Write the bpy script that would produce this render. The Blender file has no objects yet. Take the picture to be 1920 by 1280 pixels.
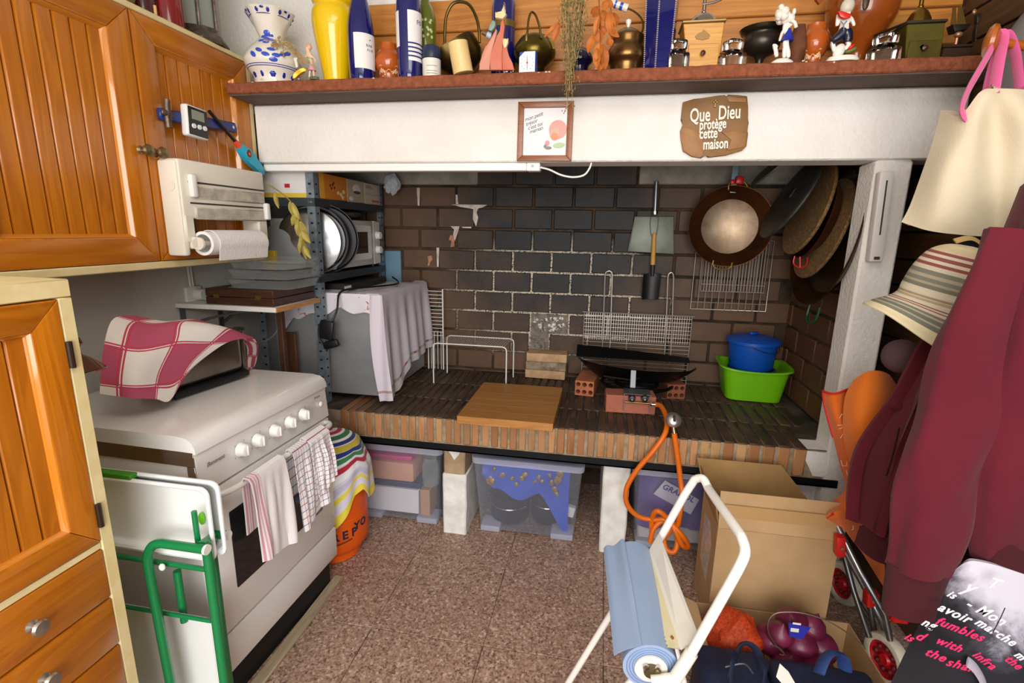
import bpy, bmesh, math, random
from mathutils import Vector, Matrix, noise
random.seed(7)
SC = bpy.context.scene
COL = SC.collection
PI = math.pi

# ---------------------------------------------------------------- camera, world, lights, exposure
def _rot(yaw, pitch, roll):
    cy, sy, cp, sp, cr, sr = math.cos(yaw), math.sin(yaw), math.cos(pitch), math.sin(pitch), math.cos(roll), math.sin(roll)
    w = Vector((sy*cp, cy*cp, -sp)); r0 = Vector((cy, -sy, 0)); u0 = r0.cross(w)
    return cr*r0 + sr*u0, -sr*r0 + cr*u0, w
CF = 936.0
CR, CU, CW = _rot(-.1744, .219, .0178)
CC = Vector((0, 0, 1.3687))
cam = bpy.data.cameras.new('camera'); cam.lens = CF/1920*36; cam.sensor_width = 36; cam.clip_start = .02
camo = bpy.data.objects.new('camera', cam); COL.objects.link(camo)
mw = Matrix.Identity(4)
for i in range(3):
    mw[i][0], mw[i][1], mw[i][2], mw[i][3] = CR[i], CU[i], -CW[i], CC[i]
camo.matrix_world = mw
SC.camera = camo

world = bpy.data.worlds.new('daylight'); SC.world = world; world.use_nodes = True
bg = world.node_tree.nodes['Background']; bg.inputs[0].default_value = (.80, .88, 1.0, 1); bg.inputs[1].default_value = 1.0

def area(name, loc, aim, sx, sy, power, col):
    l = bpy.data.lights.new(name, 'AREA'); l.shape = 'RECTANGLE'; l.size = sx; l.size_y = sy; l.energy = power; l.color = col
    o = bpy.data.objects.new(name, l); COL.objects.link(o); o.location = loc
    o.rotation_euler = (Vector(aim)-Vector(loc)).to_track_quat('-Z', 'Y').to_euler()
    return o
area('doorway_daylight', (.15, -1.75, 1.45), (0, 2, .8), 2.3, 1.9, 88, (1.0, .965, .92))
area('overhead_area', (.1, .2, 2.42), (.1, .6, 0), 1.0, .8, 10, (1.0, .93, .84))  # warm area light set just below the ceiling

vs = SC.view_settings
vs.view_transform = 'Standard'; vs.look = 'None'; vs.gamma = 1; vs.use_curve_mapping = False; vs.exposure = 0.3

# ---------------------------------------------------------------- helpers
def P(ax, v, px, py):
    """the point of the photograph px,py lying on the plane axis = v"""
    d = CW + CR*((px-960)/CF) + CU*((640-py)/CF)
    k = 'xyz'.index(ax)
    return CC + d*((v-CC[k])/d[k])
def lin(c):
    if isinstance(c, str):
        c = c.lstrip('#'); c = [int(c[i:i+2], 16)/255 for i in (0, 2, 4)]
    return tuple(x/12.92 if x <= .04045 else ((x+.055)/1.055)**2.4 for x in c[:3]) + (1,)
MATS = {}
def newmat(name):
    m = bpy.data.materials.new(name); m.use_nodes = True
    nt = m.node_tree; b = nt.nodes['Principled BSDF']
    return m, nt, b
def nd(nt, t, **kw):
    n = nt.nodes.new(t)
    for k, v in kw.items():
        if isinstance(k, str) and k.startswith('i_'):
            key = k[2:]; n.inputs[int(key) if key.isdigit() else key.replace('_', ' ')].default_value = v
        else: setattr(n, k, v)
    return n
def coords(nt, world=False, rnd=True, scale=(1, 1, 1)):
    if world:
        g = nd(nt, 'ShaderNodeNewGeometry'); src = g.outputs['Position']
    else:
        t = nd(nt, 'ShaderNodeTexCoord'); src = t.outputs['Object']
        if rnd:
            oi = nd(nt, 'ShaderNodeObjectInfo')
            mm = nd(nt, 'ShaderNodeMath', operation='MULTIPLY', i_1=37.0); nt.links.new(oi.outputs['Random'], mm.inputs[0])
            ad = nd(nt, 'ShaderNodeVectorMath', operation='ADD'); nt.links.new(src, ad.inputs[0]); nt.links.new(mm.outputs[0], ad.inputs[1]); src = ad.outputs[0]
    mp = nd(nt, 'ShaderNodeMapping'); mp.inputs['Scale'].default_value = scale
    nt.links.new(src, mp.inputs[0]); return mp.outputs[0]
def ramp(nt, src, stops, interp='LINEAR'):
    r = nd(nt, 'ShaderNodeValToRGB'); r.color_ramp.interpolation = interp
    e = r.color_ramp.elements
    while len(e) < len(stops): e.new(.5)
    for i, (p, c) in enumerate(stops): e[i].position = p; e[i].color = lin(c)
    nt.links.new(src, r.inputs[0]); return r.outputs[0]
def mixc(nt, fac, a, b, mode='MIX'):
    m = nd(nt, 'ShaderNodeMix', data_type='RGBA', blend_type=mode)
    for s, v in ((0, fac), (6, a), (7, b)):
        if isinstance(v, (int, float)): m.inputs[s].default_value = v
        elif isinstance(v, (tuple, list)): m.inputs[s].default_value = v
        elif isinstance(v, str): m.inputs[s].default_value = lin(v)
        else: nt.links.new(v, m.inputs[s])
    return m.outputs[2]
def bumpn(nt, b, src, strength, dist=.004):
    n = nd(nt, 'ShaderNodeBump'); n.inputs['Strength'].default_value = strength; n.inputs['Distance'].default_value = dist
    nt.links.new(src, n.inputs['Height']); nt.links.new(n.outputs[0], b.inputs['Normal'])
def noisen(nt, co, scale, detail=4, rough=.6, dist=0):
    n = nd(nt, 'ShaderNodeTexNoise'); n.inputs['Scale'].default_value = scale; n.inputs['Detail'].default_value = detail
    n.inputs['Roughness'].default_value = rough; n.inputs['Distortion'].default_value = dist
    nt.links.new(co, n.inputs['Vector']); return n.outputs['Fac']
def M(name, col, rough=.5, metal=0, col2=None, vs=8, bump=0, bs=60, bd=.003, coat=0, trans=0, ior=1.45, sheen=0, alpha=1, spec=None, emit=0, lo=.35, hi=.65):
    if name in MATS: return MATS[name]
    m, nt, b = newmat(name)
    b.inputs['Base Color'].default_value = lin(col); b.inputs['Roughness'].default_value = rough; b.inputs['Metallic'].default_value = metal
    b.inputs['Coat Weight'].default_value = coat; b.inputs['Transmission Weight'].default_value = trans; b.inputs['IOR'].default_value = ior
    b.inputs['Sheen Weight'].default_value = sheen; b.inputs['Alpha'].default_value = alpha
    if spec is not None: b.inputs['Specular IOR Level'].default_value = spec
    if emit: b.inputs['Emission Color'].default_value = lin(col); b.inputs['Emission Strength'].default_value = emit
    if col2 or bump: co = coords(nt)
    if col2:
        f = noisen(nt, co, vs); nt.links.new(ramp(nt, f, [(lo, col), (hi, col2)]), b.inputs['Base Color'])
    if bump: bumpn(nt, b, noisen(nt, co, bs, 3), bump, bd)
    MATS[name] = m; return m
def WOOD(name, dark, light, axis='z', s=1.0, rough=.35, coat=0, knots=True, bump=.1, stretch=14):
    if name in MATS: return MATS[name]
    m, nt, b = newmat(name)
    sc = [stretch*s]*3; sc['xyz'.index(axis)] = 1.1*s
    co = coords(nt, scale=sc)
    n1 = noisen(nt, co, 1.0, 3, .5, 1.2)
    w = nd(nt, 'ShaderNodeMath', operation='MULTIPLY', i_1=7.0); nt.links.new(n1, w.inputs[0])
    fr = nd(nt, 'ShaderNodeMath', operation='FRACT'); nt.links.new(w.outputs[0], fr.inputs[0])
    co2 = coords(nt, scale=[x*5 for x in sc]); n2 = noisen(nt, co2, 1.0, 4, .7)
    c1 = ramp(nt, fr.outputs[0], [(0, light), (.75, dark), (1, light)])
    c2 = ramp(nt, n2, [(.3, dark), (.7, light)])
    c = mixc(nt, .55, c1, c2)
    nt.links.new(c, b.inputs['Base Color']); b.inputs['Roughness'].default_value = rough; b.inputs['Coat Weight'].default_value = coat; b.inputs['Coat Roughness'].default_value = .12
    if bump: bumpn(nt, b, n2, bump, .001)
    MATS[name] = m; return m
def CLOTH(name, base, ustr=(), vstr=(), rough=.9, weave=.25, rep=(1, 1), sheen=.15, mode='MULTIPLY', col2=None):
    """fabric on UVs: stripes are (start, end, colour) fractions of each repeat"""
    if name in MATS: return MATS[name]
    m, nt, b = newmat(name)
    tc = nd(nt, 'ShaderNodeTexCoord'); sp = nd(nt, 'ShaderNodeSeparateXYZ'); nt.links.new(tc.outputs['UV'], sp.inputs[0])
    cur = None
    def axis(i, stripes):
        mu = nd(nt, 'ShaderNodeMath', operation='MULTIPLY', i_1=float(rep[i])); nt.links.new(sp.outputs[i], mu.inputs[0])
        fr = nd(nt, 'ShaderNodeMath', operation='FRACT'); nt.links.new(mu.outputs[0], fr.inputs[0])
        r = nd(nt, 'ShaderNodeValToRGB'); r.color_ramp.interpolation = 'CONSTANT'
        st = [(0.0, '#ffffff' if mode == 'MULTIPLY' else base)]
        for a, e, c in stripes: st += [(a, c), (e, '#ffffff' if mode == 'MULTIPLY' else base)]
        el = r.color_ramp.elements
        while len(el) < min(len(st), 32): el.new(.99)
        for k, (p, c) in enumerate(st[:32]): el[k].position = p; el[k].color = lin(c)
        nt.links.new(fr.outputs[0], r.inputs[0]); return r.outputs[0]
    c = lin(base)
    if col2: c = ramp(nt, noisen(nt, coords(nt), 6), [(.4, base), (.6, col2)])
    if mode == 'MULTIPLY':
        for i, s in ((0, ustr), (1, vstr)):
            if s: c = mixc(nt, 1.0, c, axis(i, s), 'MULTIPLY')
    else:
        if ustr: c = axis(0, ustr)
        if vstr and not ustr: c = axis(1, vstr)
    if isinstance(c, tuple): b.inputs['Base Color'].default_value = c
    else: nt.links.new(c, b.inputs['Base Color'])
    b.inputs['Roughness'].default_value = rough; b.inputs['Sheen Weight'].default_value = sheen; b.inputs['Specular IOR Level'].default_value = .2
    bumpn(nt, b, noisen(nt, coords(nt), 350, 2), weave, .0006)
    MATS[name] = m; return m

class MB:
    def __init__(s): s.bm = bmesh.new(); s.uv = s.bm.loops.layers.uv.new('UVMap')
    def box(s, c, d, bev=0, rot=None, mi=0, seg=1):
        r = bmesh.ops.create_cube(s.bm, size=1.0); vs = r['verts']
        bmesh.ops.scale(s.bm, vec=d, verts=vs)
        fs = list({f for v in vs for f in v.link_faces})
        if bev:
            es = list({e for v in vs for e in v.link_edges})
            q = bmesh.ops.bevel(s.bm, geom=es, offset=bev, segments=seg, affect='EDGES', profile=.5)
            vs = list({v for f in q['faces'] for v in f.verts} | {v for v in vs if v.is_valid})
            fs = list({f for v in vs for f in v.link_faces})
        if rot is not None: bmesh.ops.rotate(s.bm, cent=(0, 0, 0), matrix=rot, verts=vs)
        bmesh.ops.translate(s.bm, vec=c, verts=vs)
        for f in fs: f.material_index = mi
        return s
    def bx(s, x0, x1, y0, y1, z0, z1, bev=0, mi=0, seg=1):
        return s.box(((x0+x1)/2, (y0+y1)/2, (z0+z1)/2), (abs(x1-x0), abs(y1-y0), abs(z1-z0)), bev, None, mi, seg)
    def ring(s, c, ax, up, rx, ry, n):
        return [s.bm.verts.new(c + ax*(rx*math.cos(2*PI*k/n)) + up*(ry*math.sin(2*PI*k/n))) for k in range(n)]
    def skin(s, rings, cap0=True, cap1=True, mi=0, closed=False):
        n = len(rings[0]); fs = []
        R = rings + ([rings[0]] if closed else [])
        for a, b in zip(R[:-1], R[1:]):
            for k in range(n):
                try: fs.append(s.bm.faces.new((a[k], a[(k+1) % n], b[(k+1) % n], b[k])))
                except ValueError: pass
        if not closed:
            if cap0: fs.append(s.bm.faces.new(rings[0][::-1]))
            if cap1: fs.append(s.bm.faces.new(rings[-1]))
        for f in fs: f.material_index = mi
        return s
    def cyl(s, a, b, r, r2=None, n=14, mi=0, caps=True):
        a, b = Vector(a), Vector(b); d = (b-a).normalized(); ax = d.orthogonal().normalized(); up = d.cross(ax)
        r2 = r if r2 is None else r2
        return s.skin([s.ring(a, ax, up, r, r, n), s.ring(b, ax, up, r2, r2, n)], caps, caps, mi)
    def tube(s, pts, r, n=8, closed=False, sm=0, mi=0, flat=1.0, caps=True):
        pts = [Vector(p) for p in pts]
        if sm: pts = smooth(pts, sm, closed)
        m = len(pts); rs = r if isinstance(r, (list, tuple)) else None
        rings = []; ax = None
        for i, p in enumerate(pts):
            a = pts[(i-1) % m] if closed or i > 0 else p; b = pts[(i+1) % m] if closed or i < m-1 else p
            d = (b-a).normalized()
            if d.length < .5: d = Vector((0, 0, 1))
            if ax is None: ax = d.orthogonal().normalized()
            else:
                ax = ax - d*ax.dot(d)
                ax = ax.normalized() if ax.length > 1e-6 else d.orthogonal().normalized()
            up = d.cross(ax)
            rr = r if rs is None else rs[min(len(rs)-1, int(i*len(rs)/m))] if len(rs) != m else rs[i]
            rings.append(s.ring(p, ax, up, rr, rr*flat, n))
        return s.skin(rings, caps, caps, mi, closed)
    def lathe(s, prof, n=24, c=(0, 0, 0), mat=None, mi=0, ell=1.0, wob=None, caps=True):
        c = Vector(c); rings = []; vs = []
        for r, z in prof:
            ring = []
            for k in range(n):
                a = 2*PI*k/n; q = max(r, 1e-5)*(wob(a, z) if wob else 1)
                ring.append(s.bm.verts.new((q*math.cos(a), q*math.sin(a)*ell, z)))
            rings.append(ring); vs += ring
        s.skin(rings, caps, caps, mi)
        if mat is not None: bmesh.ops.transform(s.bm, matrix=mat.to_4x4() if len(mat) == 3 else mat, verts=vs)
        bmesh.ops.translate(s.bm, vec=c, verts=vs); return s
    def ball(s, c, r, n=12, m=8, rot=None, mi=0):
        if isinstance(r, (int, float)): r = (r, r, r)
        prof = [(math.sin(PI*i/m), -math.cos(PI*i/m)) for i in range(m+1)]
        mm = Matrix.Diagonal((r[0], r[1], r[2])).to_3x3()
        if rot is not None: mm = rot @ mm
        return s.lathe(prof, n, c, mm, mi)
    def prism(s, poly, t, o, r, u, mi=0, bev=0):
        """polygon of (a,b) in plane with right r / up u at origin o, thickness t along r x u (towards the viewer when r,u seen upright)"""
        o, r, u = Vector(o), Vector(r), Vector(u); nn = r.cross(u).normalized()
        a = [s.bm.verts.new(o+r*x+u*y) for x, y in poly]; b = [s.bm.verts.new(o+r*x+u*y+nn*t) for x, y in poly]
        f1 = s.bm.faces.new(a[::-1]); f2 = s.bm.faces.new(b); n = len(a); fs = [f1, f2]
        for k in range(n): fs.append(s.bm.faces.new((a[k], a[(k+1) % n], b[(k+1) % n], b[k])))
        for f in fs: f.material_index = mi
        if bev: bmesh.ops.bevel(s.bm, geom=list(f2.edges), offset=bev, segments=2, affect='EDGES', profile=.5)
        return s
    def sheet(s, fn, nu, nv, t=0, mi=0, uvs=(1, 1)):
        """surface fn(u,v); t = cloth thickness (a second layer behind)"""
        g = [[Vector(fn(i/nu, j/nv)) for i in range(nu+1)] for j in range(nv+1)]
        def lay(off, flip):
            V = []
            for j in range(nv+1):
                row = []
                for i in range(nu+1):
                    p = g[j][i]
                    if off:
                        du = g[j][min(i+1, nu)]-g[j][max(i-1, 0)]; dv = g[min(j+1, nv)][i]-g[max(j-1, 0)][i]
                        nn = du.cross(dv); p = p + (nn.normalized()*off if nn.length > 1e-9 else Vector((0, 0, 0)))
                    row.append(s.bm.verts.new(p))
                V.append(row)
            for j in range(nv):
                for i in range(nu):
                    q = [(i, j), (i+1, j), (i+1, j+1), (i, j+1)]
                    if flip: q = q[::-1]
                    f = s.bm.faces.new([V[b][a] for a, b in q]); f.material_index = mi
                    for l, (a, b) in zip(f.loops, q): l[s.uv].uv = (a/nu*uvs[0], b/nv*uvs[1])
            return V
        A = lay(0, False)
        if t:
            B = lay(-t, True)
            ed = [(0, i, 0, i+1) for i in range(nu)] + [(j, nu, j+1, nu) for j in range(nv)] + [(nv, nu-i, nv, nu-i-1) for i in range(nu)] + [(nv-j, 0, nv-j-1, 0) for j in range(nv)]
            for a, b, c, d in ed:
                f = s.bm.faces.new((A[c][d], A[a][b], B[a][b], B[c][d])); f.material_index = mi
                for l, (jj, ii) in zip(f.loops, ((c, d), (a, b), (a, b), (c, d))): l[s.uv].uv = (ii/nu*uvs[0], jj/nv*uvs[1])
        return s
    def mesh(s, me, mat, mi=0):
        n0 = len(s.bm.verts); s.bm.verts.ensure_lookup_table(); f0 = len(s.bm.faces)
        s.bm.from_mesh(me); s.bm.verts.ensure_lookup_table(); s.bm.faces.ensure_lookup_table()
        bmesh.ops.transform(s.bm, matrix=mat, verts=s.bm.verts[n0:])
        for f in s.bm.faces[f0:]: f.material_index = mi
        return s
    def jitter(s, a, sc=20):
        for v in s.bm.verts:
            v.co += noise.noise_vector(v.co*sc)*a
        return s
def smooth(pts, k, closed=False):
    out = []; n = len(pts); rng = range(n if closed else n-1)
    g = (lambda i: pts[i % n]) if closed else (lambda i: pts[max(0, min(n-1, i))])
    for i in rng:
        p0, p1, p2, p3 = g(i-1), g(i), g(i+1), g(i+2)
        for j in range(k):
            t = j/k
            out.append(.5*((2*p1)+(p2-p0)*t+(2*p0-5*p1+4*p2-p3)*t*t+(3*p1-p0-3*p2+p3)*t**3))
    if not closed: out.append(pts[-1])
    return out
def mkmesh(name, mb, mats, angle=.7, inv=None):
    if inv is not None: bmesh.ops.transform(mb.bm, matrix=inv, verts=mb.bm.verts)
    bmesh.ops.recalc_face_normals(mb.bm, faces=mb.bm.faces)
    me = bpy.data.meshes.new(name); mb.bm.to_mesh(me); mb.bm.free()
    for m in (mats if isinstance(mats, (list, tuple)) else [mats]): me.materials.append(m)
    me.polygons.foreach_set('use_smooth', [True]*len(me.polygons)); me.set_sharp_from_angle(angle=angle)
    return me
WM = {}
def tag(o, label=None, cat=None, group=None, kind=None):
    if label: o['label'] = label
    if cat: o['category'] = cat
    if group: o['group'] = group
    if kind: o['kind'] = kind
    return o
def thing(name, label, cat, loc=(0, 0, 0), rot=(0, 0, 0), group=None, kind=None):
    o = bpy.data.objects.new(name, None); COL.objects.link(o); o.empty_display_size = .02
    if isinstance(rot, (int, float)): rot = (0, 0, rot)
    o.location = loc; o.rotation_euler = rot
    m = Matrix.Translation(loc) @ o.rotation_euler.to_matrix().to_4x4(); WM[o.name] = m
    return tag(o, label, cat, group, kind)
def part(name, mb, mats, parent, label=None, w=False, kind=None, angle=.7):
    """a mesh under parent; w = the mesh was built in world coordinates"""
    pm = WM[parent.name]
    me = mkmesh(name, mb, mats, angle, pm.inverted() if w else None)
    o = bpy.data.objects.new(name, me); COL.objects.link(o); o.parent = parent; WM[o.name] = pm
    return tag(o, label, None, None, kind)
def pinst(name, me, parent, loc, rot=(0, 0, 0), scale=None):
    o = bpy.data.objects.new(name, me); COL.objects.link(o); o.parent = parent; o.location = loc; o.rotation_euler = rot
    if scale: o.scale = scale
    WM[o.name] = WM[parent.name] @ Matrix.Translation(loc) @ o.rotation_euler.to_matrix().to_4x4()
    return o
def solo(name, label, cat, mb, mats, group=None, kind=None, angle=.7):
    """a thing that is one mesh; origin moved to the middle of its underside"""
    vs = [v.co for v in mb.bm.verts]
    lo = Vector([min(v[i] for v in vs) for i in range(3)]); hi = Vector([max(v[i] for v in vs) for i in range(3)])
    c = Vector(((lo.x+hi.x)/2, (lo.y+hi.y)/2, lo.z))
    me = mkmesh(name, mb, mats, angle, Matrix.Translation(-c))
    o = bpy.data.objects.new(name, me); COL.objects.link(o); o.location = c; WM[o.name] = Matrix.Translation(c)
    return tag(o, label, cat, group, kind)
def dup(root, loc, label=None, rot=None):
    r = root.copy(); COL.objects.link(r); r.location = loc
    if rot is not None: r.rotation_euler = rot
    if label: r['label'] = label
    WM[r.name] = Matrix.Translation(r.location) @ r.rotation_euler.to_matrix().to_4x4()
    for ch in [o for o in bpy.data.objects if o.parent == root]:
        c = ch.copy(); COL.objects.link(c); c.parent = r
        for g in [o for o in bpy.data.objects if o.parent == ch]:
            d = g.copy(); COL.objects.link(d); d.parent = c
    return r
def lettering(body, size, o, r, u, t=.0006, shear=0, align='LEFT', sp=1.0, off=0, xs=1.0):
    """an MB of raised letters lying in plane o + r,u"""
    cu = bpy.data.curves.new('t', 'FONT'); cu.body = body; cu.size = size; cu.extrude = t; cu.shear = shear; cu.align_x = align
    cu.space_character = sp; cu.offset = off; cu.resolution_u = 3
    ob = bpy.data.objects.new('t', cu); COL.objects.link(ob)
    me = bpy.data.meshes.new_from_object(ob)
    r, u = Vector(r).normalized(), Vector(u).normalized(); n = r.cross(u); r = r*xs
    m = Matrix.Identity(4)
    for i in range(3): m[i][0], m[i][1], m[i][2], m[i][3] = r[i], u[i], n[i], o[i]
    mb = MB(); mb.mesh(me, m)
    bpy.data.objects.remove(ob); bpy.data.curves.remove(cu); bpy.data.meshes.remove(me)
    return mb
def Rm(ax, a): return Matrix.Rotation(a, 3, ax)
X, Y, Z = Vector((1, 0, 0)), Vector((0, 1, 0)), Vector((0, 0, 1))
# ---------------------------------------------------------------- the setting
XL, XR, YB = -1.635, 1.12, 2.714
def plaster(name, col, col2, bump=.5, bs=70):
    if name in MATS: return MATS[name]
    m, nt, b = newmat(name); co = coords(nt, world=True)
    n = noisen(nt, co, bs, 2, .5); n2 = noisen(nt, co, 3, 3)
    nt.links.new(ramp(nt, n2, [(.35, col), (.65, col2)]), b.inputs['Base Color']); b.inputs['Roughness'].default_value = .9
    bumpn(nt, b, n, bump, .006); MATS[name] = m; return m
stucco = plaster('white_stucco', '#efece6', '#e6e2da', .55, 75)
wallpaint = plaster('smooth_wall_paint', '#d8d5d0', '#c8c4bd', .15, 30)
def soot_brick(name, ca, cb, cs, cx, cz, rx, rz):
    """fired brick; a soot stain of its own sits round world x=cx, z=cz"""
    m, nt, b = newmat(name)
    co = coords(nt, world=True); oi = nd(nt, 'ShaderNodeObjectInfo')
    base = ramp(nt, oi.outputs['Random'], [(0, ca), (.55, cb), (1, ca)])
    n = noisen(nt, co, 9, 5, .65)
    base = mixc(nt, n, base, '#4b3524', 'MIX')
    sp = nd(nt, 'ShaderNodeSeparateXYZ'); nt.links.new(co, sp.inputs[0])
    def ax(i, c, r):
        a = nd(nt, 'ShaderNodeMath', operation='SUBTRACT', i_1=c); nt.links.new(sp.outputs[i], a.inputs[0])
        d = nd(nt, 'ShaderNodeMath', operation='DIVIDE', i_1=r); nt.links.new(a.outputs[0], d.inputs[0])
        q = nd(nt, 'ShaderNodeMath', operation='POWER', i_1=2.0)
        ab = nd(nt, 'ShaderNodeMath', operation='ABSOLUTE'); nt.links.new(d.outputs[0], ab.inputs[0]); nt.links.new(ab.outputs[0], q.inputs[0]); return q.outputs[0]
    s = nd(nt, 'ShaderNodeMath', operation='ADD'); nt.links.new(ax(0, cx, rx), s.inputs[0]); nt.links.new(ax(2, cz, rz), s.inputs[1])
    n2 = noisen(nt, co, 4, 4, .6)
    k = nd(nt, 'ShaderNodeMath', operation='MULTIPLY_ADD', i_1=1.5); nt.links.new(n2, k.inputs[0]); nt.links.new(s.outputs[0], k.inputs[2])
    f = ramp(nt, k.outputs[0], [(.75, '#ffffff'), (1.0, '#000000')])
    mr = nd(nt, 'ShaderNodeMapRange'); mr.inputs[1].default_value = .95; mr.inputs[2].default_value = 2.1; mr.inputs[3].default_value = 1; mr.inputs[4].default_value = 0
    nt.links.new(k.outputs[0], mr.inputs[0])
    c = mixc(nt, mr.outputs[0], base, cs)
    nt.links.new(c, b.inputs['Base Color']); b.inputs['Roughness'].default_value = .62
    bumpn(nt, b, noisen(nt, co, 45, 4, .7), .35, .004)
    MATS[name] = m; return m
brick_back = soot_brick('sooty_back_brick', '#735235', '#60442c', '#101011', -.23, 1.33, .68, .62)
brick_side = soot_brick('side_brick', '#7a4a28', '#6a4021', '#1c1712', .9, 1.75, 1.0, .38)
def bed_mat():
    m, nt, b = newmat('fireplace_mortar'); co = coords(nt, world=True)
    sp = nd(nt, 'ShaderNodeSeparateXYZ'); nt.links.new(co, sp.inputs[0])
    def ax(i, c, r):
        a = nd(nt, 'ShaderNodeMath', operation='SUBTRACT', i_1=c); nt.links.new(sp.outputs[i], a.inputs[0])
        d = nd(nt, 'ShaderNodeMath', operation='DIVIDE', i_1=r); nt.links.new(a.outputs[0], d.inputs[0])
        q = nd(nt, 'ShaderNodeMath', operation='MULTIPLY'); nt.links.new(d.outputs[0], q.inputs[0]); nt.links.new(d.outputs[0], q.inputs[1]); return q.outputs[0]
    s = nd(nt, 'ShaderNodeMath', operation='ADD'); nt.links.new(ax(0, -.25, .62), s.inputs[0]); nt.links.new(ax(2, 1.0, .34), s.inputs[1])
    k = nd(nt, 'ShaderNodeMath', operation='MULTIPLY_ADD', i_1=.8); nt.links.new(noisen(nt, co, 12, 3), k.inputs[0]); nt.links.new(s.outputs[0], k.inputs[2])
    mr = nd(nt, 'ShaderNodeMapRange'); mr.inputs[1].default_value = .9; mr.inputs[2].default_value = 1.6; mr.inputs[3].default_value = 1; mr.inputs[4].default_value = 0
    nt.links.new(k.outputs[0], mr.inputs[0])
    pale = ramp(nt, noisen(nt, co, 110, 3, .7), [(.40, '#2c2926'), (.47, '#b5aa98'), (.7, '#cfc6b6')])
    dark = ramp(nt, noisen(nt, co, 5, 3), [(.4, '#4a3826'), (.6, '#1d1a17')])
    nt.links.new(mixc(nt, mr.outputs[0], dark, pale), b.inputs['Base Color']); b.inputs['Roughness'].default_value = .95
    MATS['bed'] = m; return m
mortar = bed_mat()
pale_mortar = M('pale_mortar', '#b3a796', .95, col2='#2d2a27', vs=45, bump=.5, bs=120, lo=.42, hi=.6)

# floor: terrazzo tiles
def terrazzo():
    m, nt, b = newmat('terrazzo'); co = coords(nt, world=True)
    v = nd(nt, 'ShaderNodeTexVoronoi'); v.inputs['Scale'].default_value = 115; nt.links.new(co, v.inputs['Vector'])
    v2 = nd(nt, 'ShaderNodeTexVoronoi'); v2.inputs['Scale'].default_value = 210; nt.links.new(co, v2.inputs['Vector'])
    s = nd(nt, 'ShaderNodeSeparateColor'); nt.links.new(v.outputs['Color'], s.inputs[0])
    s2 = nd(nt, 'ShaderNodeSeparateColor'); nt.links.new(v2.outputs['Color'], s2.inputs[0])
    a = ramp(nt, s.outputs[0], [(0, '#927363'), (.3, '#b79a88'), (.55, '#6e5044'), (.75, '#a3836f'), (.93, '#d6c1b0')], 'CONSTANT')
    c = ramp(nt, s2.outputs[1], [(0, '#a98a78'), (.5, '#5f4538'), (.75, '#c4a998')], 'CONSTANT')
    mx = mixc(nt, .45, a, c)
    g = noisen(nt, co, 2.5, 3); mx = mixc(nt, ramp(nt, g, [(.4, '#000000'), (.8, '#666666')]), mx, '#836a5d')
    nt.links.new(mx, b.inputs['Base Color']); b.inputs['Roughness'].default_value = .42; b.inputs['Specular IOR Level'].default_value = .4
    MATS['terrazzo'] = m; return m
tz = terrazzo()
fl = thing('floor', 'brown speckled terrazzo tile floor', None, (0, 0, 0), kind='structure')
g = MB(); g.bx(XL-.1, 2.2, -2.2, YB+.1, -.08, -.005); part('grout_bed', g, M('grout', '#7b6658', .95), fl)
g = MB(); g.bx(-.1988, .1988, -.1988, .1988, -.03, 0, .0012); tile_me = mkmesh('tile', g, tz)
for i in range(-4, 4):
    for j in range(-5, 4):
        cx, cy = .075+.2+.4*i, 1.385-.2+.4*j
        if cx+.2 < XL or cx-.2 > XR+.3 or cy-.2 > YB: continue
        pinst('tile', tile_me, fl, (cx, cy, 0))

# walls
def slab(name, x0, x1, y0, y1, z0, z1, mat):
    g = MB(); g.bx(x0, x1, y0, y1, z0, z1)
    return solo(name, None, None, g, mat, kind='structure')
slab('wall_left', XL-.12, XL, -2.2, YB+.12, 0, 2.5, wallpaint)
slab('ceiling', XL-.12, 2.2, -2.2, YB+.12, 2.5, 2.62, M('ceiling_paint', '#e8e6e0', .95))
g = MB(); g.bx(XL-.12, -1.05, -2.32, -2.2, 0, 2.5); g.bx(1.25, 2.2, -2.32, -2.2, 0, 2.5); g.bx(-1.05, 1.25, -2.32, -2.2, 2.42, 2.5)
solo('wall_rear', None, None, g, wallpaint, kind='structure')
# wall above the mantel and the beam
slab('wall_front', XL, XR, 2.08, 2.2, 1.84, 2.5, stucco)
g = MB(); g.bx(-1.4125, XR, 1.94, 2.08, 1.618, 1.84, .006); solo('beam', None, None, g, stucco, kind='structure')
# fireplace back wall of blocks
wb = thing('wall_back', 'sooty brown brick back wall of the fireplace', None, (0, YB, 0), kind='structure')
g = MB(); g.bx(XL, 1.0, .006, .12, .0, 1.95); part('mortar_bed', g, mortar, wb)
CH, BL, JT = .1125, .212, .010
def brick_mesh(name, l, h, d, mat, jit=.0016):
    g = MB(); g.bx(-l/2, l/2, 0, d, -h/2, h/2, .004)
    g.jitter(jit, 31+random.random()*9); return mkmesh(name, g, mat)
bricks = [brick_mesh('brick', BL-JT, CH-JT, .05, brick_back) for _ in range(4)]
z0 = .585
for r in range(-5, 12):
    zc = z0 + CH*(r+.5)
    x = (-.27 if r % 2 else -.164) - BL*7
    while x < .95:
        cx = x + BL/2; x += BL
        if cx - BL/2 < XL or cx > .96: continue
        if r == 9 and (cx < -.68 or cx > .2): continue
        if r == 2 and -.38 < cx < -.16: continue
        if r == 1 and -.38 < cx < -.26: continue
        if r < 0 and r > -5 and random.random() < .0: continue
        pinst('brick', random.choice(bricks), wb, (cx, random.uniform(-.002, .002), zc), (0, 0, random.uniform(-.006, .006)))
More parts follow.
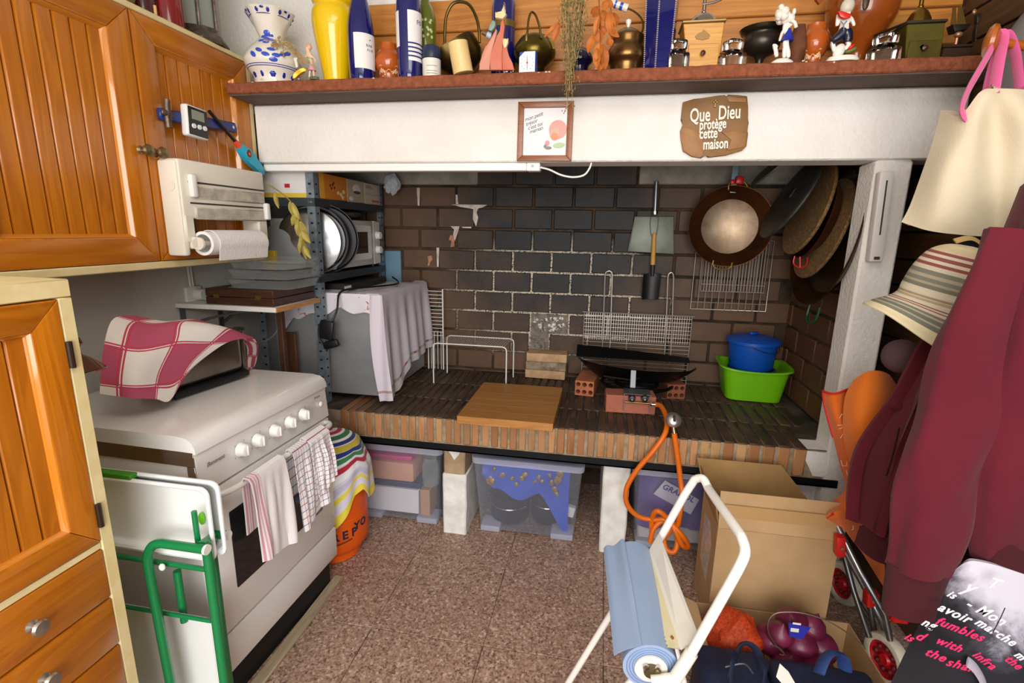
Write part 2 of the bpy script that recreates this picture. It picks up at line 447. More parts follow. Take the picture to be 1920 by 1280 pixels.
# half brick beside the knocked-out one, pale lintel blocks, plaster flakes and the patched hole
g = MB(); g.bx(-.0465, .0465, 0, .05, -CH/2+.005, CH/2-.005, .004)
pinst('brick', mkmesh('brick', g, brick_back), wb, (-.4315, .0, z0+CH*1.5))
conc = M('grey_concrete', '#9d978c', .95, col2='#7e786f', vs=9, bump=.5, bs=60)
g = MB(); g.bx(XL+.02, -.68, -.004, .1, z0+CH*9+.006, 1.80, .006); part('lintel_block', g, conc, wb, 'pale grey concrete')
g = MB(); g.bx(.16, .93, -.004, .1, z0+CH*9+.01, 1.80, .006); part('lintel_block', g, conc, wb, 'pale grey concrete')
flake = M('white_plaster_flake', '#d9cfc4', .95, col2='#b9a99a', vs=30, bump=.6, bs=80)
pink = M('bare_pink_brick', '#c08a6c', .95, col2='#9b6a50', vs=40, bump=.6, bs=90)
def blob(poly, mat, name):
    g = MB(); pts = [P('y', YB, a, b) for a, b in poly]
    g.prism([(p.x, p.z) for p in pts], .004, (0, YB-.0015, 0), X, Z); part(name, g, mat, wb, w=True)
for poly in ([(846, 383), (914, 384), (905, 389), (897, 391), (894, 398), (897, 408), (893, 425), (887, 410), (888, 392), (864, 388)],
             [(845, 424), (862, 424), (860, 432), (856, 444), (853, 452), (850, 440), (852, 430)], [(866, 425), (884, 425), (884, 428), (868, 427)],
             [(782, 352), (788, 352), (787, 386), (784, 385)], [(855, 365), (858, 365), (860, 384), (855, 384)], [(819, 464), (824, 464), (823, 500), (820, 500)]):
    blob(poly[::-1], flake, 'plaster_flake')
for poly in ([(845, 440), (851, 442), (853, 462), (845, 463), (847, 452), (842, 449)], [(802, 480), (810, 479), (812, 487), (807, 491), (806, 498), (802, 498), (804, 490)]):
    blob(poly[::-1], pink, 'bare_brick_patch')
patchm = M('patched_hole_mortar', '#857c70', .95, col2='#5f574d', vs=25, bump=.7, bs=50)
g = MB(); g.bx(-.372, -.168, -.002, .03, z0+CH*2+.004, z0+CH*3-.004); g.bx(-.372, -.273, -.002, .03, z0+CH+.004, z0+CH*2+.004)
g.jitter(.004, 25); part('mortar_patch', g, patchm, wb)
g = MB(); rr = random.Random(3)
for k in range(34):
    g.ball((rr.uniform(-.355, -.185), -.002, rr.uniform(z0+CH*2+.02, z0+CH*3-.02)), (rr.uniform(.006, .02), .006, rr.uniform(.005, .013)), 7, 5)
part('white_rubble', g, M('white_rubble', '#e3ded6', .95, col2='#5c5650', vs=60, lo=.42, hi=.58), wb, 'crumbly white plaster in the knocked-out hole', kind='stuff')
g = MB()
for k in range(16):
    g.ball((rr.uniform(-.36, -.285), -.002, rr.uniform(z0+CH+.025, z0+CH*2-.02)), (rr.uniform(.006, .016), .006, rr.uniform(.006, .012)), 7, 5)
part('dark_rubble', g, M('dark_rubble', '#4a4844', .95, col2='#83807a', vs=70), wb, kind='stuff')
# fireplace side wall and pillar, chimney throat
ws = thing('wall_right', 'brown brick side wall of the fireplace', None, (.94, 2.06, 0), kind='structure')
g = MB(); g.bx(.007, .09, 0, .66, .582, 1.95); part('mortar_bed', g, mortar, ws)
sb = [brick_mesh('brick', BL-JT, CH-JT, .05, brick_side) for _ in range(3)]
for r in range(0, 12):
    zc = z0 + CH*(r+.5); y = (-.04 if r % 2 else .066)
    while y < .66:
        a, b = max(y, .0), min(y+BL, .654); y += BL
        if b-a < .05: continue
        pinst('brick', random.choice(sb), ws, (random.uniform(-.002, .002), (a+b)/2, zc), (0, 0, -PI/2), ((b-a-JT)/(BL-JT), 1, 1))
g = MB(); g.bx(.88, .992, 1.94, 2.06, 0, 1.618, .008); g.jitter(.003, 14)
solo('pillar', None, None, g, stucco, kind='structure')
slab('wall_chimney', XL, 1.05, 2.205, YB+.1, 1.93, 1.99, M('soot_black', '#14120f', .95))
# plank wall to the right of the pillar, behind the coats
wp = thing('wall_coats', 'dark brown plank wall behind the hanging coats', None, (XR, 0, 0), kind='structure')
g = MB(); g.bx(.018, .1, -1.2, YB+.1, 0, 2.5); part('backing', g, M('dark_backing', '#241a12', .9), wp)
g = MB(); g.bx(0, .02, -1.55, 1.55, -.047, .047, .003); pl_me = mkmesh('plank', g, WOOD('dark_plank', '#3a2616', '#5d4026', 'y', 1, .5))
for k in range(25): pinst('plank', pl_me, wp, (random.uniform(0, .002), 1.1, .05+.099*k))
g = MB(); g.bx(.99, XR, 2.5, 2.6, 0, 1.9); solo('wall_alcove', None, None, g, M('alcove_dark', '#3b3129', .95), kind='structure')

# ---------------------------------------------------------------- hearth
hearth_top = .579
he = thing('hearth', 'raised brick hearth with black steel edge bar on plastered white piers', 'hearth', (0, 1.94, 0))
hb = soot_brick('hearth_brick', '#b07b50', '#a06a43', '#211e1c', -.1, .60, 1.5, .4)
def hearth_mat():
    m, nt, b = newmat('hearth_rowlock'); co = coords(nt, world=True); oi = nd(nt, 'ShaderNodeObjectInfo')
    base = ramp(nt, oi.outputs['Random'], [(0, '#a87445'), (.3, '#b8865a'), (.6, '#95613a'), (.85, '#bb9160'), (1, '#8d6a4a')])
    base = mixc(nt, ramp(nt, noisen(nt, co, 55, 4), [(.4, '#000000'), (.75, '#777777')]), base, '#6e4a30')
    sp = nd(nt, 'ShaderNodeSeparateXYZ'); nt.links.new(co, sp.inputs[0])
    n = noisen(nt, co, 7, 4, .65)
    # soot lies on the top faces: a stain by height, broken up by wear
    mr = nd(nt, 'ShaderNodeMapRange'); mr.inputs[1].default_value = .569; mr.inputs[2].default_value = .573; nt.links.new(sp.outputs[2], mr.inputs[0])
    gx = nd(nt, 'ShaderNodeMapRange'); gx.inputs[1].default_value = -1.12; gx.inputs[2].default_value = -.98; nt.links.new(sp.outputs[0], gx.inputs[0])
    k = nd(nt, 'ShaderNodeMath', operation='MULTIPLY'); nt.links.new(mr.outputs[0], k.inputs[0]); nt.links.new(gx.outputs[0], k.inputs[1])
    k2 = nd(nt, 'ShaderNodeMath', operation='MULTIPLY'); nt.links.new(k.outputs[0], k2.inputs[0]); nt.links.new(ramp(nt, n, [(.25, '#dddddd'), (.55, '#f4f4f4'), (.75, '#c0c0c0')]), k2.inputs[1])
    c = mixc(nt, k2.outputs[0], base, '#25211e')
    nt.links.new(c, b.inputs['Base Color']); b.inputs['Roughness'].default_value = .55
    bumpn(nt, b, noisen(nt, co, 60, 4, .7), .4, .003); MATS['hearth_rowlock'] = m; return m
hm = hearth_mat()
def joint_mat():
    m, nt, b = newmat('hearth_joint'); co = coords(nt, world=True); sp = nd(nt, 'ShaderNodeSeparateXYZ'); nt.links.new(co, sp.inputs[0])
    mr = nd(nt, 'ShaderNodeMapRange'); mr.inputs[1].default_value = .5715; mr.inputs[2].default_value = .5722; nt.links.new(sp.outputs[2], mr.inputs[0])
    c = mixc(nt, mr.outputs[0], ramp(nt, noisen(nt, co, 30), [(.4, '#9c8c74'), (.6, '#82725b')]), ramp(nt, noisen(nt, co, 9), [(.4, '#2e2924'), (.65, '#5c4f42')]))
    nt.links.new(c, b.inputs['Base Color']); b.inputs['Roughness'].default_value = .95; return m
jm = joint_mat()
g = MB(); g.bx(XL+.005, .878, .005, YB-1.94-.003, .44, .5725); g.bx(.878, 1.03, .125, YB-1.94-.003, .44, .5725); g.bx(.93, 1.03, 2.065, YB-.003, .46, .5725) if False else None; part('slab', g, jm, he)
rl = []
for k in range(4):
    g = MB(); g.bx(-.0145, .0145, 0, .232, .463, hearth_top, .003); g.jitter(.0014, 40+k*7); rl.append(mkmesh('brick', g, hm))
for row in range(3):
    x = -1.10 if row == 0 else -1.0
    while x < (.80 if row == 0 else .90):
        wdt = 1.0 if x < .45 else (1.25 if x < .6 else 1.45)
        pinst('brick', random.choice(rl), he, (x + random.uniform(-.002, .002), row*.243+random.uniform(-.003, .003), random.uniform(-.002, .001)), (0, 0, random.uniform(-.01, .01)), (wdt*random.uniform(.92, 1.08), 1, 1))
        x += .0405*(1 if wdt == 1 else wdt*.93)
g = MB(); g.bx(.795, .93, .004, .11, .458, .574, .008); g.jitter(.004, 20); part('plaster_patch', g, stucco, he)
g = MB(); g.bx(XL+.01, .93, -.004, .05, .4275, .4335); g.bx(XL+.01, .93, -.004, .002, .4275, .458); g.bx(XL+.01, .93, -.002, .76, .430, .4375)
part('edge_bar', g, M('black_steel', '#17191c', .45, .6, bump=.2, bs=80), he)
whitew = M('whitewash', '#e9e8e4', .9, col2='#d2d0ca', vs=14, bump=.6, bs=45, bd=.004)
def pier(x0, x1, y0, y1, z1, mat, bare=False):
    g = MB(); n = 9
    g.bx(x0, x1, y0, y1, 0, z1, .006)
    bmesh.ops.subdivide_edges(g.bm, edges=g.bm.edges[:], cuts=5, use_grid_fill=True); g.jitter(.0045, 12)
    o = part('pier', g, mat, he, w=True); return o
pier(-.654, -.545, 1.972, 2.62, .3, whitew)
g = MB(); g.bx(-.648, -.55, 1.976, 2.62, .295, .428, .005); bmesh.ops.subdivide_edges(g.bm, edges=g.bm.edges[:], cuts=3, use_grid_fill=True); g.jitter(.004, 14)
part('pier_head', g, M('bare_pier_brick', '#ad9577', .95, col2='#927a60', vs=12, bump=.5, bs=60), he, 'bare tan brick with a white plaster flake', w=True)
g = MB(); g.prism([(-.632, .425), (-.568, .425), (-.575, .40), (-.597, .372), (-.612, .398)][::-1], .004, (0, 1.972, 0), X, Z); part('plaster_flake', g, whitew, he, w=True)
pier(.053, .165, 1.975, 2.62, .428, whitew)
pier(.70, .885, 1.99, 2.62, .428, whitew)
# ---------------------------------------------------------------- mantel shelf
conc_red = M('red_brown_render', '#965538', .92, col2='#7c432a', vs=45, bump=1.0, bs=75, bd=.007)
ms = thing('mantel_shelf', 'long red brown roughcast mantel shelf above the fireplace beam', 'shelf', (0, 1.79, 1.84))
g = MB(); g.bx(-1.412, XR-.003, 1.792, 2.079, 1.846, 1.884, .004)
bmesh.ops.subdivide_edges(g.bm, edges=[e for e in g.bm.edges if e.calc_length() > .2], cuts=70, use_grid_fill=True); g.jitter(.0022, 30)
part('slab', g, conc_red, ms, w=True)
g = MB(); g.bx(-1.41, XR-.003, 1.80, 2.079, 1.8405, 1.847); part('soffit_board', g, WOOD('shaded_soffit', '#4a3830', '#6a564c', 'x', 1.5, .8, bump=.4), ms, 'wood grained underside with its shade painted in', w=True)  # shade under the shelf is painted into the dark wood tone
# pine plank panel behind the shelf
pw = thing('pine_panel', 'orange pine plank panel on the wall behind the mantel ornaments', 'panel', (0, 2.079, 1.885))
pine = WOOD('pine_panel', '#ad6826', '#d69240', 'x', .9, .4, .2)
for k in range(3):
    g = MB(); g.bx(-.97, XR-.005, 2.062, 2.0795, 1.886+.113*k, 1.886+.113*k+.110, .004); part('plank', g, pine, pw, w=True)

g = MB(); rr = random.Random(2)
for px in (473, 490, 520, 545, 560, 700, 718, 722, 950, 958, 962, 1010, 1024, 1030, 1118, 1506, 1512, 1564):
    q = P('y', 1.790, px, 150-.034*(px-450)+rr.uniform(-1, 5)); g.ball(q, (rr.uniform(.002, .005), .002, rr.uniform(.0015, .003)), 6, 4)
part('plaster_crumbs', g, flake, ms, 'white plaster crumbs', w=True, kind='stuff')
# ---------------------------------------------------------------- pine cabinets on the left
XC = -.96
oak = WOOD('orange_pine', '#a65a08', '#c97a14', 'z', 1.0, .28, .35)
oakh = WOOD('orange_pine_rail', '#a05608', '#c27414', 'y', 1.0, .28, .35)
cream = M('cream_edge', '#e6d6a4', .5, col2='#dcc890', vs=20)
brass_old = M('aged_brass_knob', '#8a7a58', .35, .9)
def panel_door(parent, y0, y1, z0, z1, knob=None, hinges=()):
    """boarded door in plane x = XC facing +x: stiles, rails, moulding and tongue-and-groove planks"""
    g = MB(); f = .052; t0, t1 = XC-.022, XC
    # mitred frame
    def piece(pl, mi):
        g.prism(pl, .022, (XC-.022, 0, 0), Y, Z, mi, .003)
    piece([(y0, z0), (y0+f, z0+f), (y0+f, z1-f), (y0, z1)][::-1][::-1], 0)
    piece([(y1, z0), (y1, z1), (y1-f, z1-f), (y1-f, z0+f)], 0)
    piece([(y0, z0), (y1, z0), (y1-f, z0+f), (y0+f, z0+f)], 1)
    piece([(y0, z1), (y0+f, z1-f), (y1-f, z1-f), (y1, z1)], 1)
    d = part('door', g, [oak, oakh], parent, w=True)
    g = MB(); m = .007   # bevelled inner moulding
    a = [(y0+f, z0+f), (y1-f, z0+f), (y1-f, z1-f), (y0+f, z1-f)]; b = [(y0+f+m, z0+f+m), (y1-f-m, z0+f+m), (y1-f-m, z1-f-m), (y0+f+m, z1-f-m)]
    for k in range(4):
        k2 = (k+1) % 4
        q = [Vector((XC-.002, *a[k])), Vector((XC-.002, *a[k2])), Vector((XC-.011, *b[k2])), Vector((XC-.011, *b[k]))]
        q2 = [v-Vector((.006, 0, 0)) for v in q]
        vs = [g.bm.verts.new(v) for v in q+q2]
        for idx in ((0, 1, 2, 3), (7, 6, 5, 4), (0, 4, 5, 1), (2, 6, 7, 3), (1, 5, 6, 2), (0, 3, 7, 4)): g.bm.faces.new([vs[i] for i in idx])
    part('moulding', g, M('polished_pine_edge', '#c97c22', .12, coat=.5), d, w=True)
    n = max(2, round((y1-y0-2*f-.02)/.030)); w = (y1-y0-2*f)/n
    for k in range(n):
        g = MB(); ya = y0+f+w*k
        g.bx(XC-.022, XC-.0115, ya+.0006, ya+w-.0006, z0+f-.004, z1-f+.004, .0028); part('plank', g, oak, d, w=True)
    for z in hinges:
        g = MB(); g.cyl((XC+.002, y1+.004, z-.025), (XC+.002, y1+.004, z+.025), .005, n=8); part('hinge', g, M('dark_hinge', '#3a2a20', .5, .6), d, w=True)
    if knob: part('knob', knobmesh((XC, knob[0], knob[1]), brass_old), brass_old, d, w=True)
    return d
def knobmesh(c, m=None, r=.0125):
    g = MB(); g.lathe([(r*.75, 0), (r*.42, .004), (r*.38, .011), (r*.8, .014), (r, .019), (r*.85, .024), (0, .0265)], 14, c, Rm('Y', PI/2)); return g
uc = thing('wall_cabinet', 'orange pine wall cabinet with two boarded doors and cream edges', 'cabinet', (-1.25, .8, 1.27))
g = MB()
XB_ = -1.108
g.bx(XB_, XC-.023, .545, 1.318, 1.278, 1.296, .002); g.bx(XB_, XC-.023, .545, 1.318, 1.782, 1.800, .002)
g.bx(XB_, XC-.023, 1.300, 1.318, 1.278, 1.80, .002); g.bx(XB_, XC-.023, .545, .560, 1.278, 1.80); g.bx(XB_, XB_+.008, .545, 1.318, 1.278, 1.80)
part('carcass', g, cream, uc, w=True)
g = MB(); g.bx(XC-.022, XC-.001, .545, 1.320, 1.272, 1.288, .002); g.bx(XC-.022, XC-.001, .545, 1.320, 1.790, 1.803, .002); g.bx(XC-.0225, XC-.0015, 1.3045, 1.3205, 1.2885, 1.7895, .002)
part('edging', g, cream, uc, w=True)
panel_door(uc, .965, 1.303, 1.289, 1.789, (.982, 1.518))
panel_door(uc, .612, .961, 1.289, 1.789, (.947, 1.518))
g = MB(); g.bx(XC-.022, XC-.001, .546, .609, 1.289, 1.789, .003); part('filler_panel', g, oak, uc, w=True)
tc = thing('tall_cabinet', 'tall orange pine cabinet with a boarded door over drawers', 'cabinet', (-1.25, .59, 0))
g = MB()
g.bx(XL+.003, XC-.022, .43, .448, .0, 1.268); g.bx(XL+.003, XC-.0015, .7355, .7605, .0, 1.2345, .002)
g.bx(XL+.003, XC-.001, .43, .76, 1.235, 1.268, .002); g.bx(XL+.003, XC-.023, .43, .76, .735, .748); g.bx(XL+.003, XC-.023, .43, .76, .05, .07); g.bx(XL+.003, XL+.012, .43, .76, .05, 1.25)
g.bx(XC-.022, XC-.001, .43, .45, 0, 1.268, .002); g.bx(XC-.022, XC-.004, .45, .735, .728, .742, .001); g.bx(XC-.06, XC-.05, .43, .76, 0, .06)
part('carcass', g, cream, tc, w=True)
panel_door(tc, .452, .734, .745, 1.233, None, (.80, 1.13))
for k in range(6):
    z1 = .726-.1135*k; z0_ = z1-.109
    if z0_ < .04: break
    g = MB(); g.bx(XC-.022, XC, .452, .734, z0_, z1, .004, seg=2); g.bx(XC-.4, XC-.022, .47, .715, z0_+.01, z1-.02)
    dr = part('drawer', g, oakh, tc, w=True)
    part('knob', knobmesh((XC, .594, (z0_+z1)/2-.003), r=.015), M('satin_nickel', '#a9a296', .32, .9), dr, w=True)

# on the right-hand door: magnetic strip and what hangs on it
e = thing('magnetic_strip', 'blue magnetic knife strip screwed to the cabinet door', 'rack', P('x', XC, 365, 232))
def onx(x, pts): return [P('x', x, a, b) for a, b in pts]
p = onx(XC+.001, [(293, 213), (437, 240)]); d = (p[1]-p[0]).normalized(); up = X.cross(d)
g = MB(); L_ = (p[1]-p[0]).length
rotm = Matrix((X, d, up)).transposed()
g.box((p[0]+p[1])/2+X*.005, (.012, L_, .024), .003, rotm); part('bar', g, M('navy_plastic', '#1f3378', .3), e, w=True)
g = MB()
for t in (.06, .33, .94): g.cyl(p[0]+d*L_*t+X*.010, p[0]+d*L_*t+X*.0125, .004, n=10)
part('screw', g, M('chrome', '#c9c9c6', .18, 1), e, w=True)
g = MB(); q = onx(XC+.016, [(313, 186), (314, 212), (317, 239)])
g.tube(q, [.006, .007, .006], 8, flat=.5, sm=3); g.box(q[1]+Vector((.0, .0, .0)), (.006, .03, .012), .002)
solo('bottle_opener', 'small worn metal bottle opener on the magnetic strip', 'opener', g, M('worn_steel', '#7d6a5c', .4, .8, col2='#54463c', vs=60))
tm = thing('kitchen_timer', 'white square digital timer with black face and three round buttons', 'timer', P('x', XC+.012, 370, 230))
q = [P('x', XC+.026, a, b) for a, b in ((348, 200), (390, 208), (391, 259), (352, 252))]
cen = sum(q, Vector())/4; w_, h_ = (q[1]-q[0]).length, (q[3]-q[0]).length
tr = Rm('X', -math.radians(3))
g = MB(); g.box(cen-X*.008, (.018, .063, .068), .005, tr, seg=3); part('case', g, M('white_plastic', '#e9e8e4', .3), tm, w=True)
g = MB(); g.box(cen+X*.0013, (.002, .055, .060), .0008, tr); part('face', g, M('gloss_black', '#0f0f12', .15), tm, w=True)
g = MB(); g.box(cen+X*.0025+Z*.014, (.0012, .036, .020), 0, tr); part('display', g, M('lcd_grey', '#8b9284', .3), tm, w=True)
for k in (-1, 0, 1):
    g = MB(); c = cen+X*.002+Y*(.016*k)-Z*(.010-.0*k); g.cyl(c, c+X*.0035, .0055, .005, 14); part('button', g, M('white_plastic', '', .3), tm, w=True)
# gas lighter
gl = thing('gas_lighter', 'long gas lighter with turquoise handle and red trigger hanging on the door', 'lighter', P('x', XC+.012, 460, 290))
a, b_, c_, d_ = onx(XC+.016, [(392, 208), (440, 264), (448, 274), (492, 325)])
g = MB(); g.cyl(a, b_, .0042, n=10); part('barrel', g, M('dark_metal', '#3a3734', .4, .8), gl, w=True)
g = MB(); g.cyl(b_, c_, .006, .008, 12); part('collar', g, M('red_orange_plastic', '#e2502a', .35), gl, w=True)
ax = (d_-c_).normalized(); sd = X.cross(ax).normalized(); Lh = (d_-c_).length
g = MB()
hp = [(0, .008), (.10, .013), (.28, .017), (.45, .017), (.62, .014), (.82, .012), (1, .011)]
outl = [(t*Lh, r) for t, r in hp] + [(t*Lh, -r*.9) for t, r in hp[::-1]]
g.prism(outl, .016, c_-X*.008, ax, sd, 0, .003); part('handle', g, M('turquoise_plastic', '#2fa8c6', .3), gl, w=True)
g = MB(); cc = c_+ax*Lh*.28+sd*.002; g.lathe([(.0135, 0), (.0135, .002), (.0098, .0025), (.0098, 0)], 20, cc+X*.0075, Rm('Y', PI/2)); part('trigger_ring', g, MATS['turquoise_plastic'], gl, w=True)
g = MB(); g.cyl(cc+X*.0078, cc+X*.0088, .0098, n=18); part('finger_hole', g, M('shadow_brown', '#7a3b1d', .8), gl, w=True)
g = MB(); g.box(cc+X*.0095+ax*.002, (.004, .009, .008), .002, Matrix((X, ax, sd)).transposed()); part('trigger', g, MATS['red_orange_plastic'], gl, w=True)

# kitchen-roll and foil dispenser
rd = thing('roll_dispenser', 'cream wall dispenser for foil and kitchen roll on the cabinet door', 'dispenser', (XC, 1.14, 1.3))
off = M('cream_plastic', '#e6dfcf', .42); offd = M('dirty_plastic', '#cfc8b6', .5, col2='#a8a296', vs=35)
XD = XC+.052
c0, c1, c2, c3 = onx(XD, [(340, 303), (492, 318), (505, 445), (352, 462)])
ya, yb = (c0.y+c3.y)/2-.004, (c1.y+c2.y)/2; zt, zb = (c0.z+c1.z)/2, (c2.z+c3.z)/2
ya0 = P('x', XC, 290, 310).y
g = MB(); zw = P('x', XD, 430, 412).z   # top of the window
z3 = P('x', XD, 430, 442).z-.014
g.bx(XC+.001, XD, ya, yb, zw, zt, .006, seg=2); g.bx(XC+.001, XD, ya, ya+.028, z3, zw+.01, .004); g.bx(XC+.001, XD, yb-.036, yb, z3, zw+.01, .004)
part('body', g, off, rd, w=True)
g = MB(); g.bx(XC+.001, XD-.004, ya-.004, ya+.012, zb-.03, zt-.003, .006, seg=2); part('end_cheek', g, off, rd, w=True)
g = MB(); g.bx(XC+.001, XD-.012, yb-.012, yb+.004, zb-.005, zt-.003, .006); part('end_cheek', g, off, rd, w=True)
for (za, zb2) in (((335, 345), None), ((385, 392), None)): pass
zs1 = P('x', XD, 420, 348).z; zs2 = P('x', XD, 420, 384).z
for i, zz in enumerate((zs1, zs2)):
    g = MB(); g.bx(XD-.004, XD+.004, ya+.03, yb-.008, zz-.036, zz-.008, .003); part('film_flap', g, offd, rd, 'greyish scuffed flap', w=True)
    g = MB(); g.bx(XD-.002, XD+.0012, ya+.02, yb-.004, zz-.0025, zz+.001); part('cutting_slot', g, M('slot_dark', '#3b372f', .7), rd, w=True)
g = MB(); g.bx(XD, XD+.014, ya+.018, ya+.034, zs1-.034, zs1+.016, .005, seg=2); part('slider', g, M('white_plastic', '', .3), rd, w=True)
g = MB(); g.bx(XD, XD+.014, yb-.016, yb, zs2-.032, zs2+.012, .005, seg=2); part('slider', g, M('white_plastic', '', .3), rd, w=True)
g = MB(); cy_ = P('x', XC+.03, 322, 347); g.cyl((XC+.03, ya-.0055, cy_.z), (XC+.03, ya-.003, cy_.z), .012, n=20); part('round_boss', g, off, rd, w=True)
# paper roll
ra = P('x', XD+.018, 384, 458); rb = P('x', XD+.018, 487, 452); zr = (ra.z+rb.z)/2; xr = XD+.014
g = MB(); r_ = .027
prof = [(r_, 0), (r_, rb.y-ra.y), (.0205, rb.y-ra.y), (.0205, 0)]
ring = []
g.lathe(prof+[prof[0]], 28, caps=False, c=(xr, ra.y, zr), mat=Rm('X', -PI/2))
part('roll_tube', g, M('white_card', '#f1efec', .8), rd, w=True)
def shf(u, v):
    y = ra.y+.018+(rb.y-ra.y-.018)*u
    if v < .55:
        a = -.6+v/.55*(PI*.78); return (xr+math.cos(-a+1.4)*(r_+.0015), y, zr+math.sin(-a+1.4)*(r_+.0015))
    a = -.6+PI*.78; x0, zz = xr+math.cos(-a+1.4)*(r_+.0015), zr+math.sin(-a+1.4)*(r_+.0015)
    t = (v-.55)/.45; return (x0-.004*t, y, zz-.026*t)
g = MB(); g.sheet(shf, 6, 24, .0015); part('kitchen_paper', g, M('quilted_paper', '#efeae8', .95, bump=.6, bs=160), rd, w=True)
for yy in (ra.y-.012, rb.y+.010):
    g = MB(); g.bx(XD-.04, xr+.002, yy-.003, yy+.003, zr-.012, zr+.014, .003); g.cyl((xr, yy-.003, zr), (xr, yy+.003, zr), .014, n=16); part('roll_arm', g, off, rd, w=True)
g = MB(); g.cyl((xr, ra.y-.012, zr), (xr, rb.y+.01, zr), .006, n=10); part('roll_rod', g, off, rd, w=True)

# dried bay sprig
sp = thing('dried_sprig', 'drooping twig of yellowed bay leaves tucked behind the dispenser', 'sprig', P('y', 1.34, 500, 345))
tp = [P('y', 1.345, *q) for q in ((497, 342), (525, 360), (545, 378), (558, 400), (566, 430), (570, 462))]
g = MB(); g.tube(tp, [.0022, .002, .0018, .0016, .0014, .001], 6, sm=4); part('stem', g, M('twig', '#8d7a45', .8), sp, w=True)
leafm = M('bay_leaf', '#b9a956', .6, col2='#97883c', vs=30)
def leaf(g, base, d, n, L, w, curl=.25, mi=0):
    d = Vector(d).normalized(); n = Vector(n); s_ = d.cross(n).normalized(); n = s_.cross(d)
    g.sheet(lambda u, v: Vector(base)+d*(L*v)+s_*((u-.5)*w*math.sin(PI*min(1, v*.96+.03))**.8)+n*(-curl*L*v*v+abs(u-.5)*w*.4), 4, 6, .0007, mi)
for i, (bx_, by_, dx, dz, L_) in enumerate(((517, 360, -.05, -1, .056), (545, 378, -.15, -1, .05), (549, 380, .3, -1, .06), (556, 395, .2, -1, .055), (560, 410, -.25, -1, .06), (563, 415, .4, -1, .055), (566, 430, .1, -1, .055), (568, 440, -.3, -1, .05), (567, 432, .5, -.8, .05), (570, 455, .1, -1, .055), (566, 450, -.5, -1, .055), (571, 460, .4, -1, .05), (556, 400, -.5, -.8, .05), (570, 462, -.1, -1, .05), (562, 420, 0, -1, .06))):
    b0 = P('y', 1.34-.004*(i % 3), bx_, by_); g = MB(); leaf(g, b0, (dx, random.uniform(-.3, .2), dz), (random.uniform(-.6, .6), -1, .1), L_*.8, .017); part('leaf', g, leafm, sp, w=True)

# ---------------------------------------------------------------- cooker
ck = thing('gas_cooker', 'white free standing gas cooker with closed lid and five round knobs', 'cooker', (-.965, 1.287, 0), (0, 0, PI/2-math.radians(2)))
enamel = M('white_enamel', '#eceae6', .22, coat=.3); chrome = M('chrome', '', .18, 1)
wsd = .287
g = MB(); g.bx(-wsd, wsd, .02, .583, .10, .806, .004); g.bx(-wsd, wsd, .012, .03, .69, .80); part('body', g, enamel, ck)
g = MB()  # lid with rolled front edge
lid = [(.585, .812), (.585, .848), (.05, .852), (.022, .848), (.006, .838), (-.002, .822), (-.003, .808), (.03, .808)]
g.prism(lid, 2*wsd+.006, (-wsd-.003, 0, 0), Y, Z, 0, .002); part('lid', g, enamel, ck)
for sx in (-1, 1):
    g = MB(); x0_ = sx*(wsd+.0015); g.bx(min(x0_, x0_+sx*.002), max(x0_, x0_+sx*.002), .004, .58, .772, .812, .0006)
    g.bx(min(x0_, x0_+sx*.002), max(x0_, x0_+sx*.002), .004, .0275, .64, .7715, .0006)
    part('side_trim', g, M('mirror_trim', '#b79f8d', .12, 1), ck)
g = MB(); g.prism([(.02, .70), (.02, .812), (.004, .812), (-.006, .70)][::-1], 2*wsd, (-wsd, 0, 0), Y, Z, 0, .003); part('control_panel', g, enamel, ck)
for k, x_ in enumerate((-.143, -.078, -.004, .068, .139)):
    g = MB(); g.lathe([(.021, 0), (.021, .004), (.018, .009), (.0165, .022), (.0135, .024), (0, .024)], 24, (x_, -.003, .757), Rm('X', PI/2))
    kn = part('knob', g, M('knob_white', '#f1efea', .25), ck)
    g = MB(); g.box((x_, -.027, .757), (.0045, .006, .028), .001, None); part('grip', g, M('knob_white', '', .25), kn)
g = MB(); g.lathe([(.009, 0), (.009, .003), (.006, .005), (0, .005)], 16, (.246, -.0025, .757), Rm('X', PI/2)); part('ignition_button', g, M('knob_white', '', .25), ck)
ink = M('grey_ink', '#6d6d70', .6)
part('lettering', lettering('Benavent', .016, Vector((-.262, -.0045, .762)), X, Z, .0003, .3), ink, ck)
part('lettering', lettering('Benavent', .009, Vector((.212, -.0015, .786)), X, Z, .0003, .2), ink, ck)
g = MB()
for k, x_ in enumerate((-.143, -.078, -.004, .068, .139)):
    for a in (-2.2, -.8, .6, 1.6): g.box((x_+.027*math.sin(a), -.0042, .757+.027*math.cos(a)), (.0022, .0008, .0022))
part('dial_mark', g, ink, ck)
g = MB(); g.bx(-wsd, wsd, -.004, .02, .256, .692, .005, seg=2); od = part('oven_door', g, enamel, ck)
g = MB(); g.bx(-.21, .21, -.0065, -.003, .365, .602, .0025); part('oven_window', g, M('smoked_glass', '#17171b', .08, coat=.4), od)
g = MB(); g.tube([(-.262, -.004, .682), (-.25, -.03, .684), (-.2, -.045, .686), (0, -.05, .687), (.2, -.045, .686), (.25, -.03, .684), (.262, -.004, .682)], .0085, 10, sm=4); part('door_handle', g, enamel, od)
g = MB(); g.bx(-wsd, wsd, -.004, .02, .128, .247, .005, seg=2); part('lower_drawer', g, enamel, ck)
g = MB(); g.bx(-wsd+.01, wsd-.01, .03, .56, .0, .128); part('plinth', g, M('black_plinth', '#121214', .6), ck)
g = MB(); g.bx(-wsd+.001, wsd-.001, .010, .02, .247, .256); part('drawer_gap', g, MATS['black_plinth'], ck)
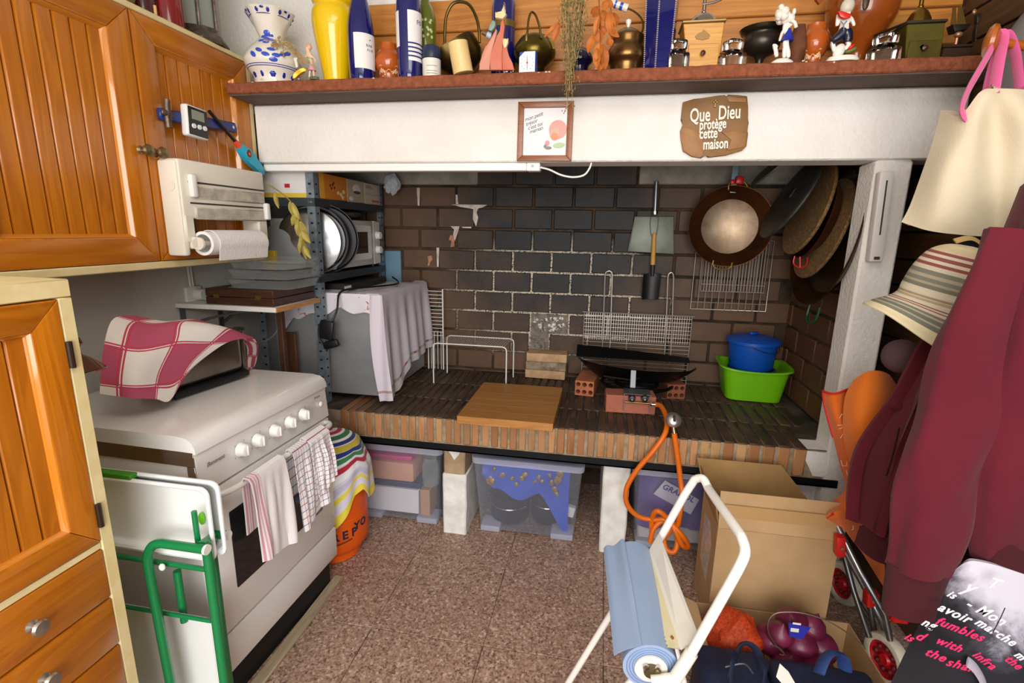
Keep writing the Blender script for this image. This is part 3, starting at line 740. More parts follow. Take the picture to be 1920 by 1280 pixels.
# towels over the oven handle (world coordinates)
hx = -.912
def over_handle(y0, y1, ztop, zl, zr, seed, amp=.006, back=.16):
    rr = random.Random(seed); ph = rr.uniform(0, 6)
    def f(u, v):
        y = y0+(y1-y0)*u + .006*math.sin(v*9+ph)*v
        zb_ = zl+(zr-zl)*u
        fr = .28  # share of length behind the handle
        ripple = amp*math.sin(u*8+ph)*min(1, v*1.5)+amp*.6*math.sin(u*17+v*4+ph)
        if v < fr:
            t = v/fr; zz = ztop-back*(1-t); x = hx-.0125-.0
            return (x+ripple*.15, y, zz)
        if v < fr+.06:
            t = (v-fr)/.06; a = PI-PI*t; return (hx+.0125*math.cos(a), y, ztop+.0125*math.sin(a))
        t = (v-fr-.06)/(1-fr-.06); x = hx+.0125+.012*t+abs(ripple)*1.2*min(1, t*3)
        return (x+ripple*.5*t, y+.004*math.sin(t*6+ph), ztop-(ztop-zb_)*t)
    return f
def slope_handle(f, s):
    return lambda u, v: Vector(f(u, v))
tea1 = CLOTH('white_pink_edged_towel', '#f2eef0', ustr=[(.02, .07, '#e8a9b8'), (.10, .13, '#efc3cd'), (.16, .2, '#e8a9b8'), (.23, .25, '#f0ccd4')], weave=.5)
tea2 = CLOTH('white_check_towel', '#f1eef0', ustr=[(.0, .06, '#8d8fae'), (.5, .56, '#c98f9b')], vstr=[(.0, .06, '#b06a80'), (.5, .56, '#8d8fae')], rep=(6, 9), weave=.4)
g = MB(); g.sheet(over_handle(1.085, 1.235, .692, .455, .425, 1), 22, 40, .003); solo('hand_towel', 'white terry hand towel with pink edge hung on the oven handle', 'towel', g, tea1)
g = MB(); g.sheet(over_handle(1.275, 1.43, .690, .425, .46, 4, .008), 26, 40, .002); tw2 = thing('tea_towel', 'white tea towel with fine blue and red checks on the oven handle', 'towel', (hx, 1.42, .43)); part('cloth', g, tea2, tw2, w=True)
g = MB()
f = over_handle(1.35, 1.462, .695, .50, .53, 9, .01)
g.sheet(lambda u, v: Vector(f(u, v))+Vector((.012 if v > .34 else 0, 0, .002)), 20, 36, .002); part('folded_layer', g, tea2, tw2, w=True)
# base strip on the floor
g = MB(); g.bx(-.985, -.945, .78, 1.60, .0005, .012, .003); solo('floor_strip', 'narrow beige wooden strip on the floor along the cooker plinth', 'strip', g, WOOD('strip_wood', '#9c8a70', '#bfae92', 'y', 1.5, .6))

# ---------------------------------------------------------------- toaster under a cloth
ts = thing('toaster', 'steel toaster with black base and lever under a checked cloth', 'toaster', (-1.29, 1.30, .852), (0, 0, 0))
tb0, tb1 = P('z', .853, 330, 752), P('z', .853, 470, 705)
dv = (tb1-tb0); dv.z = 0; Lt = dv.length; tdir = dv.normalized(); tn = Z.cross(tdir)   # tn points away from camera
tcn = (tb0+tb1)/2+tn*.075; TR = Matrix((tdir, tn, Z)).transposed()
def TP(a, b, c): return tcn+tdir*a+tn*b+Z*c
def tbox(g, a0, a1, b0, b1, z0, z1, bev=0, seg=1): g.box(TP((a0+a1)/2, (b0+b1)/2, (z0+z1)/2), (a1-a0, b1-b0, z1-z0), bev, TR, 0, seg)
hl = Lt/2
g = MB(); tbox(g, -hl, hl, -.075, .075, .004, .026, .006, 2); part('base', g, M('black_plastic', '#141416', .4), ts, w=True)
g = MB(); tbox(g, -hl+.006, hl-.008, -.07, .07, .024, .178, .03, 4); part('shell', g, M('brushed_steel', '#8d857c', .28, .95, col2='#6f675f', vs=5), ts, w=True)
g = MB(); g.ball(TP(hl+.002, -.03, .162), (.034, .016, .010), 14, 8, TR); part('lever', g, MATS['black_plastic'], ts, w=True)
g = MB(); tbox(g, hl-.012, hl+.006, -.06, .06, .02, .165, .008, 2); part('end_panel', g, MATS['brushed_steel'], ts, w=True)
# cloth: draped tent, far end low at the left
redchk = CLOTH('red_window_check', '#efe9e4', ustr=[(.0, .03, '#cf5a72'), (.05, .07, '#cf5a72'), (.09, .36, '#c2607a'), (.38, .40, '#cf5a72'), (.42, .45, '#cf5a72')], rep=(2.2, 2.2), vstr=[(.0, .03, '#cf5a72'), (.05, .07, '#cf5a72'), (.42, .45, '#cf5a72'), (.38, .40, '#cf5a72')])
def redcheck():
    m, nt, b = newmat('red_check'); tc_ = nd(nt, 'ShaderNodeTexCoord'); sp_ = nd(nt, 'ShaderNodeSeparateXYZ'); nt.links.new(tc_.outputs['UV'], sp_.inputs[0])
    def fr(i, k, o):
        mu = nd(nt, 'ShaderNodeMath', operation='MULTIPLY_ADD', i_1=k, i_2=o); nt.links.new(sp_.outputs[i], mu.inputs[0])
        f_ = nd(nt, 'ShaderNodeMath', operation='FRACT'); nt.links.new(mu.outputs[0], f_.inputs[0]); return f_.outputs[0]
    outs = []
    bands = []
    for i, o in ((0, .1), (1, .55)):
        s_ = fr(i, 1.5, o)
        outs.append(ramp(nt, s_, [(0, '#000000'), (.30, '#ffffff'), (.32, '#000000'), (.34, '#ffffff'), (.36, '#000000'), (.80, '#ffffff'), (.82, '#000000'), (.84, '#ffffff'), (.86, '#000000')], 'CONSTANT'))
        bands.append(ramp(nt, s_, [(0, '#000000'), (.33, '#ffffff'), (.83, '#000000')], 'CONSTANT'))
    mx = mixc(nt, 1, outs[0], outs[1], 'LIGHTEN'); both = mixc(nt, 1, bands[0], bands[1], 'DIFFERENCE')
    c = mixc(nt, both, '#ece6e0', '#bb5872'); c = mixc(nt, mx, c, '#c4475f')
    nt.links.new(c, b.inputs['Base Color']); b.inputs['Roughness'].default_value = .9; b.inputs['Specular IOR Level'].default_value = .2
    bumpn(nt, b, noisen(nt, coords(nt), 350, 2), .25, .0006); MATS['red_check'] = m; return m
rc = redcheck()
# control surface in the photograph, each with its own depth offset tn
ctl = [[(252, 592, .16), (310, 603, .12), (370, 600, .10), (428, 622, .10), (478, 640, .12)],
       [(213, 598, .10), (275, 612, .05), (340, 606, .02), (410, 612, .0), (476, 634, .02)],
       [(197, 640, .05), (262, 652, -.02), (330, 640, -.03), (385, 640, -.03), (430, 640, -.02)],
       [(190, 700, .02), (250, 706, -.05), (300, 700, -.045), (340, 690, -.04), (385, 668, -.03)],
       [(188, 738, .01), (250, 746, -.055), (292, 748, -.055), (318, 750, -.05), (347, 700, -.035)]]
PL0 = tb0+tn*.0
def tplane(px, py, o):
    d = CW + CR*((px-960)/CF) + CU*((640-py)/CF); q = tb0+tn*o
    return CC + d*((q-CC).dot(tn)/d.dot(tn))
CG = [[tplane(*q) for q in row] for row in ctl]
def bez(ctlg, smoothn=6):
    rows = [smooth(r, smoothn) for r in ctlg]
    cols = list(zip(*rows)); cols = [smooth(list(c), smoothn) for c in cols]
    H_, W_ = len(cols[0])-1, len(cols)-1
    def f(u, v): return cols[min(W_, round(u*W_))][min(H_, round(v*H_))]
    return f, W_, H_
f, W_, H_ = bez(CG)
g = MB(); g.sheet(f, W_, H_, .002); 
# back half of the cloth falling behind
bk = [[q+tn*.0 for q in CG[0]], [q+tn*.05-Z*.02 for q in CG[0]], [q+tn*.07-Z*.12 for q in CG[0]]]
f2, W2, H2 = bez(bk); g.sheet(f2, W2, H2, 0)
# fold hanging at the lever end
ef = [[tplane(430, 622, .03), tplane(478, 636, .03)], [tplane(462, 648, .05), tplane(484, 650, .08)], [tplane(462, 680, .05), tplane(480, 680, .08)], [tplane(465, 694, .05), tplane(474, 690, .08)]]
f3, W3, H3 = bez(ef); g.sheet(f3, W3, H3, 0)
solo('checked_cloth', 'white cloth with large red checks draped over the toaster', 'cloth', g, rc)
# ---------------------------------------------------------------- on top of the wall cabinet
def glassy(name, col, fac=.35, rough=.06, milky=0, edge=.55):
    """thin coloured glass or clear plastic: part clear, part body"""
    if name in MATS: return MATS[name]
    m, nt, b = newmat(name)
    b.inputs['Base Color'].default_value = lin(col); b.inputs['Roughness'].default_value = rough; b.inputs['Coat Weight'].default_value = .3
    t = nd(nt, 'ShaderNodeBsdfTransparent'); c = lin(col); t.inputs[0].default_value = tuple(min(1, .35*x+.65) for x in c[:3])+(1,) if milky else c
    mx = nd(nt, 'ShaderNodeMixShader'); lw = nd(nt, 'ShaderNodeLayerWeight'); lw.inputs[0].default_value = .25
    ad = nd(nt, 'ShaderNodeMath', operation='MULTIPLY_ADD', i_1=edge, i_2=fac); ad.use_clamp = True
    nt.links.new(lw.outputs['Facing'], ad.inputs[0]); nt.links.new(ad.outputs[0], mx.inputs[0]); nt.links.new(t.outputs[0], mx.inputs[1]); nt.links.new(b.outputs[0], mx.inputs[2])
    nt.links.new(mx.outputs[0], nt.nodes['Material Output'].inputs[0]); MATS[name] = m; return m
zt_ = 1.8035
redglass = M('dark_red_glass', '#7d0a14', .12, coat=.5)
for i, (px, py, r, h, lab, nm) in enumerate(((293, 45, .030, .27, 'dark maroon glass candle tube on the cabinet, left of the brighter red one', 'glass_candle'), (340, 60, .034, .27, 'bright red glass candle tube on the cabinet beside the lantern', 'glass_candle'))):
    p = P('z', zt_, px, py); t = thing(nm, lab, 'candle', (p.x-.035, p.y+.005, zt_))
    g = MB(); g.lathe([(r*.97, 0), (r, .01), (r*.93, h*.5), (r*.8, h)], 28); part('glass', g, redglass if i else M('maroon_glass', '#4a1018', .15, coat=.4), t)
    g = MB(); g.cyl((0, 0, h), (0, 0, h+.015), r*.78, n=20); part('wax', g, M('red_wax', '#6d1017', .6), t)
t = thing('dark_bottle', 'lying dark green bottle with silver foil at the cabinet top edge', 'bottle', (-1.02, .99, zt_))
g = MB(); g.lathe([(.0, 0), (.034, .003), (.036, .02), (.036, .15), (.014, .21), (.013, .25), (0, .25)], 24, (0, -.22, .037), Rm('X', -PI/2)); part('glass', g, M('dark_green_glass', '#10180e', .1, coat=.5), t)
g = MB(); g.lathe([(.0165, 0), (.0165, .06), (0, .062)], 16, (0, -.02, .037), Rm('X', -PI/2)); part('foil', g, M('silver_foil', '#a8a890', .3, .9), t)
g = MB(); g.cyl((-.955-.02, 1.045, zt_), (-.975, 1.045, zt_+.022), .003, n=8); solo('match_stick', 'tiny pale wooden peg standing at the cabinet top edge', 'peg', g, M('pale_wood', '#d8b070', .7))
# lantern
lx, ly = -1.015, 1.215
t = thing('lantern', 'antiqued metal lantern with glass sides on top of the cabinet', 'lantern', (lx, ly, zt_))
pew = M('antique_pewter', '#8a7f70', .4, .85, col2='#5d544a', vs=40)
g = MB(); g.lathe([(.062, 0), (.064, .006), (.058, .018), (.05, .024), (.046, .036), (0, .036)], 8); part('base', g, pew, t)
for k in range(6):
    a = k*PI/3+.2; g = MB(); g.tube([(.042*math.cos(a), .042*math.sin(a), .034), (.04*math.cos(a), .04*math.sin(a), .30)], .004, 6); part('post', g, pew, t)
g = MB(); g.lathe([(.036, .036), (.036, .30)], 24); part('glass', g, glassy('clear_glass', '#e6ece6', .10), t)
g = MB(); g.lathe([(.05, .30), (.052, .31), (.02, .35), (.006, .37)], 8); part('roof', g, pew, t)

# ---------------------------------------------------------------- left wall
so = thing('wall_socket', 'round white double wall socket with a plug above the cooker', 'socket', P('x', XL, 360, 548))
wp_ = M('socket_white', '#dedbd4', .35)
c0 = P('x', XL, 358, 552)
g = MB(); g.bx(XL+.001, XL+.02, c0.y-.04, c0.y+.04, c0.z-.035, c0.z+.035, .008, seg=2); part('plate', g, wp_, so, w=True)
g = MB(); g.cyl((XL+.02, c0.y+.012, c0.z), (XL+.055, c0.y+.012, c0.z), .024, .022, 20); part('plug', g, wp_, so, w=True)
g = MB(); g.tube([(XL+.012, c0.y-.01, c0.z+.03), (XL+.012, c0.y-.012, c0.z+.1), (XL+.012, c0.y-.015, 1.277)], .005, 8); g.tube([(XL+.012, c0.y+.004, c0.z+.03), (XL+.014, c0.y+.0, c0.z+.1), (XL+.012, c0.y-.002, 1.277)], .004, 8)
part('cable', g, wp_, so, w=True, kind='stuff')
# amber glass ladle hung on the wall beside the tall cabinet
ag = glassy('amber_glass', '#6a3a10', .55)
c0 = P('y', .86, 141, 664); t = thing('amber_jug', 'amber brown glass jug hanging in the gap beside the tall cabinet', 'jug', (c0.x, .86, c0.z-.05))
g = MB(); g.lathe([(.012, .035), (.02, .032), (.021, .018), (.010, .010), (.012, -.004), (.03, -.022), (.042, -.045), (.040, -.047), (.0, -.047)], 24, c0, Rm('Y', -.35)); part('bowl', g, ag, t, w=True)
g = MB(); g.tube([c0+Vector((-.02, 0, .03)), c0+Vector((-.045, 0, .01)), c0+Vector((-.035, 0, -.025))], .004, 8, sm=4); part('handle', g, ag, t, w=True)
g = MB(); g.tube([c0+Z*.03, c0+Z*.06, (c0.x, .80, c0.z+.09), (c0.x, .762, c0.z+.095)], .0015, 6, sm=3); part('hanging_wire', g, MATS['dark_metal'], t, w=True)

wsf = thing('wall_shelf', 'small white wall shelf with raw wooden front edge above the cooker', 'shelf', (-1.38, 1.82, 1.05))
g = MB(); g.bx(XL+.001, -1.199, 1.672, 1.97, 1.050, 1.068, .001); part('board', g, M('white_melamine', '#dcdad4', .4), wsf, w=True)
g = MB(); g.bx(-1.199, -1.195, 1.672, 1.97, 1.050, 1.068, .0005); part('edge', g, WOOD('raw_edge', '#a8703a', '#c8935a', 'y', 2, .6), wsf, w=True)
for yy in (1.70, 1.90):
    g = MB(); g.bx(XL+.001, XL+.006, yy-.012, yy+.012, .93, 1.05); g.bx(XL+.001, -1.32, yy-.012, yy+.012, 1.044, 1.050); g.tube([(XL+.008, yy, .95), (XL+.09, yy, 1.0), (-1.36, yy, 1.045)], .006, 6, sm=4)
    part('bracket', g, M('grey_bracket', '#6f767a', .4, .7), wsf, w=True)
t = thing('wooden_case', 'flat dark brown wooden case under the clear trays', 'case', (-1.36, 1.83, 1.068))
dkw = WOOD('dark_walnut', '#2c170d', '#4a2916', 'x', 1.5, .4)
g = MB(); g.bx(-1.51, -1.218, 1.69, 1.965, 1.0685, 1.098, .002); part('bottom', g, dkw, t, w=True)
g = MB(); g.bx(-1.51, -1.218, 1.69, 1.965, 1.0995, 1.130, .002); part('lid', g, dkw, t, w=True)
for xx in (-1.46, -1.28):
    g = MB(); g.bx(xx-.012, xx+.012, 1.687, 1.6895, 1.095, 1.108); part('clasp', g, M('dull_brass', '#8b7440', .4, .9), t, w=True)
clr = glassy('clear_tray_plastic', '#d0d3d1', .08, .1, 1, edge=.45)
for k in range(3):
    z0_ = 1.1315+.038*k; x0_ = -1.45+.01*k; x1_ = -1.155+.006*(k % 2); y0_, y1_ = 1.70-.004*k, 1.955
    t = thing('clear_food_tray', ('clear plastic food tray at the bottom of its stack', 'clear plastic food tray in the middle of its stack', 'clear plastic food tray on top of its stack')[k], 'tray', ((x0_+x1_)/2, (y0_+y1_)/2, z0_), group='clear plastic trays on the wall shelf')
    def wallf(u, v):
        a = u*2*PI; r_ = 1.0-.10*(1-v); q = 5
        cx_, sx_ = math.cos(a), math.sin(a); rad = (abs(cx_)**q+abs(sx_)**q)**(-1/q)
        rp = 1+.012*math.sin(u*60*PI)*v
        return ((x0_+x1_)/2+(x1_-x0_)/2*cx_*rad*r_*rp, (y0_+y1_)/2+(y1_-y0_)/2*sx_*rad*r_*rp, z0_+.033*v)
    g = MB(); g.sheet(wallf, 96, 3); part('tray_wall', g, clr, t, w=True)
    g = MB(); g.bx(x0_+.02, x1_-.02, y0_+.02, y1_-.02, z0_, z0_+.0015); part('tray_floor', g, clr, t, w=True)
    def rim(u, v):
        a = u*2*PI; q = 5; cx_, sx_ = math.cos(a), math.sin(a); rad = (abs(cx_)**q+abs(sx_)**q)**(-1/q); r_ = 1+.07*v+.014*math.sin(u*48*PI)*v
        return ((x0_+x1_)/2+(x1_-x0_)/2*cx_*rad*r_, (y0_+y1_)/2+(y1_-y0_)/2*sx_*rad*r_, z0_+.033+.003*v)
    g = MB(); g.sheet(rim, 96, 2); part('rim', g, clr, t, w=True)
# brown timber batten behind the cooker
brn = WOOD('old_brown_timber', '#3a2012', '#5c3720', 'z', 1.2, .6)
g = MB(); g.bx(-1.335, -1.31, 1.86, 1.885, 0, 1.049, .003); solo('timber_prop', 'thin dark timber prop under the wall shelf behind the cooker', 'prop', g, brn)
g = MB(); g.bx(-1.42, -1.35, 2.0, 2.02, .581, .90, .003); solo('timber_offcut', 'short brown board standing on the hearth behind the cooker', 'board', g, WOOD('offcut', '#4a2c18', '#70462a', 'z', 1, .6))
g = MB(); q = [P('y', 1.9, *a) for a in ((527, 588), (520, 620), (500, 638), (488, 640))]; g.tube(q, .004, 8, sm=5); solo('grey_hose', 'thin grey hose looping down under the wall shelf', 'hose', g, M('grey_rubber', '#7c7d80', .5))

# ---------------------------------------------------------------- green folding trolley with trays
tr_ = thing('folding_trolley', 'folded green tubular trolley with white trays beside the cooker', 'trolley', (-1.0, .88, 0))
grn = M('green_paint', '#0d7a43', .3, coat=.3); whp = M('tray_white', '#eceeee', .3, coat=.2); capw = M('cap_white', '#e8e8e0', .4)
yf = .86
def py_(px, py, y=yf): return P('y', y, px, py)
A = py_(395, 1045); 
xs_ = -.832
def tub(pts, r=.0105, sm=0): 
    g = MB(); g.tube(pts, r, 10, sm=sm); return g
yn = .845
q1, q2 = py_(385, 1030, yn), py_(303, 1018, yn)
zt1 = (q1.z+q2.z)/2
hook = [Vector((py_(325, 1280, yn).x, yn, 0.012)), Vector((py_(278, 1060, yn).x, yn, zt1-.06)), Vector((py_(279, 1040, yn).x, yn, zt1-.03)), Vector((py_(288, 1025, yn).x, yn, zt1-.008)), Vector((py_(303, 1018, yn).x, yn, zt1)), Vector((q1.x, yn, zt1))]
part('near_frame', tub([hook[0]]+smooth(hook[1:5], 4)+[hook[5]]), grn, tr_, w=True)
g = MB(); g.cyl(hook[5], hook[5]+X*.006, .0115, n=12); part('end_cap', g, capw, tr_, w=True)
px1 = py_(388, 1040, yn+.02).x
part('near_leg', tub([(px1, yn+.022, .0125), (px1, yn+.022, zt1)]), grn, tr_, w=True)
e1 = P('y', .925, 425, 1003)
part('cross_link', tub([(px1-.003, yn+.01, zt1), (e1.x-.03, .925, e1.z-.004)], .011), grn, tr_, w=True)
part('far_handle', tub([(e1.x-.075, .925, e1.z), (e1.x, .925, e1.z)]), grn, tr_, w=True)
g = MB(); g.cyl(e1, e1+X*.006, .0115, n=12); part('end_cap', g, capw, tr_, w=True)
px2 = P('y', .925, 388, 960).x
part('far_leg', tub([(px2, .925, .0125), (px2, .925, P('y', .925, 388, 950).z)]), grn, tr_, w=True)
px3 = P('y', .91, 336, 1072).x; part('inner_bar', tub([(px3, .905, P('y', .905, 350, 1165).z), (px3, .905, P('y', .905, 334, 1070).z)], .009), grn, tr_, w=True)
px4 = P('y', .875, 366, 960).x; part('side_clip', tub([(px4, .872, P('y', .872, 372, 1022).z), (px4, .872, P('y', .872, 362, 958).z)], .006), grn, tr_, w=True)
def rr_poly(x0, x1, z0, z1, r, n=5):
    out = []
    for cx_, cz_, a0 in ((x1-r, z1-r, 0), (x0+r, z1-r, PI/2), (x0+r, z0+r, PI), (x1-r, z0+r, 1.5*PI)):
        for k in range(n+1): a = a0+k/n*PI/2; out.append((cx_+r*math.cos(a), cz_+r*math.sin(a)))
    return out
def vtray(x0, x1, z0, z1, y, lab=None):
    g = MB(); n = 0
    rings = []
    for (ins, yy) in ((0, y+.002), (0, y-.002), (.006, y-.004), (.012, y), (.016, y+.016), (.03, y+.02)):
        rings.append([g.bm.verts.new((a, yy, b)) for a, b in rr_poly(x0+ins, x1-ins, z0+ins, z1-ins, .022-ins*.3)])
    g.skin(rings, False, True)
    return part('tray', g, whp, tr_, lab, w=True)
ta, tb_ = py_(185, 907), py_(378, 930)
vtray(ta.x-.10, tb_.x-.008, .603, .792, .888)
vtray(ta.x-.08, tb_.x+.006, .61, .80, .905)
lb = P('y', .88, 402, 1180); vtray(lb.x-.42, lb.x-.006, .16, .442, .888)
g = MB(); g.bx(ta.x-.08, ta.x+.06, .884, .905, .789, .8015, .002); part('green_rim_strip', g, M('leaf_green', '#3f8a1f', .4), tr_, w=True)
ga, gb = P('y', .875, 215, 1047), P('y', .875, 388, 1075)
part('shelf_rail', tub([(ga.x-.1, .875, .590), (gb.x, .875, .590)], .006), grn, tr_, w=True)
part('shelf_rail', tub([(lb.x-.42, .875, .449), (lb.x, .875, .449)], .005), grn, tr_, w=True)
g = MB(); q = P('y', yn+.012, 304, 1063); g.ball(q, (.008, .006, .009), 10, 6); part('pivot_clip', g, capw, tr_, w=True)
g = MB(); g.ball(P('y', .90, 378, 972), (.008, .006, .016), 10, 6); part('lime_clip', g, M('lime', '#6fc41c', .4), tr_, w=True)
for xx, yy in ((hook[0].x, yn), (px1, yn+.022), (px2, .925)):
    g = MB(); g.cyl((xx, yy, 0), (xx, yy, .02), .0125, n=12); part('rubber_foot', g, M('black_plastic', '', .4), tr_, w=True)

# ---------------------------------------------------------------- galvanised rack in the fireplace
galv = M('galvanised_steel', '#85919a', .4, .4, col2='#6c7780', vs=25)
rk = thing('steel_rack', 'galvanised slotted steel rack holding the microwave at the fireplace left end', 'rack', (-1.36, 2.33, .579))
RX0, RX1, RY0, RY1 = -1.52, -1.205, 1.995, 2.665
hole_m = M('slot_black', '#16181a', .8)
for (xx, sx) in ((RX0, 1), (RX1, -1)):
    for (yy, sy) in ((RY0, 1), (RY1, -1)):
        g = MB(); g.bx(min(xx, xx+sx*.035), max(xx, xx+sx*.035), yy-.001, yy+.001, .581, 1.60); g.bx(xx-.001, xx+.001, min(yy, yy+sy*.035), max(yy, yy+sy*.035), .581, 1.60)
        po = part('post', g, galv, rk, w=True)
        g = MB()
        for k in range(24):
            zz = .62+.04*k
            g.bx(xx+sx*.012, xx+sx*.024, yy-.0016, yy-.0009, zz, zz+.008); g.bx(xx+.0009, xx+.0016, yy+sy*.012, yy+sy*.024, zz, zz+.008)
        part('slot_holes', g, hole_m, po, w=True, kind='stuff')
for zz in (1.487, 1.165):
    g = MB(); g.bx(RX0+.003, RX1-.003, RY0+.003, RY1-.003, zz-.003, zz)
    g.bx(RX0+.003, RX1+.003, RY0-.003, RY0-.001, zz-.034, zz); g.bx(RX1+.001, RX1+.003, RY0-.003, RY1+.003, zz-.034, zz); g.bx(RX0+.003, RX1+.003, RY1+.001, RY1+.003, zz-.034, zz)
    part('shelf', g, M('dark_galv', '#4d565c', .45, .7), rk, w=True)
for yy, zz in ((RY0-.004, 1.47), (RY0-.004, 1.475)):
    pass
for xx in (RX1-.012, RX1-.024):
    g = MB(); g.cyl((xx, RY0-.008, 1.47), (xx, RY0-.003, 1.47), .004, n=8); part('bolt', g, chrome, rk, w=True)
# microwave facing +x
mwv = thing('microwave', 'small white microwave with dark window on the rack shelf', 'microwave', (-1.35, 2.35, 1.166))
mwm = M('microwave_white', '#cfcdc6', .35)
MX = -1.195
g = MB(); g.bx(-1.50, MX-.02, 2.10, 2.60, 1.178, 1.405, .008, seg=2); part('case', g, mwm, mwv, w=True)
g = MB(); g.bx(MX-.02, MX, 2.10, 2.515, 1.180, 1.403, .006, seg=2); dr = part('door', g, mwm, mwv, w=True)
g = MB()
def fr4(g, x, y0, y1, z0, z1, x2, w_):
    a = [(x, y0, z0), (x, y1, z0), (x, y1, z1), (x, y0, z1)]; b = [(x2, y0+w_, z0+w_), (x2, y1-w_, z0+w_), (x2, y1-w_, z1-w_), (x2, y0+w_, z1-w_)]
    A_ = [g.bm.verts.new(v) for v in a]; B_ = [g.bm.verts.new(v) for v in b]
    for k in range(4): g.bm.faces.new((A_[k], A_[(k+1) % 4], B_[(k+1) % 4], B_[k]))
fr4(g, MX+.006, 2.155, 2.475, 1.215, 1.375, MX+.001, .03); g.bx(MX, MX+.006, 2.150, 2.156, 1.21, 1.38); g.bx(MX, MX+.006, 2.474, 2.480, 1.21, 1.38); g.bx(MX, MX+.006, 2.15, 2.48, 1.21, 1.216); g.bx(MX, MX+.006, 2.15, 2.48, 1.374, 1.38)
part('window_frame', g, M('microwave_bright', '#dfdedb', .25), dr, w=True)
g = MB(); g.bx(MX-.001, MX+.0015, 2.18, 2.45, 1.24, 1.35); part('window', g, M('microwave_glass', '#2b2526', .12, coat=.3), dr, w=True)
g = MB(); g.bx(MX-.02, MX-.001, 2.518, 2.60, 1.180, 1.403, .004); part('control_panel', g, mwm, mwv, w=True)
for zz in (1.33, 1.255):
    g = MB(); g.cyl((MX-.002, 2.56, zz), (MX+.022, 2.56, zz), .021, .018, 18); part('dial', g, M('dial_white', '#f0efeb', .3), mwv, w=True)
for xx in (-1.47, -1.23):
    for yy in (2.13, 2.57):
        g = MB(); g.cyl((xx, yy, 1.1655), (xx, yy, 1.179), .012, n=10); part('foot', g, M('black_plastic', '', .4), mwv, w=True)
def crumple(c, r, seed, sq=(1, 1, 1)):
    g = MB(); bmesh.ops.create_icosphere(g.bm, subdivisions=3, radius=1)
    for v in g.bm.verts:
        n_ = noise.noise(v.co*2.2+Vector((seed, 0, 0)))*.35+abs(noise.noise(v.co*6+Vector((0, seed, 0))))*.22
        v.co = Vector(c)+Vector((v.co.x*r*sq[0], v.co.y*r*sq[1], v.co.z*r*sq[2]))*(1+n_)
    return g
solo('crumpled_sack', 'crumpled dark grey sack lying on top of the microwave', 'sack', crumple((-1.32, 2.37, 1.432), .10, 3, (1.0, 1.5, .2)), M('grey_sack', '#4f4844', .6, col2='#6b6257', vs=20))
# round lids and dishes leaning at the near end of the shelf
steel = M('steel_lid', '#b9b9ba', .25, 1); 
def disc(name, lab, c, r, prof, mats, tilt, group=None):
    t = thing(name, lab, 'dish' if 'dish' in name else 'plate' if 'plate' in name else 'pan', (c[0], c[1], c[2]-r))
    g = MB(); g.lathe(prof, 48, (0, 0, r), Rm('Z', tilt) @ Rm('X', PI/2)); part('dish', g, mats, t); return t
r = .142
disc('steel_serving_dish', 'shiny steel round serving dish leaning in front of the microwave', (-1.285, 2.06, 1.1665+.14), r, [(0, .012), (.06, .012), (.10, .006), (r*.97, 0), (r, -.002), (r*.97, -.004), (0, .004)], steel, .16)
disc('steel_dish', 'deep steel round dish standing behind the shiny dish', (-1.262, 2.082, 1.1665+.145), .147, [(0, -.010), (.125, -.010), (.138, .012), (.147, .014), (.147, .011), (.13, -.014), (0, -.014)], M('dull_steel', '#8c8c8e', .3, 1), .20)
disc('black_pizza_pan', 'black round oven pan standing against the microwave', (-1.238, 2.108, 1.1665+.15), .152, [(0, -.006), (.14, -.006), (.149, .006), (.152, .006), (.150, -.009), (0, -.010)], M('black_enamel_pan', '#1b1b1d', .3, .3), .24)
disc('plastic_plate', 'pale grey round plate at the near rack corner', (-1.395, 2.045, 1.1665+.11), .112, [(0, .010), (.06, .008), (.112, 0), (.112, -.003), (0, .006)], M('grey_glass_lid', '#8e9090', .2, .1), .05)
g = MB(); g.bx(-1.50, -1.43, 2.02, 2.07, 1.2085, 1.262, .002); solo('yellow_packet', 'small yellow packet on the grey baking tin', 'packet', g, M('packet_yellow', '#d9b41f', .5))
g = MB(); g.bx(-1.505, -1.29, 2.005, 2.04, 1.1665, 1.2075, .004); solo('baking_tin', 'dark grey baking tin at the near end of the rack shelf', 'tin', g, M('tin_grey', '#5c554d', .4, .6))
# boxes on the top shelf
t = thing('white_carton', 'white carton with red mark and yellow base on the rack', 'box', (-1.36, 2.07, 1.4885))
g = MB(); g.bx(-1.50, -1.245, 2.005, 2.14, 1.4885, 1.592, .002); part('carton', g, M('carton_white', '#d8d6d2', .5), t, w=True)
g = MB(); g.bx(-1.501, -1.244, 2.0035, 2.005, 1.4885, 1.507); part('yellow_band', g, M('band_yellow', '#d8b83c', .5), t, w=True)
g = MB(); q = P('y', 2.003, 538, 348); g.bx(q.x-.012, q.x+.012, 2.0035, 2.005, q.z-.008, q.z+.008); part('red_mark', g, M('label_red', '#b3202a', .5), t, w=True)
bx_y = [(2.02, 2.05, '#2b3f86', 'blue edged snack box at the near end of the top shelf', 'snack_box'), (2.052, 2.29, '#d07a28', 'orange food carton with dark berry print on the rack top shelf', 'orange_carton'), (2.292, 2.47, '#b5a58c', 'beige carton picturing a white bowl on the top shelf', 'bowl_carton'), (2.472, 2.655, '#c3b6a2', 'pale carton with red print at the far end of the rack', 'pale_carton')]
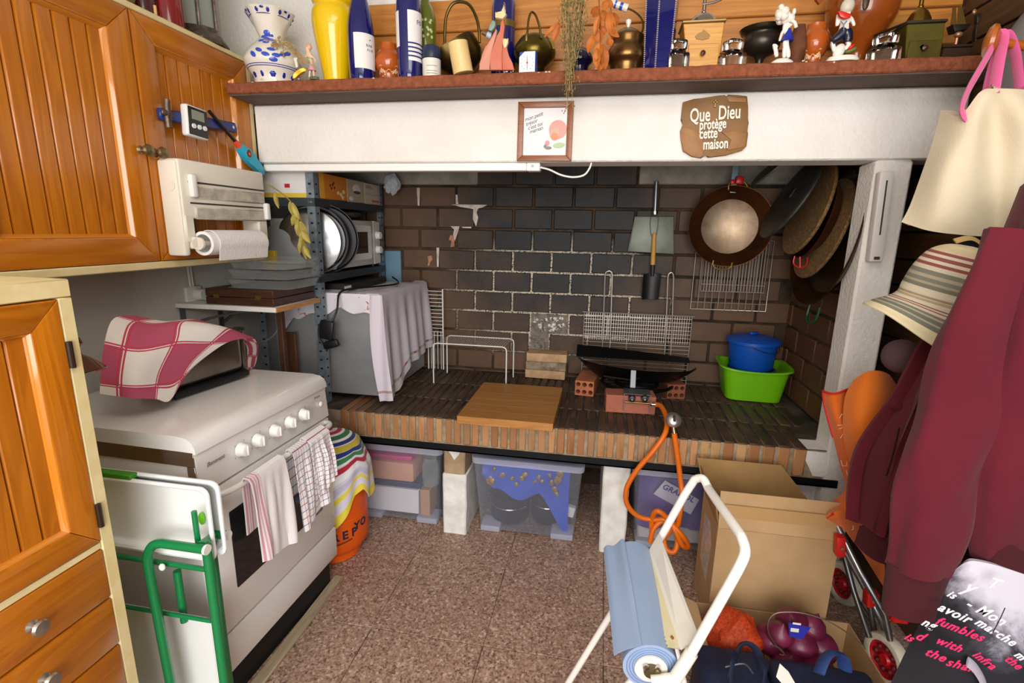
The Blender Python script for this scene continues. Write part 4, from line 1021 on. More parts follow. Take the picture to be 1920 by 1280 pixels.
for i, (a, b_, c, lab, nm) in enumerate(bx_y):
    t = thing(nm, lab, 'box', (-1.32, (a+b_)/2, 1.4885))
    g = MB(); g.bx(-1.43, -1.212, a+.242 if False else (a if i else 2.145-.0), b_ if i else 2.146, 1.4885, 1.598-.002*i, .0015) if i else g.bx(-1.239, -1.212, 2.02, 2.05, 1.4885, 1.575, .0015)
    part('carton', g, M('card_'+nm, c, .55), t, w=True)
    if nm == 'orange_carton':
        g = MB()
        for dy, dz in ((0, 0), (.02, .004), (.01, -.012), (.03, .012), (.036, -.008)): g.cyl((-1.2122, 2.14+dy, 1.55+dz), (-1.2112, 2.14+dy, 1.55+dz), .006, n=10)
        part('berry_print', g, M('berry', '#4a1b2a', .5), t, w=True, kind='stuff')
        g = MB(); g.bx(-1.2122, -1.2112, 2.054, 2.09, 1.49, 1.595); part('yellow_side', g, M('print_yellow', '#dca53a', .5), t, w=True)
        g = MB()
        for dy, dz in ((0, 0), (.025, -.006), (.05, .008), (.04, -.018)): g.ball((-1.2118, 2.21+dy, 1.522+dz), (.001, .014, .009), 8, 5)
        part('cream_print', g, M('print_cream', '#e6c69a', .5), t, w=True, kind='stuff')
    if nm == 'bowl_carton':
        g = MB(); g.ball((-1.2118, 2.39, 1.553), (.0012, .042, .024), 16, 6); g.ball((-1.2118, 2.33, 1.505), (.001, .02, .010), 10, 5); part('bowl_print', g, M('print_white', '#dcd8cf', .5), t, w=True, kind='stuff')
        g = MB(); g.ball((-1.2112, 2.39, 1.537), (.0010, .038, .008), 16, 6); part('bowl_shadow', g, M('print_dark', '#55483c', .5), t, w=True)
    if nm == 'pale_carton':
        g = MB(); g.bx(-1.2122, -1.2112, 2.55, 2.64, 1.50, 1.512); part('red_lettering', g, M('print_rose', '#b5605a', .5), t, w=True)
        g = MB(); g.bx(-1.2122, -1.2112, 2.48, 2.655, 1.537, 1.5385); part('lid_line', g, M('print_line', '#8a7d6a', .6), t, w=True)
        g = MB(); g.bx(-1.2122, -1.2112, 2.49, 2.56, 1.568, 1.572); g.bx(-1.2122, -1.2112, 2.49, 2.55, 1.576, 1.58); part('small_print', g, M('print_line', '', .6), t, w=True, kind='stuff')
solo('plastic_bag', 'crumpled pale grey plastic bag hanging behind the cartons', 'bag', crumple((-1.125, 2.62, 1.60), .045, 9, (.9, .6, 1.1)), M('bag_grey', '#a9adb6', .3, col2='#c8ccd4', vs=40))
g = MB(); g.bx(-1.215, -1.12, 2.69, 2.71, 1.0, 1.245, .003); t = thing('blue_folder', 'pale blue folder standing against the back wall beside the rack', 'folder', (-1.17, 2.70, 1.0)); part('cover', g, M('folder_blue', '#6d8fa6', .5), t, w=True)

# ---------------------------------------------------------------- stainless cabinet under the towel
st = thing('steel_cabinet', 'brushed stainless steel box under the rack draped with a towel', 'cabinet', (-1.22, 2.36, .579))
sstl = M('stainless_sheet', '#b4b6b8', .38, .55, col2='#9a9ea2', vs=3)
g = MB(); g.bx(-1.50, -.972, 2.082, 2.64, .60, 1.075, .004); part('body', g, sstl, st, w=True)
g = MB(); g.bx(-1.495, -.975, 2.068, 2.081, .605, 1.07, .004); part('door', g, sstl, st, w=True)
for xx in (-1.46, -1.0):
    g = MB(); g.cyl((xx, 2.12, .581), (xx, 2.12, .602), .016, n=12); part('foot', g, M('black_plastic', '', .4), st, w=True)
def towelmat():
    m, nt, b = newmat('lilac_towel'); tc_ = nd(nt, 'ShaderNodeTexCoord'); sp_ = nd(nt, 'ShaderNodeSeparateXYZ'); nt.links.new(tc_.outputs['UV'], sp_.inputs[0])
    r1 = ramp(nt, sp_.outputs[1], [(0, '#cfc8d2'), (.90, '#a8a09c'), (.925, '#c9c2c8')], 'CONSTANT')
    ck = nd(nt, 'ShaderNodeMath', operation='MULTIPLY', i_1=9.0); nt.links.new(sp_.outputs[0], ck.inputs[0]); fk = nd(nt, 'ShaderNodeMath', operation='FRACT'); nt.links.new(ck.outputs[0], fk.inputs[0])
    r2 = ramp(nt, fk.outputs[0], [(0, '#a05a50'), (.3, '#a8a09c')], 'CONSTANT')
    msk = ramp(nt, sp_.outputs[1], [(0, '#000000'), (.90, '#ffffff'), (.925, '#000000')], 'CONSTANT')
    c = mixc(nt, msk, r1, r2); nt.links.new(c, b.inputs['Base Color']); b.inputs['Roughness'].default_value = .95; b.inputs['Specular IOR Level'].default_value = .15
    bumpn(nt, b, noisen(nt, coords(nt), 300, 2), .4, .0008); MATS['lilac_towel'] = m; return m
tl = towelmat()
def drape(u, v):
    y = 2.055+.60*u; x0 = -1.02
    zb_ = [.60, .625, .69, .695, .70, .705][min(5, int(u*5))]+0; zs_ = (.598, .606, .69, .70, .715, .72); k = u*5; i = min(4, int(k)); zb_ = zs_[i]+(zs_[i+1]-zs_[i])*(k-i)
    w_ = math.sin(u*34)*.006+math.sin(u*19+1)*.006
    if v < .22: t_ = v/.22; return (x0+.05*t_, y, 1.0815+.003*math.sin(u*20))
    t_ = (v-.22)/.78
    if t_ < .06: a = t_/.06*PI/2; return (-.97+.012*math.sin(a), y, 1.0705+.011*math.cos(a))
    t_ = (t_-.06)/.94
    return (-.958+.026*t_+w_*min(1, t_*2.2), y+(-.012*t_ if u < .08 else 0), 1.0705-(1.0705-zb_)*t_)
tw = thing('draped_towel', 'lilac white towel draped over the steel cabinet with striped hem', 'towel', (-1.0, 2.3, .6))
g = MB(); g.sheet(drape, 70, 44, .003); part('side_drop', g, tl, tw, w=True)
def flap(u, v):
    x = -1.47+.51*u
    zb_ = .985+.012*math.sin(u*23)-.02*math.sin(u*7); zb_ -= max(0, (.16-u)/.16)*.17
    if v < .5: t_ = v/.5; return (x, 2.60-.535*t_, 1.0785+.0035*math.sin(u*15+t_*9)*min(1, t_))
    t_ = (v-.5)/.5; return (x+.0, 2.060-.004*math.sin(u*30)*t_-.004, 1.0785-(1.0785-zb_)*t_)
floral = M('floral_cotton', '#dcd8e0', .95, col2='#cfcad4', vs=12, bump=.3, bs=300)
def floralmat():
    m, nt, b = newmat('floral'); co = coords(nt); n1 = noisen(nt, co, 26, 3, .6, .6)
    c = ramp(nt, n1, [(.60, '#dad6de'), (.625, '#b5675c'), (.66, '#d9c3c0'), (.70, '#c98a80')], 'CONSTANT'); nt.links.new(c, b.inputs['Base Color']); b.inputs['Roughness'].default_value = .95; MATS['floral'] = m; return m
g = MB(); g.sheet(flap, 60, 40, .002); part('front_flap', g, floralmat(), tw, 'white flap with small red flowers', w=True)
def corner(u, v):
    a = Vector((-.985+.03*u, 2.055-.006*math.sin(u*5), 1.072-.10*0)); t_ = v
    xl = -1.0-.015*math.sin(PI*t_)+.03*t_; wd = .055+.02*math.sin(PI*t_*.8)
    return (xl+wd*u, 2.050-.012*t_-.006*math.sin(u*6+t_*3), 1.08-(1.08-.592-.01*u)*t_)
g = MB(); g.sheet(corner, 12, 40, .003); part('hanging_corner', g, tl, tw, w=True)
# black adaptor on its cord
ad_ = thing('power_adaptor', 'black power adaptor hanging from its cord by the rack post', 'adaptor', P('y', 1.96, 618, 655))
blk = M('black_plastic', '', .4)
g = MB(); q = P('y', 1.965, 615, 618); g.box(q, (.06, .035, .085), .008, Rm('Y', .15), seg=2); part('plug_body', g, blk, ad_, w=True)
g = MB(); q2_ = P('y', 1.955, 622, 645); g.box(q2_, (.075, .03, .035), .01, Rm('Y', -.3), seg=2); part('clip_foot', g, blk, ad_, w=True)
g = MB(); g.tube([P('y', 1.96, *a) for a in ((604, 600), (598, 615), (599, 635), (606, 645))], .005, 8, sm=4); part('cord_loop', g, blk, ad_, w=True)
g = MB(); g.tube([P('y', 2.55, 736, 519), Vector((-1.02, 2.40, 1.094)), Vector((-1.09, 2.2, 1.094)), Vector((-1.125, 2.09, 1.096)), Vector((-1.14, 2.035, 1.08)), P('y', 1.99, 632, 580), P('y', 1.965, 622, 605)], .0045, 8, sm=6); part('cord', g, blk, ad_, w=True)
t = thing('flat_black_box', 'flat black box with white label on the steel cabinet', 'box', (-1.2, 2.33, 1.086))
g = MB(); g.bx(-1.40, -1.14, 2.15, 2.54, 1.0862, 1.112, .003); part('case', g, M('flat_black', '#25211f', .5), t, w=True)
g = MB(); q = P('x', -1.1395, 652, 531); g.bx(-1.140, -1.1385, q.y-.03, q.y+.03, 1.090, 1.108); part('label', g, M('label_white', '#d8d4cc', .6), t, w=True)
# wall cabinet and its items: enlarged about the camera position, using precomputed locations
for nm_, k_, lc_ in (
    ('wall_cabinet', 1.474, (-1.8425, 1.1792, 1.2232)),
    ('magnetic_strip', 1.474, (-1.4150, 1.6251, 1.7093)),
    ('bottle_opener', 1.474, (-1.3915, 1.4895, 1.6712)),
    ('kitchen_timer', 1.474, (-1.3974, 1.6173, 1.7110)),
    ('gas_lighter', 1.474, (-1.3974, 1.8460, 1.6389)),
    ('roll_dispenser', 1.474, (-1.4150, 1.6804, 1.2674)),
    ('dried_sprig', 1.400, (-1.3370, 1.8760, 1.5318)),
    ('glass_candle', 1.474, (-1.5369, 1.5966, 2.0096)),
    ('glass_candle.001', 1.474, (-1.5097, 1.6684, 2.0096)),
    ('dark_bottle', 1.474, (-1.5035, 1.4593, 2.0096)),
    ('match_stick', 1.474, (-1.4371, 1.5403, 2.0096)),
    ('lantern', 1.474, (-1.4961, 1.7909, 2.0096)),
):
    o_ = bpy.data.objects[nm_]; o_.location = lc_; o_.scale = (k_, k_, k_)
# ---------------------------------------------------------------- things on the hearth
HZ = hearth_top+.001
cb = thing('cutting_board', 'thick square wooden cutting board lying on the hearth edge', 'board', (-.365, 2.16, HZ), (0, 0, .012))
bw = WOOD('beech_board', '#9a6530', '#b8823f', 'x', 1.1, .45, bump=.15)
c4 = [P('z', HZ+.034, *q) for q in ((905, 716), (1053, 726), (1040, 793), (858, 781))]
x0_, x1_ = (c4[0].x+c4[3].x)/2, (c4[1].x+c4[2].x)/2; y0_, y1_ = (c4[2].y+c4[3].y)/2, (c4[0].y+c4[1].y)/2
for k in range(6):
    ya = y0_+(y1_-y0_)*k/6; yb_ = y0_+(y1_-y0_)*(k+1)/6
    g = MB(); g.bx(x0_, x1_, ya+.0002, yb_-.0002, HZ, HZ+.034, .0012); part('stave', g, bw, cb, w=True)
# fire bricks in a stack
fb = M('pale_firebrick', '#c9a680', .9, col2='#a98863', vs=18, bump=.4, bs=60); fbd = M('worn_firebrick', '#a08d78', .9, col2='#6d5d4e', vs=28, bump=.5, bs=60)
q0, q1 = P('y', 2.61, 985, 712), P('y', 2.61, 1062, 666)
for k, (m_, lab) in enumerate(((fb, 'pale fire brick at the bottom of the stack of three'), (fbd, 'grey stained fire brick in the middle of the stack of three'), (fb, 'pale fire brick on top of the stack of three'))):
    g = MB(); z0_ = HZ+.047*k; g.box((q0.x/2+q1.x/2+.002*k-.002, 2.66, z0_+.0235), (q1.x-q0.x, .10, .0462), .003, Rm('Z', .02*(k-1))); g.jitter(.0012, 30)
    solo('fire_brick', lab, 'brick', g, m_, group='stacked fire bricks')
# white wire rack
wr = M('white_wire', '#dcdcd8', .35)
t = thing('wire_rack', 'white coated wire shelf rack standing on the hearth', 'rack', (-.64, 2.5, HZ))
f0, f1 = Vector((-.833, 2.40, .778)), Vector((-.452, 2.40, .790)); b0, b1 = Vector((-.822, 2.60, .808)), Vector((-.446, 2.60, .814))
zt2 = .795
for nm, a, c in (('front_leg_frame', 2.40, (-.836, -.450)), ('rear_leg_frame', 2.60, (-.825, -.448))):
    g = MB(); g.tube([(c[0], a, HZ)]+smooth([Vector((c[0], a, zt2-.03)), Vector((c[0]+.004, a, zt2-.008)), Vector((c[0]+.022, a, zt2))], 3)+smooth([Vector((c[1]-.022, a, zt2)), Vector((c[1]-.004, a, zt2-.008)), Vector((c[1], a, zt2-.03))], 3)+[(c[1], a, HZ)], .0035, 8); part(nm, g, wr, t, w=True)
g = MB()
for k in range(28):
    x = -.815+.013*k; g.tube([(x, 2.40, zt2), (x+.004, 2.60, zt2)], .0013, 5)
part('wires', g, wr, t, w=True, kind='stuff')
t = thing('folded_wire_rack', 'folded white wire rack standing upright behind the towel', 'rack', (-.9, 2.655, HZ))
for x in (-.955, -.866):
    g = MB(); g.tube([(x, 2.66, HZ), (x, 2.66, 1.043)], .004, 8); part('side_wire', g, wr, t, w=True)
g = MB()
for k in range(13): g.tube([(-.955, 2.662, 1.03-.021*k), (-.866, 2.662, 1.03-.021*k)], .002, 5)
for k in range(4): g.tube([(-.94+.02*k, 2.664, HZ), (-.94+.02*k, 2.664, .80)], .002, 5)
part('rungs', g, wr, t, w=True, kind='stuff')
# double grill
gr = thing('grill_basket', 'chrome wire grill basket with two long loop handles against the wall', 'grill', (.2, 2.66, HZ))
gm = M('grill_chrome', '#b8b0a6', .35, .6)
def GP(px, py): return P('y', 2.668, px, py)
gx0, gx1, gz1 = GP(1096, 586).x, GP(1298, 594).x, .951
g = MB(); g.tube([(gx0, 2.668, HZ), (gx0, 2.668, gz1), (gx1, 2.668, gz1), (gx1, 2.668, HZ)], .0028, 6); g.tube([(gx0-.012, 2.666, gz1), (gx1+.012, 2.666, gz1)], .003, 6); part('outer_wire', g, gm, gr, w=True)
g = MB()
for k in range(18): zz = gz1-.017-.0205*k; g.tube([(gx0, 2.669, zz), (gx1, 2.669, zz)], .0014, 4, caps=False)
for k in range(1, 46): xx = gx0+(gx1-gx0)*k/46; g.tube([(xx, 2.672, .80), (xx, 2.672, gz1)], .0012, 4, caps=False)
part('mesh_wires', g, gm, gr, w=True, kind='stuff')
for (a, b_, c, d) in ((1133, 1150, 508, 640), (1251, 1265, 511, 640)):
    l0, l1, l2 = GP(a-3, d), GP(a+1.5, c+10), GP((a+b_)/2+.5, c); r1, r0 = GP(b_-2, c+10), GP(b_-6, d)
    g = MB(); pts = [Vector((l0.x, 2.66, .70)), l0]+smooth([l1, GP(a+3, c+3), l2, GP(b_-3, c+3), r1], 4)+[r0, Vector((r0.x, 2.66, .70))]
    g.tube(pts, .0032, 8); part('loop_handle', g, M('bright_chrome', '#d9d4cf', .3, .7), gr, w=True)
# gas ring under its black pan
sb_ = M('soot_black_iron', '#0c0c0d', .35, .3)
t = thing('drip_pan', 'wide black iron pan with turned up back resting on hollow bricks', 'pan', (.19, 2.5, HZ+.06))
def panf(u, v):
    a = -PI+PI*u; rx = .292*(.55+.45*v); ry = .17*(.4+.6*v)
    return (.192+rx*math.cos(a), 2.50+ry*math.sin(a), .648+.088*v**1.6+.012*math.cos(a)*v*-1)
g = MB(); g.sheet(panf, 40, 8, .004); g.sheet(lambda u, v: Vector(panf(u, 0))*1+Vector(((.192-panf(u, 0)[0])*v, (2.50-panf(u, 0)[1])*v, 0)), 40, 1, .003); part('bowl', g, sb_, t, w=True)
pA, pB, pC, pD = P('y', 2.51, 1076, 657), P('y', 2.51, 1294, 672), P('y', 2.50, 1292, 674), P('y', 2.50, 1080, 677)
g = MB()
def backf(u, v):
    x = pD.x+(pB.x-pD.x)*u; z = .742+.002*math.sin(u*3)+.052*(1-v)*(1-.75*u); return (x, 2.505+.05*(1-v), z)
g.sheet(backf, 20, 4, .004); part('turned_up_back', g, sb_, t, w=True)
g = MB(); g.tube([(pD.x, 2.503, .7435), (pB.x, 2.503, .7445)], .0022, 6); part('highlight_line', g, M('edge_highlight', '#8a8a8a', .3, 1), t, 'bright line drawn for the highlight on the front edge', w=True)  # pale tube drawn in for the highlight along the pan edge
t = thing('gas_ring', 'black ring gas burner with steel valve bracket and two black taps', 'burner', (.2, 2.3, HZ+.08))
g = MB()
for r_ in (.10, .17): g.tube([(.2+r_*math.cos(a*PI/18), 2.45+r_*.8*math.sin(a*PI/18), .640) for a in range(36)], .008, 8, closed=True)
part('burner_rings', g, sb_, t, w=True, kind='stuff')
g = MB(); g.tube([(.2-.18, 2.45, .6325), (.2+.18, 2.45, .6325)], .006, 6); g.tube([(.2, 2.30, .6325), (.2, 2.6, .6325)], .006, 6); g.tube([P('y', 2.33, 1132, 705), P('y', 2.30, 1180, 712), P('y', 2.33, 1200, 709)], .004, 6); part('support_arms', g, M('dark_steel_rod', '#4a4a4a', .35, .9), t, w=True, kind='stuff')
a, b_ = P('y', 2.27, 1187, 694), P('y', 2.23, 1187, 727)
g = MB(); g.box((a+b_)/2, (.026, .012, (a-b_).length), .002, Rm('X', -.35)); part('air_tube', g, M('galv_tube', '#6f7376', .45, .8), t, w=True)
k0, k1 = P('y', 2.155, 1171, 738), P('y', 2.155, 1220, 741)
zb_ = P('y', 2.155, 1171, 769).z
ztp = (k0.z+k1.z)/2
g = MB(); g.bx(k0.x, k1.x, 2.150, 2.235, ztp, ztp+.002); part('bracket_top', g, M('galv_tube', '', .35), t, w=True)
for xx in (k0.x, k1.x):
    g = MB(); g.bx(xx-.0015, xx+.0015, 2.150, 2.154, zb_, ztp+.002); part('bracket_leg', g, M('galv_tube', '', .35), t, w=True)
cbar = (P('y', 2.15, 1195, 755))
g = MB(); g.cyl((k0.x+.005, 2.152, cbar.z), (k1.x+.004, 2.152, cbar.z), .0045, n=10); part('gas_rail', g, M('dull_brass', '', .4), t, w=True)
for px in (1185, 1209):
    q = P('y', 2.14, px, 747.5); g = MB(); g.lathe([(.0, 0), (.0145, 0), (.016, .004), (.0135, .02), (.006, .022), (0, .022)], 18, q+Y*.012, Rm('X', PI/2)); tp = part('tap_knob', g, M('tap_black', '#17171a', .4), t, w=True)
    g = MB(); g.cyl(q-Y*.012, q-Y*.0095, .003, n=10); part('screw', g, chrome, tp, w=True)
terra = M('terracotta', '#b06a48', .85, col2='#9c5a3b', vs=12, bump=.3, bs=50); terra2 = M('dark_terracotta', '#8d5238', .85, col2='#7a432d', vs=12, bump=.3, bs=50)
def hollow_brick(w_, h_, d_, nx, nz, dep=.16):
    g = MB(); cw, ch = w_/nx, h_/nz; n = 16
    for i in range(nx):
        for j in range(nz):
            cx_, cz_ = -w_/2+cw*(i+.5), ch*(j+.5); r_ = min(cw, ch)*.36
            sq, ci, ib = [], [], []
            for k in range(n):
                a = 2*PI*k/n+PI/4; c_, s_ = math.cos(a), math.sin(a); m_ = max(abs(c_), abs(s_))
                sq.append(g.bm.verts.new((cx_+c_/m_*cw/2, 0, cz_+s_/m_*ch/2))); ci.append(g.bm.verts.new((cx_+c_*r_, 0, cz_+s_*r_))); ib.append(g.bm.verts.new((cx_+c_*r_, dep, cz_+s_*r_)))
            for k in range(n):
                k2 = (k+1) % n
                g.bm.faces.new((sq[k], sq[k2], ci[k2], ci[k])); g.bm.faces.new((ci[k], ci[k2], ib[k2], ib[k]))
            g.bm.faces.new(ib)
    V = [g.bm.verts.new((sx*w_/2, y_, z_)) for y_ in (0, d_) for sx, z_ in ((-1, 0), (1, 0), (1, h_), (-1, h_))]
    for q in ((0, 1, 5, 4), (1, 2, 6, 5), (2, 3, 7, 6), (3, 0, 4, 7), (4, 5, 6, 7)): g.bm.faces.new([V[i] for i in q])
    bmesh.ops.remove_doubles(g.bm, verts=g.bm.verts, dist=.0002); return g
def place(name, lab, cat, g, mats, loc, rz, group=None):
    me = mkmesh(name, g, mats); o = bpy.data.objects.new(name, me); COL.objects.link(o); o.location = loc; o.rotation_euler = (0, 0, rz); WM[o.name] = Matrix.Translation(loc) @ Matrix.Rotation(rz, 4, 'Z'); return tag(o, lab, cat, group)
place('hollow_brick', 'hollow terracotta brick with six holes showing left of the gas taps', 'brick', hollow_brick(.092, .075, .20, 3, 2), terra, (-.053, 2.37, HZ), -.12, 'bricks under the gas burner')
place('hollow_brick', 'hollow terracotta brick with six holes showing right of the gas taps', 'brick', hollow_brick(.086, .072, .20, 3, 2), terra2, (.388, 2.425, HZ), .16, 'bricks under the gas burner')
g = MB(); g.bx(-.109, .109, 0, .10, 0, .082, .003); g.jitter(.001, 30); place('terracotta_brick', 'terracotta brick lying sideways behind the gas taps', 'brick', g, M('salmon_terracotta', '#ad6b55', .8, col2='#9a5541', vs=6, bump=.2, bs=60), (.159, 2.168, HZ), .06, 'bricks under the gas burner')
# orange gas hose with regulator
hs = thing('gas_hose', 'orange gas hose coiled below the hearth with round silver regulator', 'hose', (.3, 1.92, .3))
om = M('hose_orange', '#d9690f', .38)
pts = [P('y', 2.14, 1228, 758), P('y', 2.10, 1240, 762), P('y', 2.0, 1250, 785), P('y', 1.93, 1247, 812), P('y', 1.905, 1225, 845), P('y', 1.90, 1195, 880), P('y', 1.895, 1175, 915), P('y', 1.895, 1176, 945), P('y', 1.895, 1196, 967), P('y', 1.895, 1224, 974), P('y', 1.89, 1245, 973), P('y', 1.89, 1256, 985)]
coil = [(1252, 1000), (1245, 1010), (1250, 1030), (1264, 1034), (1270, 1015), (1266, 990), (1245, 965), (1230, 958), (1222, 975), (1222, 1000), (1219, 1015), (1226, 990), (1245, 975), (1262, 985), (1280, 1005), (1290, 1020), (1287, 1026), (1278, 1020), (1266, 995), (1258, 978), (1270, 985), (1275, 960), (1279, 930), (1276, 900), (1271, 860), (1266, 825), (1264, 812)]
pts += [P('y', 1.885+.012*math.sin(i*1.7), *q) for i, q in enumerate(coil[:-3])]+[P('y', 1.90, *q) for q in coil[-3:]]
g = MB(); g.tube(pts, .0105, 10, sm=6); part('rubber_hose', g, om, hs, w=True)
q = P('y', 2.13, 1226, 758); g = MB(); g.cyl(q-X*.012, q+X*.006, .007, n=10); g.cyl(q-X*.016, q-X*.01, .010, n=6); part('brass_fitting', g, M('nickel_fitting', '#c6b9a0', .25, 1), hs, w=True)
c = P('y', 1.925, 1263, 787); c.z = max(c.z, HZ+.03)
g = MB(); g.lathe([(0, -.014), (.022, -.013), (.030, -.006), (.031, 0), (.029, .006), (.018, .014), (0, .017)], 28, c, Rm('X', .9)); part('regulator', g, M('regulator_silver', '#c4bfba', .3, .9), hs, 'round silver regulator', w=True)
g = MB(); nrm = Rm('X', .9) @ Vector((0, 0, 1)); g.box(c+nrm*.018, (.009, .006, .026), .002, Rm('X', .9) @ Rm('X', PI/2)); part('regulator_lever', g, M('tap_black', '', .4), hs, w=True)
g = MB(); g.cyl(c-Z*.024-Y*.006, P('y', 1.90, 1265, 815), .007, .009, 12); part('brass_fitting', g, M('nickel_fitting', '', .25), hs, w=True)
# green basin with blue pots
lime = M('lime_plastic', '#6fb80c', .35); blue = M('blue_plastic', '#0f4fae', .38); blue2 = M('dark_blue_plastic', '#0d3f86', .4)
bs = thing('green_basin', 'lime green plastic washing up basin in the hearth corner', 'basin', (.755, 2.53, HZ))
bc = Vector((.762, 2.57, HZ)); 
def rrect(t_, a, b, q=6):
    c_, s_ = math.cos(t_), math.sin(t_); r_ = (abs(c_)**q+abs(s_)**q)**(-1/q); return c_*r_*a, s_*r_*b
rings = []; g = MB(); ROTB = -.06
for (a, b, z) in ((.118, .104, 0), (.125, .110, .004), (.150, .128, .145), (.163, .136, .152), (.166, .138, .147), (.1645, .1375, .155), (.148, .126, .155), (.122, .107, .008), (.0, .0, .008)):
    ring = []
    for k in range(48):
        x_, y_ = rrect(2*PI*k/48, max(a, .002), max(b, .002)); zz = z + (.014*(x_/.16)**2*(-1 if False else 1) if z > .1 else 0)
        x2, y2 = x_*math.cos(ROTB)-y_*math.sin(ROTB), x_*math.sin(ROTB)+y_*math.cos(ROTB); ring.append(g.bm.verts.new(bc+Vector((x2, y2, zz))))
    rings.append(ring)
g.skin(rings); part('tub', g, lime, bs, w=True)
def pot(name, lab, c, r0, r1, h, lid=False, mat=blue):
    t = thing(name, lab, 'pot', c)
    g = MB(); g.lathe([(0, 0), (r0, 0), (r0+.004, .004), (r1, h-.012), (r1+.008, h-.010), (r1+.008, h), (r1-.002, h), (r0-.002, .006), (0, .006)], 36); part('body', g, mat, t)
    g = MB(); g.tube([((r1+.006)*math.cos(a), (r1+.006)*math.sin(a), h-.012-.03*math.sin((a+1.9)/2.2*PI)) for a in [-1.9+.1*i for i in range(23)]], .0018, 6); part('wire_handle', g, chrome, t)
    if lid:
        g = MB(); g.lathe([(r1+.013, h-.006), (r1+.013, h+.006), (r1+.004, h+.012), (r1*.6, h+.026), (0, h+.030)], 36); l_ = part('lid', g, mat, t)
        g = MB(); g.box((0, 0, h+.036), (.05, .02, .014), .005, Rm('Z', .5)); part('lid_grip', g, mat, l_)
    return t
pot('blue_bowl', 'lower dark blue plastic bowl standing in the green basin', (.758, 2.572, HZ+.009), .084, .102, .135, False, blue2)
pot('blue_pot', 'lidded bright blue plastic pot stacked on the bowl in the basin', (.752, 2.572, HZ+.146), .096, .113, .135, True)

# ---------------------------------------------------------------- hanging on the back wall
pl = thing('ash_shovel', 'grey steel ash shovel with tube handle hung on the brick wall', 'shovel', P('y', 2.69, 1225, 475))
zz = M('zinc_sheet', '#777c72', .5, .5, col2='#666a60', vs=10)
q = [P('y', 2.69, *a) for a in ((1191, 407), (1262, 407), (1263, 476), (1178, 471))]
g = MB(); g.prism([(p_.x, p_.z) for p_ in q][::-1], .003, (0, 2.695, 0), X, Z, 0, .0008); g.tube([q[3]+Y*.0, q[0], q[1], q[2]], .003, 6); part('blade', g, zz, pl, w=True)
g = MB(); g.cyl(P('y', 2.685, 1231, 340), P('y', 2.685, 1228, 399), .011, n=14); part('tube_handle', g, M('grey_tube', '#7f8284', .3, .8), pl, w=True)
g = MB(); g.cyl(P('y', 2.685, 1228, 396), P('y', 2.685, 1228, 402), .0165, .016, 14); part('ferrule', g, chrome, pl, w=True)
sh = thing('hand_shovel', 'small black shovel with yellow wooden handle hung over the ash shovel', 'shovel', P('y', 2.675, 1222, 562))
def S(px, py): return P('y', 2.674, px, py)
g = MB(); g.tube([S(1221, 442), S(1219, 420), S(1222, 402), S(1228, 398), S(1234, 402), S(1234, 420), S(1231, 442)], .0013, 6, sm=4); part('hanging_wire', g, M('dark_metal', '', .4), sh, w=True)
g = MB(); g.cyl(S(1227, 438), S(1224, 496), .0105, .0125, 14); part('wooden_handle', g, M('yellow_wood', '#c9964a', .5, col2='#b5823a', vs=20), sh, w=True)
g = MB(); g.cyl(S(1224, 495), S(1223, 518), .012, .009, 12); part('socket', g, M('purple_black', '#241a24', .4), sh, w=True)
def bladef(u, v):
    a = S(1206+u*34, 513); b_ = S(1203+u*31.5, 561); p_ = a+(b_-a)*v; p_.y += -.012*(abs(u-.5)*2)**2+.006; return p_
g = MB(); g.sheet(bladef, 12, 10, .002); part('blade', g, M('black_lacquer', '#0b0b0c', .4, .2), sh, w=True)
pp = thing('paella_pan', 'round copper brown paella pan with steel base and brass handles hung up', 'pan', P('y', 2.63, 1368, 492))
pc = P('y', 2.625, 1367.5, 425); R_ = .186
cop = M('seasoned_copper', '#4e2c16', .32, .75, col2='#6b4024', vs=6); base_m = M('pan_steel', '#94806a', .4, .85, col2='#7d6955', vs=14)
TQ = Rm('Z', -.12) @ Rm('X', PI/2)
g = MB(); g.lathe([(.128, .002), (R_, .048), (R_+.003, .049), (R_+.003, .045), (.130, -.003)], 56, pc, TQ, caps=False); part('side', g, cop, pp, w=True, angle=.3)
g = MB(); g.lathe([(0, .0015), (.128, .0015), (.134, .006), (.1345, .004), (.128, -.001), (0, -.001)], 56, pc, TQ); part('base', g, base_m, pp, w=True)
brs = M('brass', '#b39a4a', .3, .9)
hb_ = [P('y', 2.575, *a) for a in ((1338, 488), (1337, 496), (1344, 503), (1358, 505), (1370, 501), (1373, 492))]
g = MB(); g.tube(hb_, .0042, 8, sm=5); part('brass_handle', g, brs, pp, w=True)
ht_ = [P('y', 2.575, *a) for a in ((1366, 356), (1368, 344), (1380, 338), (1395, 340), (1403, 352))]
g = MB(); g.tube(ht_, .0042, 8, sm=5); part('brass_handle', g, brs, pp, w=True)
t = thing('wall_hook', 'flat steel strap hook with a red clip holding the paella pan', 'hook', P('y', 2.6, 1378, 345))
a, b_ = P('y', 2.60, 1379, 296), P('y', 2.60, 1378, 345)
g = MB(); g.box((a+b_)/2, (.028, .004, (a-b_).length+.08), .001); part('strap', g, M('blue_grey_steel', '#6f8088', .35, .8), t, w=True)
g = MB(); g.box(P('y', 2.57, 1387, 338), (.034, .02, .036), .007, Rm('Y', .2), seg=2); g.box(P('y', 2.572, 1374, 341), (.02, .015, .022), .005, None, seg=2); part('red_clip', g, M('red_plastic', '#c3141a', .35), t, w=True)
